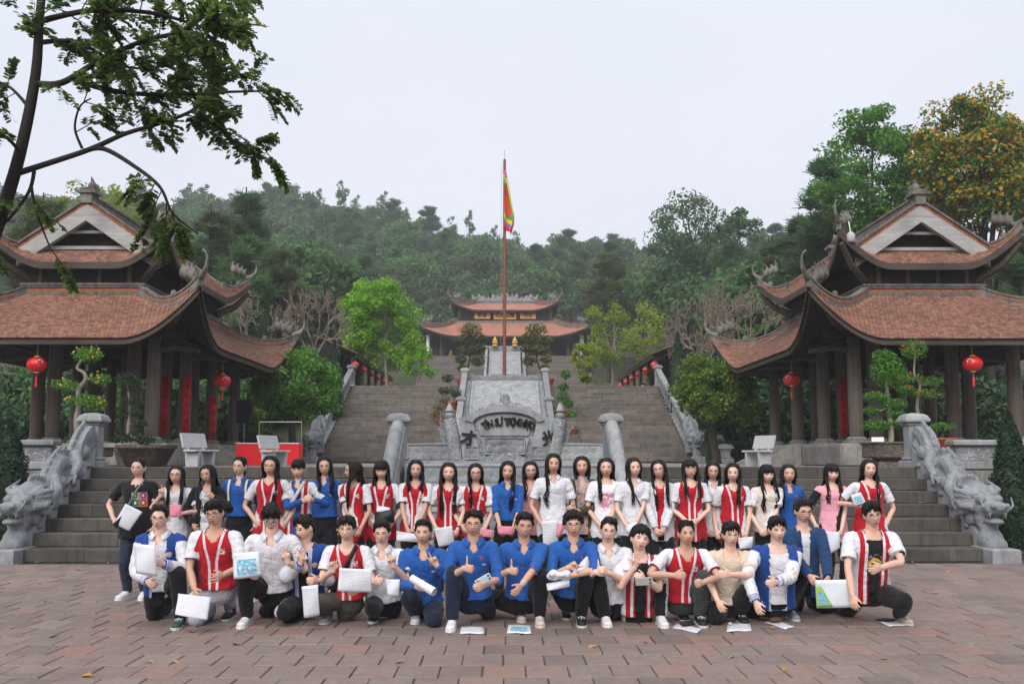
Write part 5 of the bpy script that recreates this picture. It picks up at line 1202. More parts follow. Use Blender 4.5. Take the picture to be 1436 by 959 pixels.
for sx in (-1, 1):
    p = PX(240 if sx < 0 else 1190, 335, 22.9); r = tag(empty('eave_lamp', (p.x * 1.0, 22.75, p.z - .0)), 'white round-topped lamp under the upper roof corner above the ' + ('red board side' if sx < 0 else 'hedge side'), 'lamp', 'lamps under the upper roof corners'); b = MB(); b.lathe([(.07, -.12), (.1, -.08), (.1, .06), (.06, .12), (.01, .14)], 12); b.build('shade', M['bench'], r, 60); b = MB(); b.tube([(0, 0, .12), (0, .1, .4)], .015, 5); b.build('arm', M['metal'], r)
# ---------------------------------------------------------------- potted plants
M['clay'] = mat_plain('red_clay_pot', (.36, .09, .045), .7, .2, 10, .2)
M['basin'] = mat_stone('stone_basin', (.12, .095, .075), (.27, .23, .19), .6, rel=6)
def potted(px, pyb, Y, zg, label, pads, stem, leaf, pot=('clay', .26, .34), size=.07, per=260, bl=None, name='potted_plant', bark='grey', seed=1):
    """pads: (px,py,rpx,rpy) leaf pads; stem: list of (px,py)"""
    p = PX(px, pyb, Y); r = tag(empty(name, (p.x, Y, zg)), label, 'plant'); O = Vector((p.x, Y, zg)); rr = np.random.default_rng(seed); s = Y / FP
    kind, pr, ph = pot; b = MB()
    if kind == 'box': b.bbox((0, 0, ph * .12), (pr * 1.5, pr * 1.3, ph * .24), .02).bbox((0, 0, ph * .3), (pr * 1.3, pr * 1.1, ph * .14), .02).bbox((0, 0, ph * .68), (pr * 2, pr * 1.6, ph * .62), .03).bbox((0, 0, ph * .96), (pr * 2.14, pr * 1.74, ph * .1), .02); b.build('pot', M['basin'], r)
    else: b.lathe([(pr * .62, 0), (pr * .72, ph * .1), (pr, ph * .82), (pr * 1.08, ph * .86), (pr * 1.08, ph), (pr * .9, ph), (pr * .86, ph * .9), (.01, ph * .9)], 18); b.build('pot', M['clay' if kind == 'clay' else 'basin'], r, 50)
    mb = MB(); S_ = [Vector((0, 0, ph * .85))] + [PX(a, c, Y) - O for a, c in stem]; P = spline(S_, 4); n = len(P); r0 = .05 if kind != 'box' else .07
    mb.tube(P, [lerp(r0, r0 * .3, i / (n - 1)) for i in range(n)], 7)
    V = []; N = []
    for (a, c, rx, ry) in pads:
        q = PX(a, c, Y) - O; near_ = min(P, key=lambda t: (t - q).length); mb.tube([near_, near_.lerp(q, .5) + Vector((0, 0, -.03)), q], [r0 * .35, r0 * .25, r0 * .12], 5)
        k = int(per * max(.35, (rx * ry) / 400)); o = rr.normal(0, 1, (k, 3)); o /= np.linalg.norm(o, axis=1)[:, None]; o *= rr.random((k, 1)) ** .4; V.append(np.array(q) + o * np.array([rx * s, rx * s * .85, ry * s])); N.append(o + np.array([0, 0, .7]))
    V = np.concatenate(V); N = np.concatenate(N); v, f = leaf_faces(V, size, .5, N, .7, .25, rr); mb.build('stem', BARK[bark], r, 60); link('foliage', np_mesh('foliage', v, f, LEAF[leaf]), r)
    if bl:
        k = rr.permutation(len(V))[:bl[1]]; v, f = leaf_faces(np.repeat(V[k] * 1.02, 3, 0) + rr.normal(0, .012, (len(k) * 3, 3)), bl[2], .8, np.repeat(N[k], 3, 0) + np.array([0, -.6, 0]), .5, .2, rr); link('blossom', np_mesh('blossom', v, f, LEAF[bl[0]]), r)
    return r
potted(112, 612, 19.2, TZ + .06, 'bonsai with yellow blossoms and twisting trunk behind the stone parapet', [(123, 497, 22, 12), (140, 532, 16, 9), (92, 540, 22, 9), (118, 562, 28, 10), (135, 568, 16, 9)], [(108, 590), (112, 565), (110, 548), (120, 533), (118, 523), (108, 515), (122, 498)], 'round', ('box', .5, .3), .055, 800, ('yellow', 60, .035), 'bonsai_tree', 'grey', 2)
potted(181, 612, 22.0, TZ - .04, 'clipped ball topiary with tiered leaf pads beside the pavilion column', [(180, 534, 20, 15), (178, 562, 15, 7), (190, 578, 12, 6), (172, 582, 10, 6), (195, 594, 12, 6)], [(180, 600), (182, 575), (179, 540)], 'hedge', ('stone', .3, .42), .05, 1100, None, 'topiary', 'grey', 3)
potted(205, 640, 20.2, TZ - .04, 'wide stone basin planter of low green shrubs before the pavilion plinth', [(170, 614, 18, 7), (190, 612, 16, 8), (206, 616, 14, 7)], [(200, 625), (190, 615)], 'hedge', ('stone', .55, .45), .06, 700, None, 'planter', 'dark', 4)
potted(1248, 655, 19.6, TZ - .04, 'large tiered cloud-pruned tree in a carved stone planter', [(1246, 520, 26, 26), (1238, 500, 16, 12), (1230, 556, 20, 8), (1252, 566, 22, 8), (1222, 576, 12, 7), (1228, 596, 22, 9), (1258, 594, 16, 8), (1256, 580, 16, 7)], [(1250, 615), (1248, 580), (1244, 545), (1246, 515)], 'round', ('box', .42, .5), .05, 1300, None, 'topiary', 'grey', 5)
potted(1290, 650, 20.4, TZ - .04, 'red-flowered shrub with thin twisting stems beside the dragon post', [(1282, 490, 20, 16), (1275, 530, 22, 8), (1306, 535, 18, 8), (1296, 552, 24, 8), (1270, 545, 16, 7)], [(1292, 600), (1286, 570), (1290, 540), (1282, 525), (1284, 490)], 'round', ('clay', .3, .4), .05, 800, ('redfl', 46, .04), 'flowering_shrub', 'grey', 6)
potted(1322, 640, 20.0, TZ + .3, 'low leafy plant in a clay pot on the terrace behind the parapet', [(1322, 598, 18, 7)], [(1322, 605)], 'round', ('clay', .26, .25), .06, 700, None, 'potted_plant', 'dark', 7)
for sx, px in ((-1, 650), (1, 767)):
    m = lambda a: AX + sx * (AX - a) * -1 if False else (a if sx < 0 else 2 * AX - a + (0))
    off = 0 if sx < 0 else -4
    pads = [(660, 462, 18, 10), (648, 476, 14, 7), (672, 474, 12, 7), (656, 490, 16, 7), (674, 488, 10, 6), (646, 504, 9, 6), (670, 506, 11, 8), (648, 516, 7, 5)]
    potted(px, 545, 43.2, LZ, 'tall tiered bonsai pine in a red clay pot ' + ('near the magenta pot plant' if sx < 0 else 'near the green topiary pot'), [(m(a) + off, c, d, e) for a, c, d, e in pads], [(m(656) + off, 515), (m(660) + off, 495), (m(658) + off, 475), (m(660) + off, 458)], 'bonsai', ('clay', .3, .5), .11, 1100, None, 'bonsai_pine', 'dark', 8 if sx < 0 else 9)
zs = lambda y: TZ + (y - MY0) * MR / MD
potted(634, 585, 38.0, zs(38) + .05, 'red clay pot plant with magenta flowers on the stair flank', [(628, 530, 9, 6), (624, 548, 11, 6), (640, 552, 8, 6)], [(634, 565), (630, 545), (628, 530)], 'hedge', ('clay', .26, .36), .08, 900, ('magenta', 26, .06), 'potted_plant', 'grey', 10)
potted(618, 592, 36.6, zs(36.6) + .05, 'withered brown pot plant on the stair flank', [(614, 572, 10, 7), (622, 560, 9, 6), (610, 582, 8, 5)], [(618, 585), (618, 570)], 'dry', ('clay', .2, .2), .09, 420, None, 'potted_plant', 'grey', 11)
potted(788, 590, 37.2, zs(37.2) + .05, 'green topiary with ball crown in a clay pot on the stair flank', [(793, 525, 8, 7), (790, 542, 9, 5), (790, 556, 10, 10), (797, 566, 8, 7)], [(789, 575), (792, 550), (793, 525)], 'round', ('clay', .26, .34), .08, 1100, None, 'topiary', 'grey', 12)
potted(803, 600, 35.8, zs(35.8) + .05, 'low green plant in a clay pot on the stair flank below the ball topiary', [(803, 580, 9, 6), (786, 582, 7, 5)], [(802, 588)], 'round', ('clay', .2, .2), .08, 420, None, 'potted_plant', 'grey', 13)
# fallen leaves on the yard and steps
lm = MB(); lm.add([(-.045, 0, 0), (0, -.022, .008), (.05, 0, .002), (0, .024, .01), (0, 0, .0)], [(0, 1, 4), (1, 2, 4), (2, 3, 4), (3, 0, 4)]); M['dry'] = mat_plain('dry_leaf', (.34, .19, .055), .8, .4, 3, .2)
lme = lm.mesh('fallen_leaf', M['dry'])
for i, (px, py) in enumerate(((56, 820), (76, 822), (27, 893), (73, 895), (211, 930), (246, 930), (122, 949), (63, 845), (16, 882), (830, 909), (1026, 923), (1240, 925), (1180, 830), (1280, 848), (1330, 803), (1312, 833), (269, 887), (905, 903), (150, 815), (110, 800), (35, 800), (1100, 940), (560, 930), (330, 905))):
    p = PG(px, py); tag(link('fallen_leaf', lme, None, (p.x, p.y, .012), (fr.uniform(-.3, .3), fr.uniform(-.3, .3), fr.uniform(0, 6.28)), (fr.uniform(.7, 1.3),) * 3), 'dry brown leaf fallen on the brick paving', 'leaf', 'fallen leaves on the paving')
for i in range(46):
    k = fr.randrange(0, 7); x = fr.choice([fr.uniform(-7, -2.2), fr.uniform(2.2, 7)]) if i % 3 else fr.uniform(-7, -5.2)
    tag(link('fallen_leaf', lme, None, (x, S0 + SD * k + fr.uniform(.24, .38) if k else S0 - .1, SR * (k + (1 if k else 0)) + .016 if k else .012), (fr.uniform(-.3, .3), fr.uniform(-.3, .3), fr.uniform(0, 6.28)), (fr.uniform(.6, 1.2),) * 3), 'yellowed leaf lying on the wide stone steps', 'leaf', 'fallen leaves on the steps')
# ---------------------------------------------------------------- people
def mat_skin():
    t = NT('skin'); g = t.tc(); ob = t.n('ShaderNodeObjectInfo').outputs['Random']; n = t.noise(30, g, 4)
    c = t.ramp(ob, [(0, (.50, .295, .21)), (.3, (.58, .36, .265)), (.65, (.64, .41, .315)), (1, (.68, .455, .36))])
    c = t.mix(t.map(n, .4, .75, 0, .25), c, (.64, .33, .25))
    t.b.inputs['Subsurface Weight'].default_value = .12; t.b.inputs['Subsurface Radius'].default_value = (.012, .005, .003); t.b.inputs['Subsurface Scale'].default_value = 1.0
    return t.done(c, .5, .35)
M['skin'] = mat_skin()
def mat_hair():
    t = NT('hair'); g = t.tc(); n = t.noise(1, t.scale(g, (260, 260, 12)), 4); ob = t.n('ShaderNodeObjectInfo').outputs['Random']
    c = t.mix(t.map(n, .45, .8, 0, .6), (.0045, .0036, .0034), (.02, .014, .011)); c = t.mix(t.map(ob, .6, 1, 0, .4), c, (.018, .009, .006)); t.bump(n, .5, .004); return t.done(c, .48, .22)
M['hair'] = mat_hair()
M['lip'] = mat_plain('lip', (.46, .075, .075), .4, .1, 40, 0); M['eyewhite'] = mat_plain('eye_white', (.38, .35, .33), .3, .02, 10, 0); M['iris'] = mat_plain('dark_iris', (.008, .005, .004), .2, .1, 10, 0); M['teeth'] = mat_plain('teeth', (.7, .68, .62), .3, .05, 10, 0)
def cloth_mat(name, fn, rough=.85, fold=1.0):
    """fn(t, x, y, z, arm) -> colour; x across, y to the front, z up from the hips, arm -1 on the trunk"""
    t = NT(name); v = t.attr('rest'); s = t.sep(v); a = t.attr('arm', 'Fac'); c = fn(t, s[0], s[1], s[2], a)
    n1 = t.noise(9, v, 4, .5, 1.2); n2 = t.noise(230, v, 2); cr = t.math('ABSOLUTE', t.math('SUBTRACT', t.noise(7, v, 3, .45, 1.6), .5))
    t.bump(t.math('ADD', t.math('ADD', t.math('MULTIPLY', n1, .7 * fold), t.math('MULTIPLY', t.math('MINIMUM', cr, .12), -2.6)), t.math('MULTIPLY', n2, .03)), .6, .02)
    c = t.mix(t.map(n1, .35, .65, .12, 0), c, (0, 0, 0)) if not isinstance(c, tuple) else c
    t.b.inputs['Sheen Weight'].default_value = .1
    return t.done(c, rough, .2)
def lt(t, a, b): return t.math('LESS_THAN', a, b)
def gt(t, a, b): return t.math('GREATER_THAN', a, b)
def band(t, v, c, w): return lt(t, t.math('ABSOLUTE', t.math('SUBTRACT', v, c)), w)
def both(t, *m):
    r = m[0]
    for q in m[1:]: r = t.math('MULTIPLY', r, q)
    return r
def rect(t, x, z, cx, cz, hw, hh): return both(t, band(t, x, cx, hw), band(t, z, cz, hh))
WHITE = (.64, .645, .685); REDJ = (.42, .010, .020); BLUE = (.016, .092, .34); NAVY = (.015, .03, .075); BLK = (.011, .011, .013)
def f_jersey(t, x, y, z, a):
    ax = t.math('ABSOLUTE', x); front = gt(t, y, 0)
    white = t.math('MAXIMUM', gt(t, a, .1), gt(t, ax, t.math('ADD', .128, t.math('MULTIPLY', t.math('SUBTRACT', .47, z), .35))))
    c = t.mix(white, (REDJ), WHITE)
    xs = t.math('ADD', .032, t.math('MULTIPLY', t.math('MAXIMUM', t.math('SUBTRACT', z, .27), 0), .22))
    d = t.math('ABSOLUTE', t.math('SUBTRACT', ax, xs)); hat = gt(t, t.math('SINE', t.math('ADD', t.math('MULTIPLY', z, 300), t.math('MULTIPLY', x, 300))), -.72)
    c = t.mix(both(t, lt(t, d, .0115), front), c, t.mix(hat, (.30, .05, .14), (.76, .74, .76)))
    em = both(t, rect(t, x, z, .078, .365, .026, .026), front, gt(t, t.noise(70, t.attr('rest'), 2), .5)); c = t.mix(em, c, (.75, .72, .74))
    hem = both(t, gt(t, a, .1), band(t, a, .74, .03)); c = t.mix(hem, c, (.30, .03, .05)); return c
def f_blue(t, x, y, z, a):
    front = gt(t, y, 0); c = t.mix(0, BLUE, BLUE)
    c = t.mix(both(t, band(t, x, .012, .0022), front), c, (.004, .04, .25))
    for sx in (-1, 1):
        o = both(t, rect(t, x, z, sx * .078, .31, .043, .05), front); i = both(t, rect(t, x, z, sx * .078, .31, .040, .047), front); c = t.mix(t.math('SUBTRACT', o, i), c, (.004, .045, .27))
    c = t.mix(both(t, rect(t, x, z, .07, .395, .009, .010), front), c, (.6, .06, .03)); c = t.mix(both(t, rect(t, x, z, .092, .335, .016, .009), front, gt(t, t.noise(120, t.attr('rest'), 1), .47)), c, (.65, .6, .62)); return c
def f_white(t, x, y, z, a):
    front = gt(t, y, 0); c = t.mix(0, WHITE, WHITE); c = t.mix(both(t, band(t, x, .014, .0018), front), c, (.42, .43, .47)); o = both(t, rect(t, x, z, .078, .32, .040, .05), front); i = both(t, rect(t, x, z, .078, .32, .0378, .0478), front); c = t.mix(t.math('SUBTRACT', o, i), c, (.42, .43, .47))
    bt = both(t, band(t, x, .003, .004), lt(t, t.math('FRACT', t.math('MULTIPLY', z, 12)), .1), front); c = t.mix(bt, c, (.45, .45, .47))
    em = both(t, gt(t, a, .30), lt(t, a, .42), gt(t, x, 0), gt(t, y, .03), gt(t, t.noise(90, t.attr('rest'), 1), .54)); return t.mix(em, c, (.35, .05, .12))
def f_varsity(t, x, y, z, a):
    c = t.mix(gt(t, a, .1), (.012, .05, .23), WHITE); cuff = gt(t, a, 1.78); st = gt(t, t.math('SINE', t.math('MULTIPLY', a, 150)), 0); c = t.mix(cuff, c, t.mix(st, (.012, .055, .32), WHITE))
    edge = both(t, gt(t, y, 0), band(t, t.math('ABSOLUTE', x), .062, .018)); c = t.mix(both(t, edge, gt(t, t.math('SINE', t.math('MULTIPLY', x, 700)), .0)), c, (.7, .7, .74))
    dd = t.math('ADD', t.math('POWER', t.math('SUBTRACT', x, .1), 2.0), t.math('POWER', t.math('SUBTRACT', z, .36), 2.0)); return t.mix(both(t, lt(t, dd, .0006), gt(t, y, 0)), c, t.mix(gt(t, t.noise(90, t.attr('rest'), 1), .5), (.7, .62, .6), (.5, .2, .12)))
def f_plain(col):
    return lambda t, x, y, z, a: t.mix(0, col, col)
def f_two(body, sleeve, at=.1): return lambda t, x, y, z, a: t.mix(gt(t, a, at), body, sleeve)
def f_print(base, cols, cx, cz, hw, hh, sc=26, th=.5):
    def f(t, x, y, z, a):
        m = both(t, rect(t, x, z, cx, cz, hw, hh), gt(t, y, 0), lt(t, a, .1)); n = t.noise(sc, t.attr('rest'), 2, .6, 1.5); k = len(cols)
        pc = t.ramp(n, [(.28 + .44 * i / max(1, k - 1), q) for i, q in enumerate(cols)]); soft = gt(t, t.noise(sc * .6, t.attr('rest'), 2), th); return t.mix(both(t, m, soft), t.mix(0, base, base), pc)
    return f
def f_fourprint(t, x, y, z, a):
    c = t.mix(0, BLK, BLK); fr_ = gt(t, y, 0)
    for i, (sx, cz, col, face) in enumerate(((.012, .345, (.30, .48, .14), 1), (.095, .345, (.62, .16, .30), 1), (.012, .262, (.04, .22, .15), 0), (.095, .262, (.72, .13, .03), 0))):
        c = t.mix(both(t, rect(t, x, z, sx, cz, .041, .041), fr_), c, col); n = t.math('ADD', t.math('POWER', t.math('DIVIDE', t.math('SUBTRACT', x, sx), .016), 2.0), t.math('POWER', t.math('DIVIDE', t.math('SUBTRACT', z, cz + .004), .022), 2.0))
        c = t.mix(both(t, lt(t, n, 2.2), fr_), c, (.02, .02, .025)); c = t.mix(both(t, lt(t, n, .8), fr_), c, (.68, .62, .6))
    return c
def f_circle(t, x, y, z, a):
    c = t.mix(0, BLK, BLK); d = t.math('SQRT', t.math('ADD', t.math('POWER', x, 2.0), t.math('POWER', t.math('SUBTRACT', z, .27), 2.0))); fr_ = gt(t, y, 0)
    c = t.mix(both(t, lt(t, d, .09), gt(t, t.noise(60, t.attr('rest'), 1), .53), fr_), c, (.35, .34, .3)); c = t.mix(both(t, band(t, d, .042, .012), fr_), c, (.6, .40, .04)); return t.mix(both(t, lt(t, d, .016), fr_), c, (.5, .36, .06))
CL = {}
def cloth(key):
    if key in CL: return CL[key]
    F = {'jersey': f_jersey, 'blue': f_blue, 'white': f_white, 'varsity': f_varsity, 'fourprint': f_fourprint, 'circle': f_circle,
         'redopen': lambda t, x, y, z, a: t.mix(t.math('MAXIMUM', gt(t, a, .1), gt(t, t.math('ABSOLUTE', x), .125)), t.mix(both(t, band(t, t.math('ABSOLUTE', x), .075, .012), gt(t, y, 0)), REDJ, WHITE), WHITE),
         'tee_white': f_plain((.63, .63, .66)), 'tee_grey': f_plain((.5, .5, .53)), 'black': f_plain(BLK), 'navyjk': f_plain((.012, .045, .12)), 'beige': f_print((.62, .50, .40), [(.08, .05, .04), (.1, .07, .05)], .055, .33, .035, .007, 90, .42), 'pink': f_two((.74, .34, .41), BLK), 'pinkblouse': f_plain((.72, .33, .35)),
         'pinkprint': f_print((.74, .74, .77), [(.7, .08, .22), (.75, .35, .45), (.6, .05, .2)], .03, .27, .10, .10, 30, .46), 'pattern': f_print((.25, .30, .42), [(.05, .14, .45), (.55, .12, .05), (.55, .5, .45), (.06, .09, .2), (.6, .3, .08)], 0, .25, .5, .5, 24, .0), 'sketch': f_print((.72, .72, .74), [(.03, .03, .04), (.6, .6, .62), (.05, .05, .05)], 0, .28, .12, .2, 34, .45),
         'olive': f_plain((.085, .062, .02)), 'white_jacket': f_plain((.62, .62, .655)), 'red': f_plain(REDJ), 'cream': f_two((.66, .58, .52), (.72, .72, .75)), 'camo': f_print((.07, .055, .03), [(.12, .08, .02), (.03, .03, .02), (.2, .13, .03)], 0, .2, .6, .6, 20, 0.0)}
    CL[key] = cloth_mat('cloth_' + key, F[key]); return CL[key]
PANTS = {'black': (.009, .009, .011), 'navy': (.011, .019, .042), 'grey': (.42, .42, .47), 'khaki': (.075, .068, .058), 'olive': (.042, .052, .05), 'jeans': (.22, .33, .46), 'darkjeans': (.022, .035, .06)}
def f_pants(c, stripe=False):
    def f(t, x, y, z, a):
        q = t.mix(0, c, c)
        if stripe: q = t.mix(both(t, band(t, a, 3, .5), gt(t, t.math('SINE', t.math('MULTIPLY', y, 520)), -.3)), q, (.7, .7, .72))
        return q
    return f
def pants_mat(k, stripe=False):
    key = 'p' + k + ('s' if stripe else '')
    if key not in CL: CL[key] = cloth_mat('trousers_' + k + ('_striped' if stripe else ''), f_pants(PANTS[k], stripe), .9, 1.2)
    return CL[key]
# --- head, modelled once per build
def head_array(fem):
    nu, nv = 64, 44; V = []
    for j in range(nv + 1):
        ph = math.pi * j / nv
        for i in range(nu): an = 2 * math.pi * i / nu; V.append((math.cos(an) * math.sin(ph), math.sin(an) * math.sin(ph), math.cos(ph)))
    d = np.array(V); x, y, z = d[:, 0] * (.0775 if fem else .076), d[:, 1] * .093, d[:, 2] * np.where(d[:, 2] < 0, .105 if fem else .109, .112)
    t = np.clip(-z / .112, 0, 1); x = x * (1 - (.40 if fem else .33) * t ** 1.7); fr_ = np.clip(-d[:, 1], 0, 1)
    y = np.where(y > 0, y * (1 - .38 * t), y); y = y + .012 * np.clip(t - .2, 0, 1) * (y > 0)
    y = y - .013 * np.exp(-((z + .097) / .02) ** 2 - (x / .026) ** 2) * fr_
    y = np.where(y < -.078, -.078 + (y + .078) * .62, y)
    ns = np.interp(z, [-.046, -.040, -.030, -.012, .012, .03], [0, .35, 1, .55, .16, 0]); y = y - .0235 * ns * np.exp(-(x / np.interp(z, [-.04, -.028, .01], [.0155, .0125, .0085])) ** 2) * fr_
    y = y + .0095 * np.exp(-((np.abs(x) - .031) / .017) ** 2 - ((z - .006) / .012) ** 2) * fr_
    y = y - .005 * np.exp(-((np.abs(x) - .03) / .02) ** 2 - ((z - .027) / .008) ** 2) * fr_
    y = y - .0065 * np.exp(-(x / .021) ** 2 - ((z + .0625) / .0085) ** 2) * fr_; y = y + .003 * np.exp(-(x / .022) ** 2 - ((z + .078) / .006) ** 2) * fr_
    y = y - .004 * np.exp(-((np.abs(x) - .04) / .018) ** 2 - ((z + .02) / .02) ** 2) * fr_
    F = [(j * nu + i, (j + 1) * nu + i, (j + 1) * nu + (i + 1) % nu, j * nu + (i + 1) % nu) for j in range(nv) for i in range(nu)]
    return np.stack([x, y, z], 1), F
HEADS = {}
for fem in (False, True):
    v, f = head_array(fem); HEADS[fem] = (v, f, BVHTree.FromPolygons([Vector(p) for p in v], f))
def face_y(fem, x, z):
    h = HEADS[fem][2].ray_cast(Vector((x, -.3, z)), Vector((0, 1, 0))); return h[0].y if h[0] else -.08
LIFT = .0036
def strip_mesh(fem, pts, w, mat, lift=.0015, name='strip'):
    """thin patch on the face through (x,z) points with half-widths w"""
    V = []
    for (x, z), ww in zip(pts, w):
        for s in (1, -1): V.append((x, face_y(fem, x, z + s * ww) - lift - LIFT, z + s * ww))
    n = len(pts); return V, [(2 * i, 2 * i + 1, 2 * i + 3, 2 * i + 2) for i in range(n - 1)]
FACE_CACHE = {}
def face_parts(fem, smile, sleepy=False):
    key = (fem, smile)
    if key in FACE_CACHE: return FACE_CACHE[key]
    out = {}
    for sx in (-1, 1):
        b = MB(); xs = np.linspace(-.0145, .0145, 9)
        v, f = strip_mesh(fem, [(sx * .031 + x, .004 + .001 * sx * x / .0145) for x in xs], [.0040 * max(0.12, (1 - (x / .0155) ** 2)) ** .7 for x in xs], None, .0012); b.add(v, f); w_ = b.mesh('eye', M['eyewhite'], 179); out['eye', sx] = w_
        b = MB(); c = (sx * .031, .0045); y0 = face_y(fem, *c) - .0030 - LIFT; n = 12; b.add([(c[0], y0 - .0006, c[1])] + [(c[0] + .0080 * math.cos(a), y0 + .0008, c[1] + .0052 * math.sin(a)) for a in np.linspace(0, 2 * math.pi, n, endpoint=False)], [(0, 1 + (i + 1) % n, 1 + i) for i in range(n)]); out['iris', sx] = b.mesh('iris', M['iris'])
        b = MB(); v, f = strip_mesh(fem, [(sx * .031 + x, .0082 - 18 * x * x) for x in xs], [.0021] * 9, None, .0028); b.add(v, f); out['lash', sx] = b.mesh('lash_line', M['iris'])
        b = MB(); xs2 = np.linspace(-.019, .019, 9); v, f = strip_mesh(fem, [(sx * .032 + x, (.0245 if not fem else .0255) - 9 * (x - sx * .004) ** 2) for x in xs2], [(.0030 if not fem else .0024) * (1 - .5 * abs(x) / .019) for x in xs2], None, .0022); b.add(v, f); out['brow', sx] = b.mesh('eyebrow', M['hair'])
    wd = .0265 if smile else .021; xs = np.linspace(-wd, wd, 11); cv = 9.0 if smile else (1.5)
    b = MB(); v, f = strip_mesh(fem, [(x, -.0600 + cv * x * x) for x in xs], [.0040 * max(.1, 1 - (x / wd) ** 2) for x in xs], None, .0016); b.add(v, f); v, f = strip_mesh(fem, [(x, -.0665 - (.002 if smile == 2 else 0) + cv * x * x) for x in xs], [.0046 * max(.1, 1 - (x / wd) ** 2) for x in xs], None, .0022); b.add(v, f); out['lips'] = b.mesh('lips', M['lip'], 179)
    if smile == 2: b = MB(); v, f = strip_mesh(fem, [(x, -.064 + cv * x * x) for x in xs * .85], [.0028 * max(.1, 1 - (x / wd) ** 2) for x in xs], None, .0026); b.add(v, f); out['teeth'] = b.mesh('teeth', M['teeth'])
    FACE_CACHE[key] = out; return out
def glasses_mesh(fem, style, mat):
    b = MB(); hw, hh, r_ = {'round': (.0215, .0195, .0016), 'rect': (.0235, .0165, .0021), 'thin': (.0225, .0175, .0012)}[style]; yf = -.1015; e = 2.0 if style == 'round' else 3.4
    for sx in (-1, 1):
        P = []
        for k in range(25): a = 2 * math.pi * k / 24; ca, sa = math.cos(a), math.sin(a); q = (abs(ca) ** e + abs(sa) ** e) ** (-1 / e); P.append((sx * .0315 + hw * ca * q, yf + .012 * (abs(sx * .0315 + hw * ca) / .055) ** 2, .001 + hh * sa * q))
        b.tube(P, r_, 5, caps=False); b.tube([(sx * .055, yf + .012, .007), (sx * .074, yf + .03, .007), (sx * .078, -.01, .006), (sx * .078, .005, -.004)], r_ * .9, 5)
    b.tube([(-.0105, yf, .006), (0, yf - .003, .009), (.0105, yf, .006)], r_, 5); return b.mesh('glasses', mat, 60)
M['frame_black'] = mat_plain('black_frame', (.008, .008, .009), .25, .1, 20, 0, spec=.6); M['frame_metal'] = mat_plain('wire_frame', (.10, .095, .09), .3, .1, 20, 0, metal=.7); M['lens'] = None
GL = {}
def glasses(fem, style):
    if (fem, style) not in GL: GL[fem, style] = glasses_mesh(fem, style, M['frame_metal'] if style == 'thin' else M['frame_black'])
    return GL[fem, style]
# --- hair
def hair_cap(fem, seed, style):
    """shell following the skull with an uneven hairline"""
    v, f, _ = HEADS[fem]; r = np.random.default_rng(seed); d = v / (np.linalg.norm(v, axis=1)[:, None]); x, y, z = v.T
    lim = np.where(y < -.02, np.interp(np.abs(x), [0, .03, .05, .066], [.074, .068, .05, .008]), np.interp(y, [-.02, .0, .025, .05, .1], [-.005, .02, -.02, -.055, -.075]))
    if style in ('fringe', 'crop', 'curly'): lim = lim - np.where(y < -.03, .010 if style != 'crop' else .0, 0)
    m = z - lim; th = np.clip(m / .02, 0, 1) * {'crop': .010, 'fringe': .016, 'curly': .024, 'short': .015, 'long': .012, 'tied': .008}[style]
    ph = r.uniform(0, 6.28, 6); wv_ = np.sin(x * 150 + ph[0]) * np.sin(y * 120 + z * 60 + ph[1]) + .6 * np.sin(x * 320 + y * 210 + ph[2]) + .5 * np.sin(z * 260 - x * 180 + ph[3])
    th = th * (1 + (.26 if style in ('curly', 'fringe', 'short') else .1) * wv_) + np.clip(m / .02, 0, 1) * .010 * (z > .05) * (style in ('fringe', 'short', 'curly', 'crop'))
    co = v + d * (th + .0025)[:, None]; keep = m > -.002
    fs = [q for q in f if keep[q[0]] and keep[q[1]] and keep[q[2]] and keep[q[3]]]
    return co, fs
def lock(b, path, w0, th=.5, seg=4, taper=.25):
    P = spline(path, 2); n = len(P); b.tube(P, [(w0 * lerp(1, taper, (i / (n - 1)) ** 2) * (.6 if i == 0 else 1), w0 * th * lerp(1, taper, (i / (n - 1)) ** 2) * (.6 if i == 0 else 1)) for i in range(n)], seg)
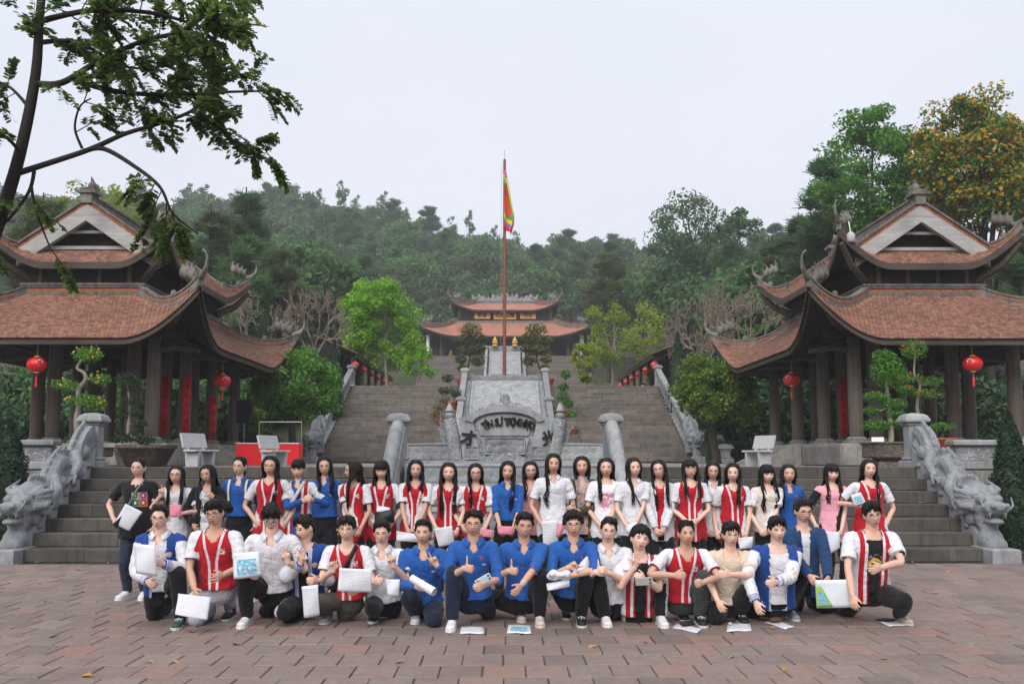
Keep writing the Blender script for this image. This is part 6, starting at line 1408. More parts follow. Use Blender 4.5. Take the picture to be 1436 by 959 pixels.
def make_hair(fem, style, seed, length=.4, bangs=False, front=(1, 1), part=0.0, wave=0.0):
    """hair in head space; long styles fall over shoulders and back"""
    r = random.Random(seed); b = MB(); co, fs = hair_cap(fem, seed, style if style != 'bob' else 'long'); used = sorted({i for q in fs for i in q}); ix = {k: i for i, k in enumerate(used)}; b.add(co[used], [tuple(ix[i] for i in q) for q in fs])
    if style in ('fringe', 'short', 'curly', 'crop'):
        n = {'fringe': 42, 'short': 30, 'curly': 60, 'crop': 14}[style]
        for i in range(n):
            a = r.uniform(-1.25, 1.25) if (i % 2 == 0) else r.uniform(-3.14, 3.14); sw = r.uniform(-.02, .02)
            x0, y0 = math.sin(a) * .045, -math.cos(a) * .05; z0 = .112
            x1, y1 = math.sin(a) * .077, -math.cos(a) * .096; z1 = .088 if abs(a) < 1.3 else .07
            drop = {'fringe': r.uniform(.028, .055), 'short': r.uniform(.01, .025), 'curly': r.uniform(.02, .05), 'crop': r.uniform(.005, .015)}[style] * (1 if abs(a) < 1.3 else .8)
            lock(b, [(x0, y0, z0 + .004), (x1 * .86, y1 * .86, z0 + r.uniform(-.004, .01)), (x1 + sw * .4, y1, z1), (x1 + sw, y1 * 1.0, z1 - drop)], r.uniform(.009, .014), .55)
    if style in ('long', 'bob', 'tied'):
        L = length if style == 'long' else (.15 if style == 'bob' else .0)
        n = 64
        for i in range(n):
            t = i / (n - 1); sg = -1 if i % 2 else 1; a = R(lerp(52, 180, (i // 2) / (n // 2 - 1)) + r.uniform(-4, 4)) * sg
            sa, ca = math.sin(a), -math.cos(a)
            p0 = (part * .02 + sa * .008, ca * .03 + .0, .116); p1 = (sa * .055, ca * .062 + .004, .104); p2 = (sa * .088, ca * .100 + .008, .045); p3 = (sa * .095, ca * .103 + .012, -.02)
            if style == 'tied': lock(b, [p0, p1, (sa * .079, ca * .09 + .004, .04), (sa * .05, .085, -.02), (0, .105, -.03)], r.uniform(.009, .013), .5); continue
            aa = abs(math.degrees(a)); ff = front[0 if sg < 0 else 1]
            if aa < 100 and ff and style == 'long':      # falls in front of the shoulder
                k = r.uniform(.88, 1.0); wv_ = wave * r.uniform(.6, 1); e = L * r.uniform(.8, 1.05)
                lock(b, [p0, p1, p2, (sa * .096, ca * .088 + .0, -.05), (sg * r.uniform(.062, .105), -.062 + r.uniform(-.01, .012), -.125), (sg * r.uniform(.05, .1) + wv_ * .02, -.085 + r.uniform(-.012, .01), -.12 - e * .45), (sg * r.uniform(.05, .105) - wv_ * .025, -.092 + r.uniform(-.012, .012), -.12 - e * .75), (sg * r.uniform(.05, .1) + wv_ * .02, -.085 + r.uniform(-.012, .012), -.12 - e)], r.uniform(.014, .019), .5)
            else:
                e = L * r.uniform(.85, 1.1); bk = max(.045, ca * .1 + .02) if style == 'long' else ca * .085
                lock(b, [p0, p1, p2, p3, (sa * .09, bk * .9 + .01, -.09), (sa * .11 if style == 'long' else sa * .085, bk + .045 if style == 'long' else ca * .08, -.15 - e * .2 if style == 'long' else -.12), (sa * .115 if style == 'long' else sa * .075, bk + .06 if style == 'long' else ca * .07, -.14 - e if style == 'long' else -.155)], r.uniform(.016, .022), .5)
        if style == 'tied': b.tube([(0, .1, -.02), (0, .135, -.05), (0, .13, -.2), (0, .12, -.3)], [.022, .026, .022, .006], 8)
    if bangs:
        for i in range(22):
            a = R(-50 + 100 * (i + .5) / 22 + r.uniform(-2, 2)); sa, ca = math.sin(a), -math.cos(a)
            lock(b, [(sa * .012, -.025, .118), (sa * .058, ca * .07, .104), (sa * .078, ca * .098, .064), (sa * .079, ca * .1, r.uniform(.016, .032))], r.uniform(.008, .011), .5)
    return b.mesh('hair', M['hair'], 179)
HAIRS = {}
def hair(fem, style, seed, **k):
    key = (fem, style, seed, tuple(sorted(k.items())))
    if key not in HAIRS: HAIRS[key] = make_hair(fem, style, seed, **k)
    return HAIRS[key]
# --- shoes
def shoe_meshes(col, sole=(.62, .62, .62)):
    b = MB(); m = MB()
    b.tube([(0, .075, .05), (0, .03, .052), (0, -.05, .05), (0, -.12, .04), (0, -.185, .03)], [(.034, .042), (.038, .048), (.042, .042), (.046, .032), (.03, .02)], 12, up=(1, 0, 0)); b.tube([(0, .04, .05), (0, .035, .115)], [(.036, .046), (.034, .044)], 12, up=(1, 0, 0)); b.ell((0, .07, .055), (.036, .035, .05), 10, 8); b.ell((0, -.16, .035), (.046, .05, .03), 12, 8)
    up = remesh(b, .009, 1, .4, .6, 'upper'); up.materials.append(mat_plain('shoe_' + '_'.join(str(int(q * 99)) for q in col), col, .6, .12, 30, .15))
    P = [(.034, .1), (.04, .06), (.036, 0), (.046, -.08), (.05, -.14), (.038, -.195), (.012, -.218)]; poly = P + [(-x, y) for x, y in P[::-1]]; m.prism(poly, 0, .024); so = m.mesh('sole', mat_plain('sole_' + str(int(sole[0] * 99)), sole, .6, .1, 30, .1)); 
    lc = MB()
    for k in range(4): lc.tube([(-.03, -.045 - .022 * k, .083 - .007 * k), (0, -.05 - .022 * k, .093 - .007 * k), (.03, -.045 - .022 * k, .083 - .007 * k)], .004, 4)
    la = lc.mesh('laces', M['white']); return up, so, la
SHOES = {'white': ((.62, .61, .6), (.66, .66, .66)), 'black': ((.014, .014, .016), (.5, .5, .5)), 'grey': ((.26, .26, .27), (.55, .55, .55)), 'green': ((.03, .075, .06), (.5, .5, .46)), 'tan': ((.50, .43, .36), (.56, .5, .44)), 'allblack': ((.012, .012, .013), (.02, .02, .02))}
SHM = {}
def put_shoe(root, loc, rot, kind):
    if kind not in SHM: SHM[kind] = shoe_meshes(*SHOES[kind])
    o = link('shoe', SHM[kind][0], root, loc, rot); link('sole', SHM[kind][1], o); link('laces', SHM[kind][2], o)
def loft(mb, rings, seg=22):
    vs = []
    for c, ax, ay in rings:
        for k in range(seg): a = 2 * math.pi * k / seg; vs.append(c + ax * math.cos(a) + ay * math.sin(a))
    n = len(rings); mb.add(vs, [(i * seg + k, i * seg + (k + 1) % seg, (i + 1) * seg + (k + 1) % seg, (i + 1) * seg + k) for i in range(n - 1) for k in range(seg)] + [tuple(range(seg - 1, -1, -1)), tuple(range((n - 1) * seg, n * seg))])
def ik(a, t, l1, l2, pole):
    d = t - a; D = d.length; mx = (l1 + l2) * .995
    if D > mx: t = a + d * (mx / D); d = t - a; D = mx
    mn = abs(l1 - l2) + .06
    if D < mn: t = a + d.normalized() * mn; d = t - a; D = mn
    n = d / D; x = (l1 * l1 - l2 * l2 + D * D) / (2 * D); h = math.sqrt(max(0, l1 * l1 - x * x)); p = pole - n * pole.dot(n); p = p.normalized() if p.length > 1e-6 else n.orthogonal().normalized()
    return a + n * x + p * h, t
HAND = {'relaxed': ((18, 22, 15),) * 4, 'flat': ((6, 8, 6),) * 4, 'hold': ((38, 48, 30),) * 4, 'fist': ((80, 92, 60),) * 4, 'thumb': ((82, 95, 62),) * 4,
        'v': ((2, 4, 2), (2, 4, 2), (78, 92, 55), (80, 92, 55)), 'point': ((4, 6, 4), (40, 60, 40), (78, 92, 55), (80, 92, 55)), 'three': ((4, 6, 4), (4, 6, 4), (10, 12, 8), (80, 92, 55)), 'knee': ((24, 30, 20),) * 4}
def hand(mb, W, d, n, right, typ, k):
    """W wrist, d finger direction, n palm normal; RIGHT: the person's right hand"""
    d = d.normalized(); n = (n - d * n.dot(d)); n = n.normalized() if n.length > 1e-5 else d.orthogonal().normalized(); th = d.cross(n) if right else n.cross(d)
    mb.tube([W - d * .02, W + d * .012, W + d * .045 * k, W + d * .088 * k], [(.021, .026), (.016, .028), (.0145, .040 * k), (.0125, .040 * k)], 10, up=n)
    sp = {'v': (10, -8, -4, -6), 'three': (9, 0, -9, -8)}.get(typ, (5, 1.5, -1.5, -5) if typ != 'knee' else (12, 4, -4, -12)); L = (.069, .077, .072, .057); r0 = .0088 * k
    for i in range(4):
        lat = (.030 - .020 * i) * k; p = W + d * (.084 - (.006 if i in (0, 3) else 0)) * k + th * lat; dd = (d * math.cos(R(sp[i])) + th * math.sin(R(sp[i]))).normalized(); nn = n; P = [p - dd * .02, p]
        for j, f_ in enumerate((.44, .31, .25)):
            c = R(HAND[typ][i][j]); dd, nn = (dd * math.cos(c) + nn * math.sin(c)).normalized(), (nn * math.cos(c) - dd * math.sin(c)).normalized(); p = p + dd * L[i] * f_ * k; P.append(p)
        mb.tube(P, [r0, r0, r0 * .96, r0 * .9, r0 * .72], 7)
    b0 = W + d * .022 * k + th * .024 * k
    if typ == 'thumb': P = [b0, b0 + (th * .8 + d * .35) .normalized() * .03 * k, b0 + th * .062 * k + d * .012, b0 + th * .095 * k + d * .006]
    elif typ in ('v', 'fist', 'three'): P = [b0, b0 + (th * .5 + d * .8 + n * .3).normalized() * .034 * k, b0 + (th * .1 + d * .75 + n * .6).normalized() * .06 * k, b0 + d * .055 * k + n * .045 * k - th * .018]
    else: P = [b0, b0 + (th * .62 + d * .72 + n * .18).normalized() * .036 * k, b0 + (th * .55 + d * .8 + n * .3).normalized() * .064 * k, b0 + (th * .5 + d * .82 + n * .4).normalized() * .088 * k]
    mb.tube(P, [.0125 * k, .0115 * k, .0098 * k, .0075 * k], 7)
SEC_F = [(-.10, .106, .076), (-.03, .108, .078), (.06, .100, .072), (.13, .084, .062), (.20, .087, .065), (.245, .098, .074), (.27, .102, .066), (.294, .098, .052), (.311, .066, .042), (.330, .040, .036)]
SEC_M = [(-.10, .100, .072), (-.03, .101, .074), (.06, .096, .070), (.13, .094, .068), (.20, .102, .071), (.245, .110, .072), (.27, .113, .066), (.294, .107, .054), (.311, .072, .044), (.330, .044, .038)]
def to_px(p):
    d = p - Vector((0, 0, HC)); w_ = d.dot(_f); return IW / 2 + FP * d.dot(_r) / w_, IH / 2 - FP * d.dot(_u) / w_
def knee_search(Hp, A, l1, l2, f, s, z, O, kx, ky):
    best = None
    for la in np.linspace(-1.3, 1.3, 27):
        for mu in (-.1, .15, .4, .7, 1.0):
            K, A2 = ik(Hp, A, l1, l2, f + z * mu + s * la); q = to_px(K + O); e = (q[0] - kx) ** 2 + .35 * (q[1] - ky) ** 2 + 30 * abs(la)
            if best is None or e < best[0]: best = (e, K, A2)
    return best[1], best[2]
_pr = random.Random(99)
def person(label, head, Y, fem=True, H=None, pose='stand', yaw=0, lean=2, roll=0, hy=0, hp=0, hr=0, top='white', hem=None, sleeve='short', neck='crew', jacket=None, pants='black', stripe=False, shoes='white', legs=None, hands=None,
           hs='long', hl=.38, bangs=False, hfront=(1, 1), part=0, wave=0, gl=None, smile=0, seed=0, build=1.0, extras=(), group=None, pz=None):
    """HEAD: photo pixel of the crown; Y: distance of the hips; hands/legs: 'a' on the picture's left, 'b' on its right"""
    rr = random.Random(seed * 17 + 3); hy += _pr.gauss(0, 6); hr += _pr.gauss(0, 4); hp += _pr.gauss(1, 3); smile = smile or _pr.choice((0, 0, 1)); build *= _pr.uniform(.90, 1.0); wave = wave or _pr.choice((0, 0, .25, .45))
    yw = R(yaw); s = Vector((math.cos(yw), math.sin(yw), 0)); f = Vector((math.sin(yw), -math.cos(yw), 0)); z = Vector((0, 0, 1))
    L_ = R(lean); t = (z * math.cos(L_) + f * math.sin(L_) + s * math.tan(R(roll))).normalized(); fr_ = (f - t * f.dot(t)).normalized()
    if pose == 'stand':
        top_w = PX(head[0], head[1] + 1, Y - .06); H = top_w.z / (.52 + .487 * math.cos(L_))
        pel = Vector((top_w.x, Y, .52 * H)) - s * 0
    else:
        H = H or 1.70; hd = math.sin(L_) * .40 * H; top_w = PX(head[0], head[1] + 1, Y - hd); pel = Vector((top_w.x - t.x * .42 * H, Y, top_w.z - .487 * H * math.cos(L_)))
    if hem is None: hem = -.07 if pose == 'stand' else .015
    O = Vector((pel.x, Y, 0)); root = tag(empty('person', O), label, 'person', group); pel = pel - O; k = H / 1.65
    SEC = SEC_F if fem else SEC_M; Wd = build
    N = pel + t * .318 * H; sh = (.103 if fem else .112) * H * (.5 + .5 * Wd); hc = N + t * .036 * H + z * .056 * H + f * .014 * H
    hs_ = {True: .97, False: .965}[fem] * (H / 1.62) ** .5
    # head frame
    hyw = yw + R(hy); hm = Matrix.Translation(hc) @ Matrix.Rotation(hyw, 4, 'Z') @ Matrix.Rotation(R(hp), 4, 'X') @ Matrix.Rotation(R(hr), 4, 'Y') @ Matrix.Diagonal((hs_ * _pr.uniform(.94, 1.05), hs_, hs_ * _pr.uniform(.965, 1.02), 1))
    arms = {}
    for sd, key in ((-1, 'a'), (1, 'b')):
        S = N - t * .032 * H + s * sd * sh; hd_ = (hands or {}).get(key); l1, l2 = .170 * H, .148 * H
        if hd_ is None: tgt = S + s * sd * .05 - t * .325 * H + f * .07; typ = 'relaxed'; pole = s * sd * .35 - f * .9 - z * .2; dn = (None, None)
        else:
            px, py, dy, typ = hd_[:4]; tgt = PX(px, py, Y - dy) - O; pole = Vector(hd_[4]) if len(hd_) > 4 and hd_[4] else (s * sd * (.9 if pose == 'stand' else .5) - z * .9 - f * .25); dn = (hd_[5] if len(hd_) > 5 else None, hd_[6] if len(hd_) > 6 else None)
        E, tg = ik(S, tgt, l1, l2 + .05, pole); fa = (tg - E).normalized(); W = E + fa * l2
        right = sd < 0
        if typ in ('v', 'three', 'point') and hd_: d = Vector(dn[0]) if dn[0] else (z * .9 + s * sd * -.12 + f * .25); n_ = Vector(dn[1]) if dn[1] else f
        elif typ == 'thumb': d = Vector(dn[0]) if dn[0] else (s * -sd * .85 + f * .5); n_ = Vector(dn[1]) if dn[1] else (-f)
        else: d = Vector(dn[0]) if dn[0] else fa; n_ = Vector(dn[1]) if dn[1] else (-s * sd * .7 - f * .6)
        arms[key] = (S, E, W, d, n_, right, typ)
    legsJ = {}
    for sd, key in ((-1, 'a'), (1, 'b')):
        Hp = pel + s * sd * .052 * H - t * .02 * H; spec = (legs or {}).get(key); th_, sn = .245 * H, .235 * H
        if spec is None:
            A = Vector((Hp.x + sd * .01 * H, .03, .075)) if pose == 'stand' else pel + Vector((sd * .1, -.15, .08)); A = Vector((A.x, A.y + rr.uniform(-.03, .03), .08)); Kn, A = ik(Hp, A, th_, sn, f + z * .1); legsJ[key] = (Hp, Kn, A, yw + sd * .18, 0.0)
        elif spec[0] == 'up':
            _, kx, ky, fx, fy = spec[:5]; g_ = PG(fx, fy) - O; A = Vector((g_.x, g_.y + .13, .085)); Kn, A = knee_search(Hp, A, th_, sn, f, s, z, O, kx, ky); legsJ[key] = (Hp, Kn, A, math.atan2(-(A.x - Hp.x) * -.6, 1) * .8, 0.0)
        else:
            _, kx, ky = spec[:3]; Kn = PG(kx, ky) - O; Kn = Vector((Kn.x, Kn.y + .06, .068)); dv = Kn - Hp
            ln = dv.length; Kn = Hp + dv * (min(max(ln, th_ * .9), th_ * 1.12) / ln); Kn.z = .068; A = Kn + Vector(((Hp.x - Kn.x) * .25, .385 * k, .03)); legsJ[key] = (Hp, Kn, A, 0.0, 1.0)
    # ---- body: one continuous surface
    b = MB(); hv, hf, _ = HEADS[fem]; v4 = hv @ np.array(hm.to_3x3()).T + np.array(hm.translation); b.add(v4, hf)
    for sx in (-1, 1): b.ell(hm @ Vector((sx * .0775, .012, -.002)), (.011, .02, .031), 10, 8, hm.to_3x3().normalized() @ Matrix.Rotation(sx * .3, 3, 'Z'))
    nb = N - t * .03 * H; b.tube([nb, N + t * .025 * H, hm @ Vector((0, .022, -.055)), hm @ Vector((0, .018, -.0))], [.052 * k if fem else .06 * k, .043 * k if fem else .053 * k, .043 * k if fem else .053 * k, .04 * k], 14)
    loft(b, [(pel + t * h * H, s * (rx * H * Wd - .011), fr_ * (ry * H * Wd - .011)) for h, rx, ry in SEC[4:]], 20)
    for key, (S, E, W, d, n_, right, typ) in arms.items():
        sd = -1 if key == 'a' else 1; q = .86 if fem else .97; q *= (.6 + .4 * Wd)
        b.tube(spline([S - s * sd * .05, S, S.lerp(E, .5), E, E.lerp(W, .35), W.lerp(E, .12), W + d * .01], 3), [x * k * q for x in ([.040, .041, .041, .041, .040, .039, .038, .036, .034, .033, .033, .034, .035, .034, .031, .028, .026, .024, .023])], 10)
        hand(b, W, d, n_, right, typ, k * (.88 if fem else .92))
    me = remesh(b, .0068, 1, .35, .24, 'body'); me.materials.append(M['skin']); link('body', me, root)
    # ---- face, hair, glasses
    fp_ = face_parts(fem, smile)
    def on_head(name, mesh, parent=None): o = link(name, mesh, root); o.matrix_local = hm; return o
    for sx in (-1, 1):
        e = on_head('eye', fp_['eye', sx]); link('iris', fp_['iris', sx], e); link('lash_line', fp_['lash', sx], e); on_head('eyebrow', fp_['brow', sx])
    l_ = on_head('lips', fp_['lips'])
    if 'teeth' in fp_: link('teeth', fp_['teeth'], l_)
    on_head('hair', hair(fem, hs, seed % 9, length=hl, bangs=bangs, front=hfront, part=part, wave=wave) if hs in ('long',) else hair(fem, hs, seed % 9, bangs=bangs))
    if gl: on_head('glasses', glasses(fem, gl))
    # ---- clothes
    def garment(name, mat, hem_, sl, infl, cut=None, fold=1.0, low=0.0, flare=1.0):
        b = MB(); rings = [(h, rx, ry) for h, rx, ry in SEC if h > hem_ + .02]; r0 = SEC[0] if hem_ < -.05 else min(SEC, key=lambda q: abs(q[0] - hem_)); rings = [(hem_, r0[1] * flare, r0[2] * flare)] + rings; rings = [(h, rx * (1.07 if h < .05 else 1), ry * (1.12 if h < .05 else 1)) for h, rx, ry in rings] if hem_ < .03 else rings
        loft(b, [(pel + t * h * H, s * (rx * H * Wd + infl), fr_ * (ry * H * Wd + infl * 1.1)) for h, rx, ry in rings], 24)
        for key, (S, E, W, d, n_, right, typ) in arms.items():
            if sl == 'none': continue
            sd = -1 if key == 'a' else 1; q = k * (.90 if fem else 1.0) * (.6 + .4 * Wd)
            if sl == 'short': e = S.lerp(E, .72); b.tube(spline([S - s * sd * .06 - t * .015, S - s * sd * .01, S.lerp(E, .35), e], 3), [x * q + infl for x in (.044, .046, .047, .047, .047, .048, .049, .051, .053, .055)], 12)
            elif sl == 'elbow': e = E.lerp(W, .18); b.tube(spline([S - s * sd * .06 - t * .015, S - s * sd * .01, S.lerp(E, .5), E, e], 3), [x * q + infl for x in (.043, .045, .046, .046, .045, .045, .044, .044, .044, .043, .044, .046, .048)], 12)
            else: e = W.lerp(E, .0); b.tube(spline([S - s * sd * .06 - t * .015, S - s * sd * .01, S.lerp(E, .5), E, E.lerp(W, .5), e], 3), [x * q + infl for x in (.043, .045, .046, .046, .045, .044, .043, .043, .043, .042, .041, .039, .037, .035, .032, .030)], 12)
        me = remesh(b, .0102, 2, .45, .55, name); co = get_co(me); no = get_no(me); p = co - np.array(pel); tx, ty, tz = p @ np.array(s), p @ np.array(fr_), p @ np.array(t)
        sc = 1.6 / H; rest = np.stack([tx, ty, tz], 1) * sc; arm = np.full(len(co), -1.0); best = np.full(len(co), 9.0)
        for key, (S, E, W, d, n_, right, typ) in arms.items():
            sd = -1 if key == 'a' else 1
            for i, (A, B) in enumerate(((S, E), (E, W))):
                a_, b_ = np.array(A), np.array(B); ab = b_ - a_; u = np.clip(((co - a_) @ ab) / (ab @ ab), 0, 1); dd = np.linalg.norm(co - a_ - u[:, None] * ab, axis=1)
                lim = .062 * k + infl; ok = (dd < lim) & (dd < best) & ((u > .06) | (i == 1)) & ((np.abs(tx) > sh * .86) | (i == 1) | (u > .5)); best = np.where(ok, dd, best); arm = np.where(ok, i + u, arm)
        ph = rng.uniform(0, 6.28, 8); onarm = arm > 0
        fo = (np.sin(rest[:, 0] * 34 + rest[:, 2] * 22 + ph[0]) * np.sin(rest[:, 2] * 19 - rest[:, 1] * 14 + ph[1]) + .7 * np.sin(rest[:, 0] * 60 - rest[:, 2] * 38 + ph[2] + rest[:, 1] * 30)) * .0032 * np.clip(1.2 - rest[:, 2] / .5, .25, 1)
        fo = np.where(onarm, .0022 * np.sin(arm * 15 + rest[:, 1] * 55 + rest[:, 0] * 40 + ph[3]) * np.sin(arm * 7 + rest[:, 2] * 30 + ph[4]) + .0012 * np.sin(arm * 31 + rest[:, 0] * 70 + rest[:, 1] * 60 + ph[5]), fo); co = co + no * (fo * fold)[:, None]; set_co(me, co)
        attr(me, 'rest', rest, 'FLOAT_VECTOR'); attr(me, 'arm', arm)
        if cut is not None:
            m = cut(rest[:, 0], rest[:, 1], rest[:, 2], arm); bm = bmesh.new(); bm.from_mesh(me); bm.verts.ensure_lookup_table(); kill = [bm.verts[i] for i in np.nonzero(m)[0]]; bmesh.ops.delete(bm, geom=kill, context='VERTS'); bm.to_mesh(me); bm.free()
        me.materials.append(mat); return link(name, me, root)
    def collar(parent, mat, zc=.0, w_=.036, open_=24, r_=1.0):
        b = MB(); n = 26; V = []; c = N + t * (.004 * H + zc + .020); r1 = (.051 if fem else .059) * k * r_
        for i in range(n + 1):
            a = R(open_ + (360 - 2 * open_) * i / n); dx, dy = math.sin(a), math.cos(a); fall = max(0, math.cos(a)); o = s * dx + fr_ * dy
            top_ = c + o * (r1 * (1 + .12 * fall)) + t * (.012 - .034 * fall ** 2); bot = c + o * (r1 * 1.38 + .016 + .020 * fall) - t * (w_ * .40 + (.040 * fall ** 1.5)) ; inn = c + o * r1 * .98 - t * (.02 + .04 * fall)
            V += [inn, top_, bot]
        b.add(V, [q for i in range(n) for q in ((3 * i, 3 * i + 1, 3 * i + 4, 3 * i + 3), (3 * i + 1, 3 * i + 2, 3 * i + 5, 3 * i + 4))]); me = b.mesh('collar', mat, 60); nv = len(me.vertices); attr(me, 'rest', [(.3, -.2, .4)] * nv, 'FLOAT_VECTOR'); attr(me, 'arm', [-1] * nv); o = link('collar', me, parent); m_ = o.modifiers.new('t', 'SOLIDIFY'); m_.thickness = .004
    VN = {'v': lambda x, y, z_, a: (a < .05) & (np.abs(x) < .060) & (z_ > .448 + np.abs(x) * .8) & (y > -.02) | ((z_ > .503) & (a < .05) & (np.abs(x) < .07)), 'crew': lambda x, y, z_, a: (z_ > .498 - .022 * (y > .01)) & (a < .05) & (np.abs(x) < .066), 'collar': lambda x, y, z_, a: (a < .05) & (((np.abs(x) < .030) & (z_ > .435 + np.abs(x) * 2.0) & (y > 0)) | ((z_ > .503) & (np.abs(x) < .065))), 'high': None}
    inn = None
    if jacket:
        inn = garment('shirt', cloth(top), hem, 'none' if jacket[2] == 'long' else sleeve, .006, VN[neck], .8)
        gap = jacket[1]; jk = garment('jacket', cloth(jacket[0]), jacket[3] if len(jacket) > 3 else -.07, jacket[2], .016, lambda x, y, z_, a: ((np.abs(x) < gap * (.75 + .25 * np.clip(z_ / .5, 0, 1))) & (y > 0) & (a < .05)) | ((z_ > .498) & (a < .05) & (np.abs(x) < .07)), 1.3)
        m_ = jk.modifiers.new('t', 'SOLIDIFY'); m_.thickness = .006
        if neck == 'collar': collar(inn, cloth(top))
    else:
        g_ = garment('shirt', cloth(top), hem, sleeve, .009, VN[neck], 1.0 if pose == 'stand' else 1.35); m_ = g_.modifiers.new('t', 'SOLIDIFY'); m_.thickness = .004
        if neck == 'collar': collar(g_, cloth(top))
    # trousers
    b = MB(); loft(b, [(pel + t * h * H, s * (rx * H * Wd - .002), fr_ * (ry * H * Wd - .002)) for h, rx, ry in ((-.075, .085, .062), (-.05, .100, .074), (0, .101, .075), (.05, .094, .068), (.075, .09, .065))], 20)
    lw = 1.0 if fem else 1.1
    for key, (Hp, Kn, A, an, kn) in legsJ.items():
        e = A + (Kn - A).normalized() * .0; b.tube([Hp + z * .02, Hp.lerp(Kn, .3), Hp.lerp(Kn, .65), Kn.lerp(Hp, .08), Kn], [x * k * lw * (.7 + .3 * Wd) for x in (.082, .088, .080, .070, .066)], 14); b.tube([Kn, Kn.lerp(A, .1), Kn.lerp(A, .35), Kn.lerp(A, .7), e], [x * k * lw * (.7 + .3 * Wd) for x in (.066, .067, .066, .058, .053)], 14); b.ell(Kn, .069 * k * lw * (.7 + .3 * Wd), 12, 8)
    me = remesh(b, .014, 2, .45, .45, 'trousers'); co = get_co(me); no = get_no(me); p = co - np.array(pel); leg = np.full(len(co), -1.0); off = np.zeros(len(co))
    for key, (Hp, Kn, A, an, kn) in legsJ.items():
        sd = -1 if key == 'a' else 1
        for i, (A_, B_) in enumerate(((Hp, Kn), (Kn, A))):
            a_, b_ = np.array(A_), np.array(B_); ab = b_ - a_; u = np.clip(((co - a_) @ ab) / (ab @ ab), 0, 1); q = co - a_ - u[:, None] * ab; dd = np.linalg.norm(q, axis=1); ok = dd < .1 * k; leg = np.where(ok, np.where((q @ np.array(s)) * sd > .035 * k, 3.0, 1.0), leg); off = np.where(ok, i + u, off)
    ph = rng.uniform(0, 6.28, 4); fo = .004 * np.sin(off * 26 + p[:, 0] * 30 + ph[0]) * np.sin(p[:, 2] * 25 + p[:, 0] * 14 + ph[1]); co = co + no * fo[:, None]; set_co(me, co); attr(me, 'rest', np.stack([p[:, 0], p[:, 1], p[:, 2]], 1), 'FLOAT_VECTOR'); attr(me, 'arm', leg); me.materials.append(pants_mat(pants, stripe)); link('trousers', me, root)
    for key, (Hp, Kn, A, an, kn) in legsJ.items():
        if kn: put_shoe(root, (A.x, A.y + .05, .17), (R(62), 0, 0), shoes)
        else: put_shoe(root, (A.x, A.y, .0), (0, 0, an), shoes)
    for e in extras:
        if e[0] == 'strap':      # band across the chest
            b = MB(); n = 18; sgn = e[1]; V = []
            for i in range(n + 1):
                u = i / n; h = lerp(.325, .02, u); rx, ry = np.interp(h, [q[0] for q in SEC], [q[1] for q in SEC]), np.interp(h, [q[0] for q in SEC], [q[2] for q in SEC]); xx = lerp(-.055, .105, u) * sgn * H; yy = math.sqrt(max(.05, 1 - (xx / (rx * H * Wd + .03)) ** 2)) * (ry * H * Wd + .024); c = pel + t * h * H + s * xx + fr_ * yy; q = (s * .5 + t * .8 * sgn).normalized() * e[3]
                V += [c - q, c + q]
            b.add(V, [(2 * i, 2 * i + 1, 2 * i + 3, 2 * i + 2) for i in range(n)]); o = b.build('bag_strap', e[2], root, 60); m_ = o.modifiers.new('t', 'SOLIDIFY'); m_.thickness = .005
        elif e[0] == 'watch':
            S, E, W, d, n_, right, typ = arms[e[1]]; b = MB(); q = (W - E).normalized(); b.tube([W - q * .02, W - q * .038], .029 * k, 12); b.build('wrist_band', e[2], root, 60)
        elif e[0] == 'packstraps':
            for sg in (-1, 1):
                b = MB(); V = []
                for i in range(13):
                    u = i / 12; h = lerp(.318, .13, u); rx, ry = np.interp(h, [q[0] for q in SEC], [q[1] for q in SEC]), np.interp(h, [q[0] for q in SEC], [q[2] for q in SEC]); xx = sg * .062 * H; yy = math.sqrt(max(.05, 1 - (xx / (rx * H + .02)) ** 2)) * (ry * H + .022); c = pel + t * h * H + s * xx + fr_ * yy; V += [c - s * .012, c + s * .012]
                b.add(V, [(2 * i, 2 * i + 1, 2 * i + 3, 2 * i + 2) for i in range(12)]); o = b.build('backpack_strap', e[1], root, 60); m_ = o.modifiers.new('t', 'SOLIDIFY'); m_.thickness = .006
    return root
# ---------------------------------------------------------------- the group: standing row
GS = 'people standing in the back row'; GK = 'people crouching in the front row'
STRAP_G = mat_plain('grey_strap', (.16, .18, .21), .7, .1, 20, .1); STRAP_K = mat_plain('black_strap', (.012, .012, .014), .6, .1, 20, .1); STRAP_C = mat_plain('pale_strap', (.55, .55, .47), .7, .1, 20, .1)
BAND = mat_plain('dark_wrist_band', (.01, .01, .012), .5, .1, 20, .05); BANDB = mat_plain('pale_blue_band', (.35, .5, .6), .5, .1, 20, .05)
def st(label, hx_, hy_, dY=0.0, **k): return person(label, (hx_, hy_), 11.15 + dY, True, pose='stand', group=GS, **k)
J = dict(top='jersey', neck='v', hem=-.105, flare=1.0) ; J.pop('flare')
st('woman in black printed tee holding a stack of papers, shoulder bag strap, glasses', 194, 640, .02, top='fourprint', neck='crew', hem=-.09, pants='darkjeans', hs='tied', gl='thin', smile=2, seed=1, build=1.16, hands={'a': (160, 731, .16, 'hold', (-.9, .4, -.5)), 'b': (214, 745, .1, 'relaxed')}, extras=(('strap', -1, STRAP_G, .011),))
st('girl in white top making a V sign, long hair and dark glasses, pink tray', 247, 651, .12, top='tee_white', neck='crew', pants='jeans', hl=.4, gl='rect', seed=2, hands={'a': (229, 690, .28, 'v', (-.8, .2, -1)), 'b': (247, 721, .26, 'hold')})
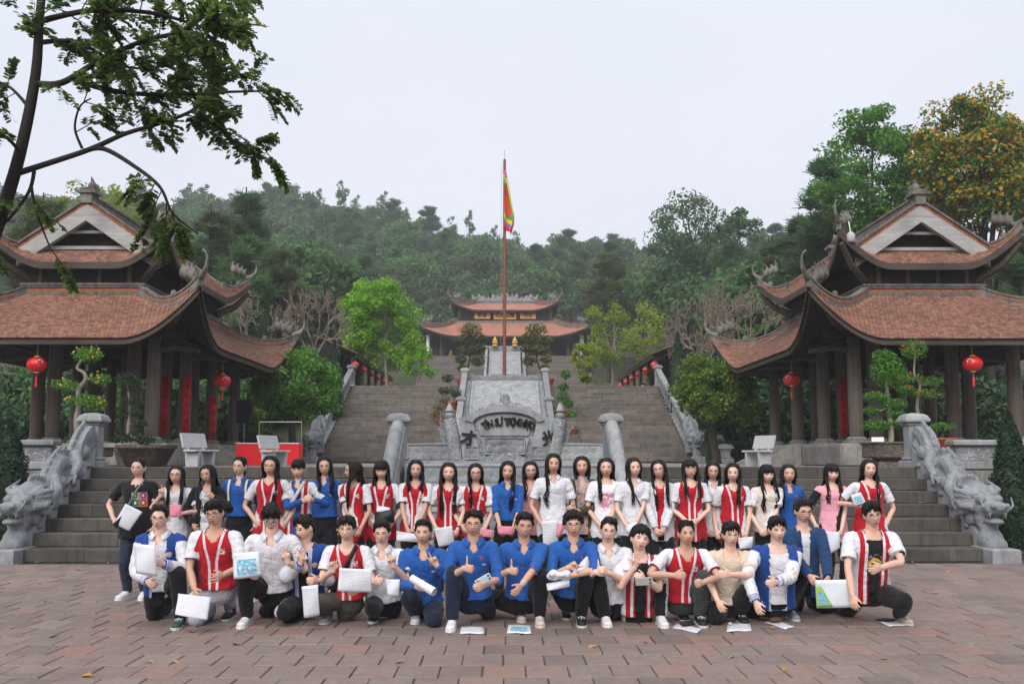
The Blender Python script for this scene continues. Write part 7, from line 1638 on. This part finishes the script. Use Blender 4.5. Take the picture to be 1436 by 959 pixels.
st('girl in open black jacket over sketch-print top raising a hand to her chin', 291, 650, .1, top='sketch', neck='crew', jacket=('black', .06, 'long', -.1), pants='black', hl=.36, gl='thin', seed=3, hy=-14, hands={'a': (273, 740, .2, 'hold'), 'b': (294, 693, .22, 'fist')})
st('woman in blue shirt tucked into black trousers with pale backpack straps', 336, 638, .1, top='blue', sleeve='long', neck='collar', hem=.06, hs='tied', gl='thin', seed=4, extras=(('packstraps', STRAP_C),), part=.5)
st('girl in red baseball jersey and glasses with hair over one shoulder, arms down', 379, 637, -.03, gl='thin', seed=5, hl=.42, hfront=(0, 1), hy=6, hands={'a': (361, 735, .1, 'relaxed'), 'b': (398, 738, .05, 'relaxed')}, **J)
st('girl in red jersey over a blue shirt with pale sash and clasped hands', 418, 642, .06, top='blue', sleeve='long', neck='collar', jacket=('redopen', .045, 'short', -.1), pants='jeans', hs='tied', bangs=True, seed=6, hands={'a': (430, 700, .26, 'hold'), 'b': (434, 699, .25, 'hold')}, extras=(('strap', -1, STRAP_C, .02), ('watch', 'a', BAND)))
st('girl in blue shirt with round glasses and dark shoulder bag strap', 455, 638, .12, top='blue', sleeve='long', neck='collar', hem=.05, gl='round', hl=.24, hfront=(1, 1), seed=7, hr=-3, part=-.5)
st('girl in red jersey turned in profile with hands clasped low', 496, 644, .0, yaw=-14, hy=-52, seed=8, hl=.34, hfront=(0, 1), hands={'a': (499, 745, .2, 'hold'), 'b': (503, 747, .2, 'hold')}, **J)
st('girl in red jersey with fringe looking down, black pouch at her waist', 535, 644, .05, seed=9, hl=.3, bangs=True, hp=8, hands={'a': (528, 738, .18, 'hold'), 'b': (546, 738, .2, 'hold')}, **J)
st('smiling girl in red jersey with shoulder-length hair and round dark collar', 583, 643, .03, seed=10, hl=.14, smile=2, hands={'a': (572, 747, .22, 'hold'), 'b': (580, 750, .22, 'hold')}, **J)
st('smiling girl in red jersey with very long hair over both shoulders and a wrist band', 629, 647, .04, seed=11, hl=.42, smile=2, hands={'a': (613, 744, .2, 'hold'), 'b': (640, 748, .2, 'hold')}, extras=(('watch', 'b', BAND),), **J)
st('girl in red jersey with dark glasses standing before the scroll wall', 667, 648, -.02, seed=12, hl=.3, hfront=(1, 0), gl='rect', hands={'a': (650, 742, .1, 'relaxed'), 'b': (677, 748, .18, 'hold')}, **J)
st('girl in blue shirt tucked in, both hands holding a pink and white folder', 712, 645, .0, top='blue', sleeve='elbow', neck='collar', hem=.05, hl=.34, hfront=(0, 1), seed=13, hands={'a': (703, 747, .24, 'hold'), 'b': (718, 747, .24, 'hold')})
st('girl in pink blouse and glasses half hidden between blue and white shirts', 744, 645, .36, top='pinkblouse', sleeve='long', neck='collar', gl='round', hl=.26, seed=14)
st('tall girl in white shirt with long wavy brown hair over one shoulder', 776, 634, -.04, top='white', neck='collar', hem=-.09, hl=.36, wave=1.0, hfront=(1, 0), seed=15, hr=4, hands={'a': (761, 739, .16, 'hold'), 'b': (790, 742, .1, 'relaxed')})
st('woman with short hair in colourful patterned blouse and olive jacket, arms folded', 816, 638, .16, top='pattern', neck='collar', jacket=('camo', .075, 'long', -.1), hs='bob', smile=1, seed=16, build=1.06, hands={'a': (800, 713, .26, 'hold'), 'b': (808, 718, .24, 'fist')})
st('girl in white tee with pink print and long straight hair', 850, 640, .05, top='pinkprint', neck='crew', hem=-.09, hl=.3, hfront=(1, 0), hy=-6, seed=17, hands={'a': (843, 740, .18, 'hold'), 'b': (850, 742, .2, 'hold')})
st('smiling girl in white shirt holding a small white bag, head tilted', 889, 640, -.04, top='white', neck='collar', hl=.3, hfront=(1, 0), hr=-8, smile=2, seed=18, hands={'a': (881, 742, .22, 'hold'), 'b': (888, 742, .22, 'hold')}, extras=(('strap', 1, STRAP_K, .007),))
st('girl in open white jacket over red top with clasped hands and round glasses', 924, 643, .0, top='red', neck='v', jacket=('white_jacket', .045, 'long', -.1), hl=.34, gl='round', seed=19, hands={'a': (922, 750, .22, 'hold'), 'b': (930, 750, .22, 'hold')})
st('girl in red jersey and glasses with hands joined low at the front', 968, 642, -.02, seed=20, hl=.24, bangs=True, gl='rect', hands={'a': (968, 735, .24, 'hold'), 'b': (975, 733, .24, 'hold')}, **J)
st('girl in white school shirt with glasses and hair to the shoulders', 1000, 645, .14, top='white', neck='collar', hl=.18, gl='thin', hp=5, seed=21, hands={'a': (992, 746, .14, 'relaxed'), 'b': (1009, 748, .12, 'relaxed')})
st('girl in red jersey with long hair and a paper by her side', 1028, 648, .0, seed=22, hl=.28, hfront=(0, 1), hy=-8, hands={'b': (1047, 751, .14, 'hold')}, **J)
st('girl in cream vest over white tee with long wavy hair and fringe', 1076, 650, .02, top='cream', neck='crew', hem=-.02, hl=.36, wave=.8, bangs=True, smile=1, seed=23, hands={'a': (1068, 747, .2, 'hold'), 'b': (1076, 749, .2, 'hold')})
st('girl in blue shirt standing behind the boy in the windbreaker', 1106, 650, .24, top='blue', sleeve='long', neck='collar', hl=.3, hfront=(1, 0), seed=24, smile=1)
st('girl in pink tee with black sleeves holding a sheet of paper', 1167, 648, .05, top='pink', neck='crew', hem=-.1, hl=.26, bangs=True, seed=25, hands={'a': (1148, 745, .08, 'relaxed'), 'b': (1179, 752, .2, 'hold')})
st('girl in red jersey with very long black hair holding a small book to her chest', 1219, 642, -.03, seed=26, hl=.36, hfront=(0, 1), smile=1, build=1.1, hy=-5, hands={'a': (1203, 708, .24, 'hold', (-.9, .2, -.8)), 'b': (1240, 742, .06, 'relaxed')}, **J)
# ---------------------------------------------------------------- the group: crouching row
def kn(label, hx_, hy_, dY=0.0, **k): k.setdefault('lean', 15); return person(label, (hx_, hy_), 9.64 + dY, False, k.pop('H', 1.70), 'kneel', group=GK, **k)
VJ = dict(top='white', neck='collar', jacket=('varsity', .07, 'long', -.02))
kn('boy in blue and white varsity jacket with black glasses holding up a sheet', 225, 706, .02, pants='black', hs='crop', gl='rect', seed=1, shoes='green', legs={'a': ('down', 212, 872), 'b': ('up', 249, 806, 246, 882)}, hands={'a': (210, 818, .36, 'hold'), 'b': (224, 789, .46, 'hold')}, **VJ)
kn('boy in red jersey and pale grey trousers resting a paper on the bricks', 302, 700, -.04, top='jersey', neck='v', pants='grey', hs='fringe', gl='rect', seed=2, shoes='black', build=1.08, H=1.74, legs={'a': ('down', 277, 878), 'b': ('up', 313, 822, 318, 870)}, hands={'a': (274, 831, .42, 'hold'), 'b': (308, 808, .5, 'knee')})
kn('boy in white shirt bending his head over a clear bag', 381, 706, .0, top='white', neck='collar', pants='black', hs='fringe', gl='rect', hp=28, lean=20, seed=3, shoes='white', H=1.76, legs={'a': ('up', 342, 820, 341, 880), 'b': ('down', 374, 868)}, hands={'a': (353, 806, .42, 'hold'), 'b': (398, 786, .42, 'three')})
kn('boy in blue varsity jacket turning his head aside and raising fingers', 428, 721, .1, top='black', neck='crew', jacket=('varsity', .04, 'long', -.02), pants='black', hs='fringe', hy=-38, hp=8, seed=4, shoes='allblack', stripe=True, legs={'a': ('up', 408, 812, 405, 873), 'b': ('down', 424, 868)}, hands={'a': (425, 786, .44, 'three'), 'b': (441, 814, .4, 'hold')})
kn('boy in red jersey with sling bag pointing over a printed sheet, khaki trousers', 487, 723, .0, top='jersey', neck='v', pants='khaki', hs='fringe', gl='thin', smile=2, seed=5, shoes='grey', H=1.64, legs={'a': ('up', 455, 812, 456, 875), 'b': ('down', 493, 873)}, hands={'a': (470, 797, .46, 'point'), 'b': (498, 828, .44, 'hold')}, extras=(('strap', -1, STRAP_K, .022),))
kn('boy in white shirt and glasses making a V sign with a paper on his knee', 536, 728, .1, top='white', neck='collar', pants='black', hs='short', gl='thin', seed=6, shoes='black', H=1.64, legs={'a': ('up', 523, 836, 523, 873), 'b': ('down', 549, 870)}, hands={'a': (528, 815, .4, 'hold'), 'b': (547, 788, .46, 'v')})
kn('boy in blue shirt holding a rolled paper and showing two fingers', 594, 727, .04, top='blue', sleeve='long', neck='collar', pants='navy', hs='crop', seed=7, shoes='white', H=1.68, legs={'a': ('up', 575, 834, 582, 875), 'b': ('down', 607, 878)}, hands={'a': (588, 823, .46, 'hold'), 'b': (609, 788, .44, 'v', None, (-.5, -.1, .8))})
kn('boy in blue shirt and round glasses giving a thumbs up with a phone in hand', 664, 714, -.1, top='blue', sleeve='elbow', neck='collar', pants='navy', hs='short', gl='round', seed=8, shoes='white', H=1.74, legs={'a': ('up', 636, 816, 633, 885), 'b': ('down', 681, 872)}, hands={'a': (655, 794, .46, 'thumb'), 'b': (675, 822, .48, 'hold')})
kn('laughing boy in blue shirt giving a thumbs up with a pale wrist band', 735, 718, .0, top='blue', sleeve='elbow', neck='collar', pants='black', hs='short', gl='thin', smile=2, seed=9, shoes='tan', legs={'a': ('up', 708, 838, 731, 872), 'b': ('up', 761, 816, 757, 879)}, hands={'a': (717, 798, .44, 'thumb'), 'b': (727, 826, .56, 'relaxed', (.8, 0, .3))}, extras=(('watch', 'b', BANDB),))
kn('boy in blue shirt and dark glasses pointing beside a wrapped white parcel', 804, 716, .0, top='blue', sleeve='elbow', neck='collar', pants='black', hs='curly', gl='rect', smile=1, seed=1, shoes='black', legs={'a': ('up', 778, 836, 794, 868), 'b': ('up', 821, 818, 816, 879)}, hands={'a': (802, 793, .46, 'point', None, (.8, -.3, .35)), 'b': (796, 808, .48, 'hold', (.8, 0, -.2))})
kn('boy in white shirt with flat-top hair giving a thumbs up with both hands together', 853, 724, .0, top='white', neck='collar', pants='black', hs='crop', gl='thin', seed=2, shoes='white', legs={'a': ('up', 839, 822, 851, 879), 'b': ('down', 866, 866)}, hands={'a': (839, 799, .46, 'thumb'), 'b': (848, 800, .46, 'fist')})
kn('boy with curly hair in open red jersey holding a phone, striped track trousers', 897, 736, .0, top='black', neck='crew', jacket=('redopen', .055, 'short', -.01), pants='black', stripe=True, hs='curly', hr=8, seed=3, shoes='white', legs={'a': ('up', 887, 836, 904, 868), 'b': ('up', 926, 818, 930, 880)}, hands={'a': (894, 790, .44, 'three'), 'b': (900, 810, .5, 'hold')})
kn('boy in red jersey crossing his forearms on one knee, grey-green trousers', 962, 730, -.02, top='jersey', neck='v', pants='olive', hs='crop', seed=4, shoes='black', H=1.62, build=1.1, lean=20, legs={'a': ('up', 957, 838, 959, 871), 'b': ('up', 987, 820, 985, 879)}, hands={'a': (952, 807, .46, 'hold', (-.9, 0, -.4)), 'b': (981, 818, .54, 'fist', (.9, 0, -.5))})
kn('boy in beige tee with thin glasses leaning an arm to the ground', 1024, 731, .0, top='beige', neck='crew', pants='black', hs='fringe', gl='thin', smile=1, seed=5, shoes='black', H=1.62, legs={'a': ('down', 1010, 874), 'b': ('up', 1050, 822, 1043, 876)}, hands={'a': (1009, 848, .5, 'knee', (-.8, 0, 0)), 'b': (1019, 805, .5, 'relaxed', (.9, 0, -.6))})
kn('stocky boy in varsity jacket with one hand spread on his knee', 1089, 723, -.02, top='tee_white', neck='crew', jacket=('varsity', .075, 'long', -.02), pants='black', hs='fringe', seed=6, shoes='grey', build=1.1, legs={'a': ('down', 1064, 870), 'b': ('up', 1122, 820, 1113, 870)}, hands={'a': (1062, 850, .46, 'knee', (-.9, 0, 0)), 'b': (1085, 817, .5, 'hold')})
kn('boy in navy windbreaker and glasses holding a clear folder', 1125, 698, .28, top='tee_white', neck='crew', jacket=('navyjk', .035, 'long', -.08), pants='black', hs='short', gl='rect', seed=7, shoes='black', H=1.66, lean=6, legs={'a': ('down', 1120, 858), 'b': ('down', 1160, 862)}, hands={'a': (1140, 815, .46, 'hold'), 'b': (1162, 815, .44, 'hold')})
kn('boy in open red and white jersey over black print tee kneeling at the row end', 1222, 702, -.02, top='circle', neck='crew', jacket=('redopen', .06, 'short', -.05), pants='black', hs='fringe', gl='round', seed=8, shoes='tan', build=1.14, H=1.76, legs={'a': ('down', 1196, 868), 'b': ('up', 1257, 818, 1270, 876)}, hands={'a': (1197, 848, .42, 'knee', (-.9, 0, 0)), 'b': (1231, 797, .5, 'knee', (.9, 0, -.3))})
# visitors far up the stairs
person('far visitor in white shirt walking past the lantern gallery', (900, 531), 44.5, False, pose='stand', top='tee_white', neck='crew', hs='crop', seed=1)
for o in [q for q in bpy.data.objects if q.name.startswith('person') and q.get('label', '').startswith('far')]:
    pass
# ---------------------------------------------------------------- things held or laid down
def mat_print(name, base, ink, lines=True, pic=False):
    t = NT(name); s = t.sep(t.attr('rest')); c = t.mix(0, base, base)
    if lines:
        row = lt(t, t.math('FRACT', t.math('MULTIPLY', s[1], 17)), .38); n = gt(t, t.noise(46, t.scale(t.attr('rest'), (1, .37, 1)), 1), .44); inside = both(t, band(t, s[0], .5, .40), band(t, s[1], .5, .42)); c = t.mix(t.math('MULTIPLY', both(t, row, n, inside), .55), c, ink)
    if pic: c = t.mix(both(t, rect(t, s[0], s[1], .5, .42, .36, .3), gt(t, t.noise(9, t.attr('rest'), 3), .42)), c, t.ramp(t.noise(5, t.attr('rest'), 2), [(.3, ink), (.55, (.2, .45, .6)), (.7, (.08, .1, .12))]))
    return t.done(c, .6, .3)
M['print'] = mat_print('printed_sheet', (.60, .61, .65), (.10, .10, .13)); M['blank'] = mat_print('blank_sheet', (.60, .61, .66), (.5, .5, .5), False); M['bagpic'] = mat_print('clear_bag', (.62, .66, .70), (.1, .3, .4), False, True); M['pinkp'] = mat_print('pink_card', (.65, .22, .30), (.5, .1, .2), False)
def sheet(q, Y, label, mat='print', cat='paper', curl=.015, thick=.004, name='paper_sheet', dY=(0, 0, 0, 0)):
    """q: photo corners tl, tr, br, bl of a held sheet standing at distance Y"""
    P = [PX(a, b, Y + d) for (a, b), d in zip(q, dY)]; n = 8; V = []; Rr = []; O = sum(P, Vector()) / 4
    for j in range(n + 1):
        for i in range(n + 1): u, v = i / n, j / n; p = P[0].lerp(P[1], u).lerp(P[3].lerp(P[2], u), v) + Vector((0, -curl * math.sin(u * 3.14) + curl * .6 * math.sin(v * 5 + u * 3), 0)); V.append(p - O); Rr.append((u, 1 - v, 0))
    me = np_mesh(name, V, [(j * (n + 1) + i, (j + 1) * (n + 1) + i, (j + 1) * (n + 1) + i + 1, j * (n + 1) + i + 1) for j in range(n) for i in range(n)], M[mat], True); attr(me, 'rest', Rr, 'FLOAT_VECTOR'); o = link(name, me, None, O); m = o.modifiers.new('t', 'SOLIDIFY'); m.thickness = thick; m.offset = 1; return tag(o, label, cat)
sheet([(177, 706), (200, 718), (181, 744), (162, 734)], 10.86, 'thick stack of printed sheets held against the black printed tee', curl=.01, thick=.022, dY=(0, 0, -.04, -.04))
sheet([(238, 707), (255, 708), (253, 724), (240, 724)], 10.82, 'pink plastic tray held by the girl making a V sign', 'pinkp', 'tray', .01, .012, 'tray')
sheet([(187, 762), (219, 764), (220, 808), (192, 803)], 9.08, 'plain white sheet held up by the boy in the varsity jacket', 'blank', curl=.02)
sheet([(250, 832), (296, 837), (290, 869), (246, 861)], 9.08, 'printed sheet leaning on the grey-trousered knee', dY=(0, 0, -.12, -.12))
sheet([(327, 775), (364, 773), (367, 806), (330, 811)], 9.1, 'clear plastic bag with a blue print held by the boy bending his head', 'bagpic', 'bag', .02, .02, 'clear_bag')
sheet([(423, 822), (446, 819), (448, 862), (427, 866)], 9.12, 'printed sheet hanging from the hand of the boy turning his head aside')
sheet([(476, 796), (522, 798), (521, 830), (474, 828)], 9.06, 'printed sheet held flat before the sling bag strap', thick=.008)
sheet([(540, 812), (561, 812), (559, 836), (544, 834)], 9.14, 'folded white sheet on the knee of the V-sign boy in glasses', 'blank')
sheet([(760, 731), (782, 729), (783, 764), (762, 765)], 10.88, 'white sheets held by the tall girl with wavy hair', 'print'); sheet([(781, 733), (789, 734), (788, 750), (781, 752)], 10.86, 'pink and white card beside the sheets of the tall girl', 'pinkp', 'card')
sheet([(608, 741), (634, 737), (637, 762), (616, 767)], 10.85, 'printed sheet held low by the girl with the wrist band')
sheet([(697, 737), (720, 738), (719, 749), (699, 748)], 10.82, 'pink and white folder held low by the girl in blue', 'pinkp', 'folder', .006, .012, 'folder')
sheet([(556, 744), (590, 750), (588, 760), (556, 758)], 10.85, 'grey folded paper held by the smiling girl with shoulder-length hair', 'blank')
sheet([(676, 741), (692, 743), (690, 753), (677, 752)], 10.88, 'pink card held by the girl in jersey with dark glasses', 'pinkp', 'card', .004, .008, 'card')
sheet([(529, 708), (547, 712), (546, 719), (528, 717)], 10.92, 'folded white note above the black pouch', 'blank', 'note'); sheet([(526, 717), (552, 716), (552, 732), (528, 732)], 10.93, 'black pouch with white digits held at the waist', 'blackp', 'pouch', .02, .03, 'pouch') if M.setdefault('blackp', M['black']) else None
link('lettering', text_mesh('76', .09, .004, M['white']), bpy.data.objects['pouch'], (0, -.035, 0), FACE)
sheet([(1152, 744), (1177, 746), (1178, 768), (1164, 776)], 10.86, 'plain white sheet held by the girl in the pink tee', 'blank'); sheet([(1035, 754), (1056, 752), (1055, 768), (1037, 770)], 10.98, 'white sheet by the side of the girl in jersey', 'blank')
sheet([(1192, 694), (1206, 690), (1213, 704), (1199, 709)], 10.84, 'small blue and white book held to the chest', 'bagpic', 'book', .004, .02, 'small_book')
sheet([(878, 735), (892, 733), (893, 744), (880, 746)], 10.82, 'small white bag held by the tilted-head girl', 'blank', 'bag', .02, .03, 'small_bag')
sheet([(1143, 813), (1193, 812), (1197, 851), (1145, 852)], 9.32, 'clear document folder with a green and blue strip held upright', 'folder', 'folder', .006, .01, 'document_folder') if M.setdefault('folder', mat_plain('clear_folder', (.60, .64, .69), .25, .05, 6, .02, spec=.6)) else None
sheet([(1144, 822), (1150, 820), (1168, 850), (1146, 851)], 9.29, 'green and yellow leaflet inside the clear folder', 'leaflet', 'leaflet', .004, .004, 'leaflet') if M.setdefault('leaflet', mat_print('leaflet', (.25, .45, .06), (.02, .2, .4), False, True)) else None
def phone(px, py, Y, rot, label, col=(.45, .55, .58)):
    p = PX(px, py, Y); r = tag(empty('phone', p), label, 'phone'); r.rotation_euler = rot; b = MB(); b.bbox((0, 0, 0), (.15, .010, .072), .005); b.build('case', mat_plain('phone_case_%d' % int(col[0] * 99), col, .35, .1, 30, .02), r)
    for k in range(2): b = MB(); b.lathe([(.009, 0), (.009, .003)], 10); b.build('camera_lens', M['black'], r, loc=(.055 + .0, -.006, .018 - .03 * k), rot=FACE)
phone(678, 813, 9.06, (.2, -.5, .1), 'pale phone with sticker held by the thumbs-up boy in round glasses'); phone(903, 815, 9.08, (.15, -.05, -.1), 'grey phone held level by the curly-haired boy', (.30, .32, .30)); phone(168, 731, 10.80, (.1, -.7, .9), 'dark phone held over the stack of papers', (.02, .02, .025))
# rolled paper and wrapped parcel
p0, p1 = PX(577, 810, 9.1), PX(609, 830, 8.98); b = MB(); O = (p0 + p1) / 2; b.tube([p0 - O, p1 - O], [.034, .040], 16, caps=False); b.tube([p0 - O, p1 - O], [.022, .028], 14, caps=False); o = tag(b.build('rolled_paper', M['paper'], None, 60, loc=O), 'rolled white paper in the hand of the boy showing two fingers', 'paper')
sheet([(766, 818), (798, 812), (799, 822), (768, 828)], 9.06, 'white sheet under the wrapped parcel on the knee', 'blank'); q = MB(); r2 = random.Random(3)
for k in range(9): q.ell((r2.uniform(-.07, .07), r2.uniform(-.03, .03), r2.uniform(-.03, .035)), (r2.uniform(.03, .055), .04, r2.uniform(.025, .04)), 10, 8)
me = remesh(q, .012, 1, .3, None, 'parcel'); me.materials.append(M['paper']); tag(link('parcel', me, None, PX(784, 808, 9.05)), 'crumpled white wrapped parcel held over one knee', 'parcel')
# papers lying on the bricks
def ground_sheet(pts, label, mat='blank', h=.006):
    P = [PG(*q) for q in pts]; O = sum(P, Vector()) / 4; b = MB(); V = [Vector((p.x - O.x, p.y - O.y, 0)) for p in P]; me = bpy.data.meshes.new('loose_paper'); n = 5; VV = []; RR = []
    for j in range(n + 1):
        for i in range(n + 1): u, v = i / n, j / n; p = V[3].lerp(V[2], u).lerp(V[0].lerp(V[1], u), v); VV.append((p.x, p.y, h + .006 * math.sin(u * 4 + v * 3) ** 2)); RR.append((u, v, 0))
    me = np_mesh('loose_paper', VV, [(j * (n + 1) + i, j * (n + 1) + i + 1, (j + 1) * (n + 1) + i + 1, (j + 1) * (n + 1) + i) for j in range(n) for i in range(n)], M[mat], True); attr(me, 'rest', RR, 'FLOAT_VECTOR'); o = link('loose_paper', me, None, (O.x, O.y, .008)); m = o.modifiers.new('t', 'SOLIDIFY'); m.thickness = .006; return tag(o, label, 'paper')
ground_sheet([(647, 880), (678, 880), (679, 890), (645, 890)], 'white paper lying on the bricks before the round-glasses boy'); ground_sheet([(713, 877), (744, 878), (745, 890), (711, 889)], 'glossy covered paper lying on the bricks before the laughing boy', 'bagpic')
ground_sheet([(950, 876), (985, 883), (978, 889), (943, 882)], 'white paper under a black pouch on the bricks'); ground_sheet([(1021, 875), (1052, 876), (1054, 886), (1019, 887)], 'white paper with a small clear cap on the bricks'); ground_sheet([(1086, 871), (1114, 880), (1102, 884), (1071, 874)], 'white paper under a brown pouch on the bricks'); ground_sheet([(1250, 870), (1272, 878), (1248, 880), (1228, 872)], 'white paper under a black folder on the bricks')
def pouch(px, py, size, label, col, name='pouch'):
    p = PG(px, py); b = MB(); b.ell((0, 0, size[2] / 2), (size[0] / 2, size[1] / 2, size[2] / 2), 14, 8); b.bbox((0, 0, size[2] * .4), (size[0] * .92, size[1] * .6, size[2] * .6), .01); me = remesh(b, .006, 2, .4, None, name); me.materials.append(mat_plain('pouch_%d' % int(col[0] * 999), col, .7, .2, 30, .2)); tag(link(name, me, None, (p.x, p.y, .02), (0, 0, fr.uniform(-.4, .4))), label, 'pouch')
pouch(964, 880, (.15, .09, .045), 'black pencil pouch lying on a white paper', (.012, .012, .014)); pouch(1088, 875, (.14, .09, .05), 'brown leather pouch lying on a white paper', (.10, .05, .03)); pouch(1242, 873, (.19, .13, .02), 'black folder lying on a white paper beside the tan shoe', (.013, .013, .013), 'folder'); pouch(1084, 884, (.05, .035, .02), 'small brown wrapper on the bricks', (.34, .2, .1), 'wrapper'); pouch(1024, 879, (.04, .04, .025), 'small clear bottle cap on a white paper', (.5, .52, .55), 'bottle_cap')
# ---------------------------------------------------------------- moist air
hz = NT('moist_air'); vol = hz.n('ShaderNodeVolumePrincipled'); vol.inputs['Color'].default_value = (.93, .96, 1.0, 1); vol.inputs['Density'].default_value = .00085; vol.inputs['Anisotropy'].default_value = .2
hz.t.links.remove(hz.out.inputs[0].links[0]); hz.t.nodes.remove(hz.b); hz.l(vol.outputs[0], hz.out.inputs['Volume'])
g = MB(); g.box((0, 205, 34.45), (460, 450, 71.1)); hb = tag(g.build('haze', hz.m), kind='stuff')
bpy.data.scenes.remove(SCR)
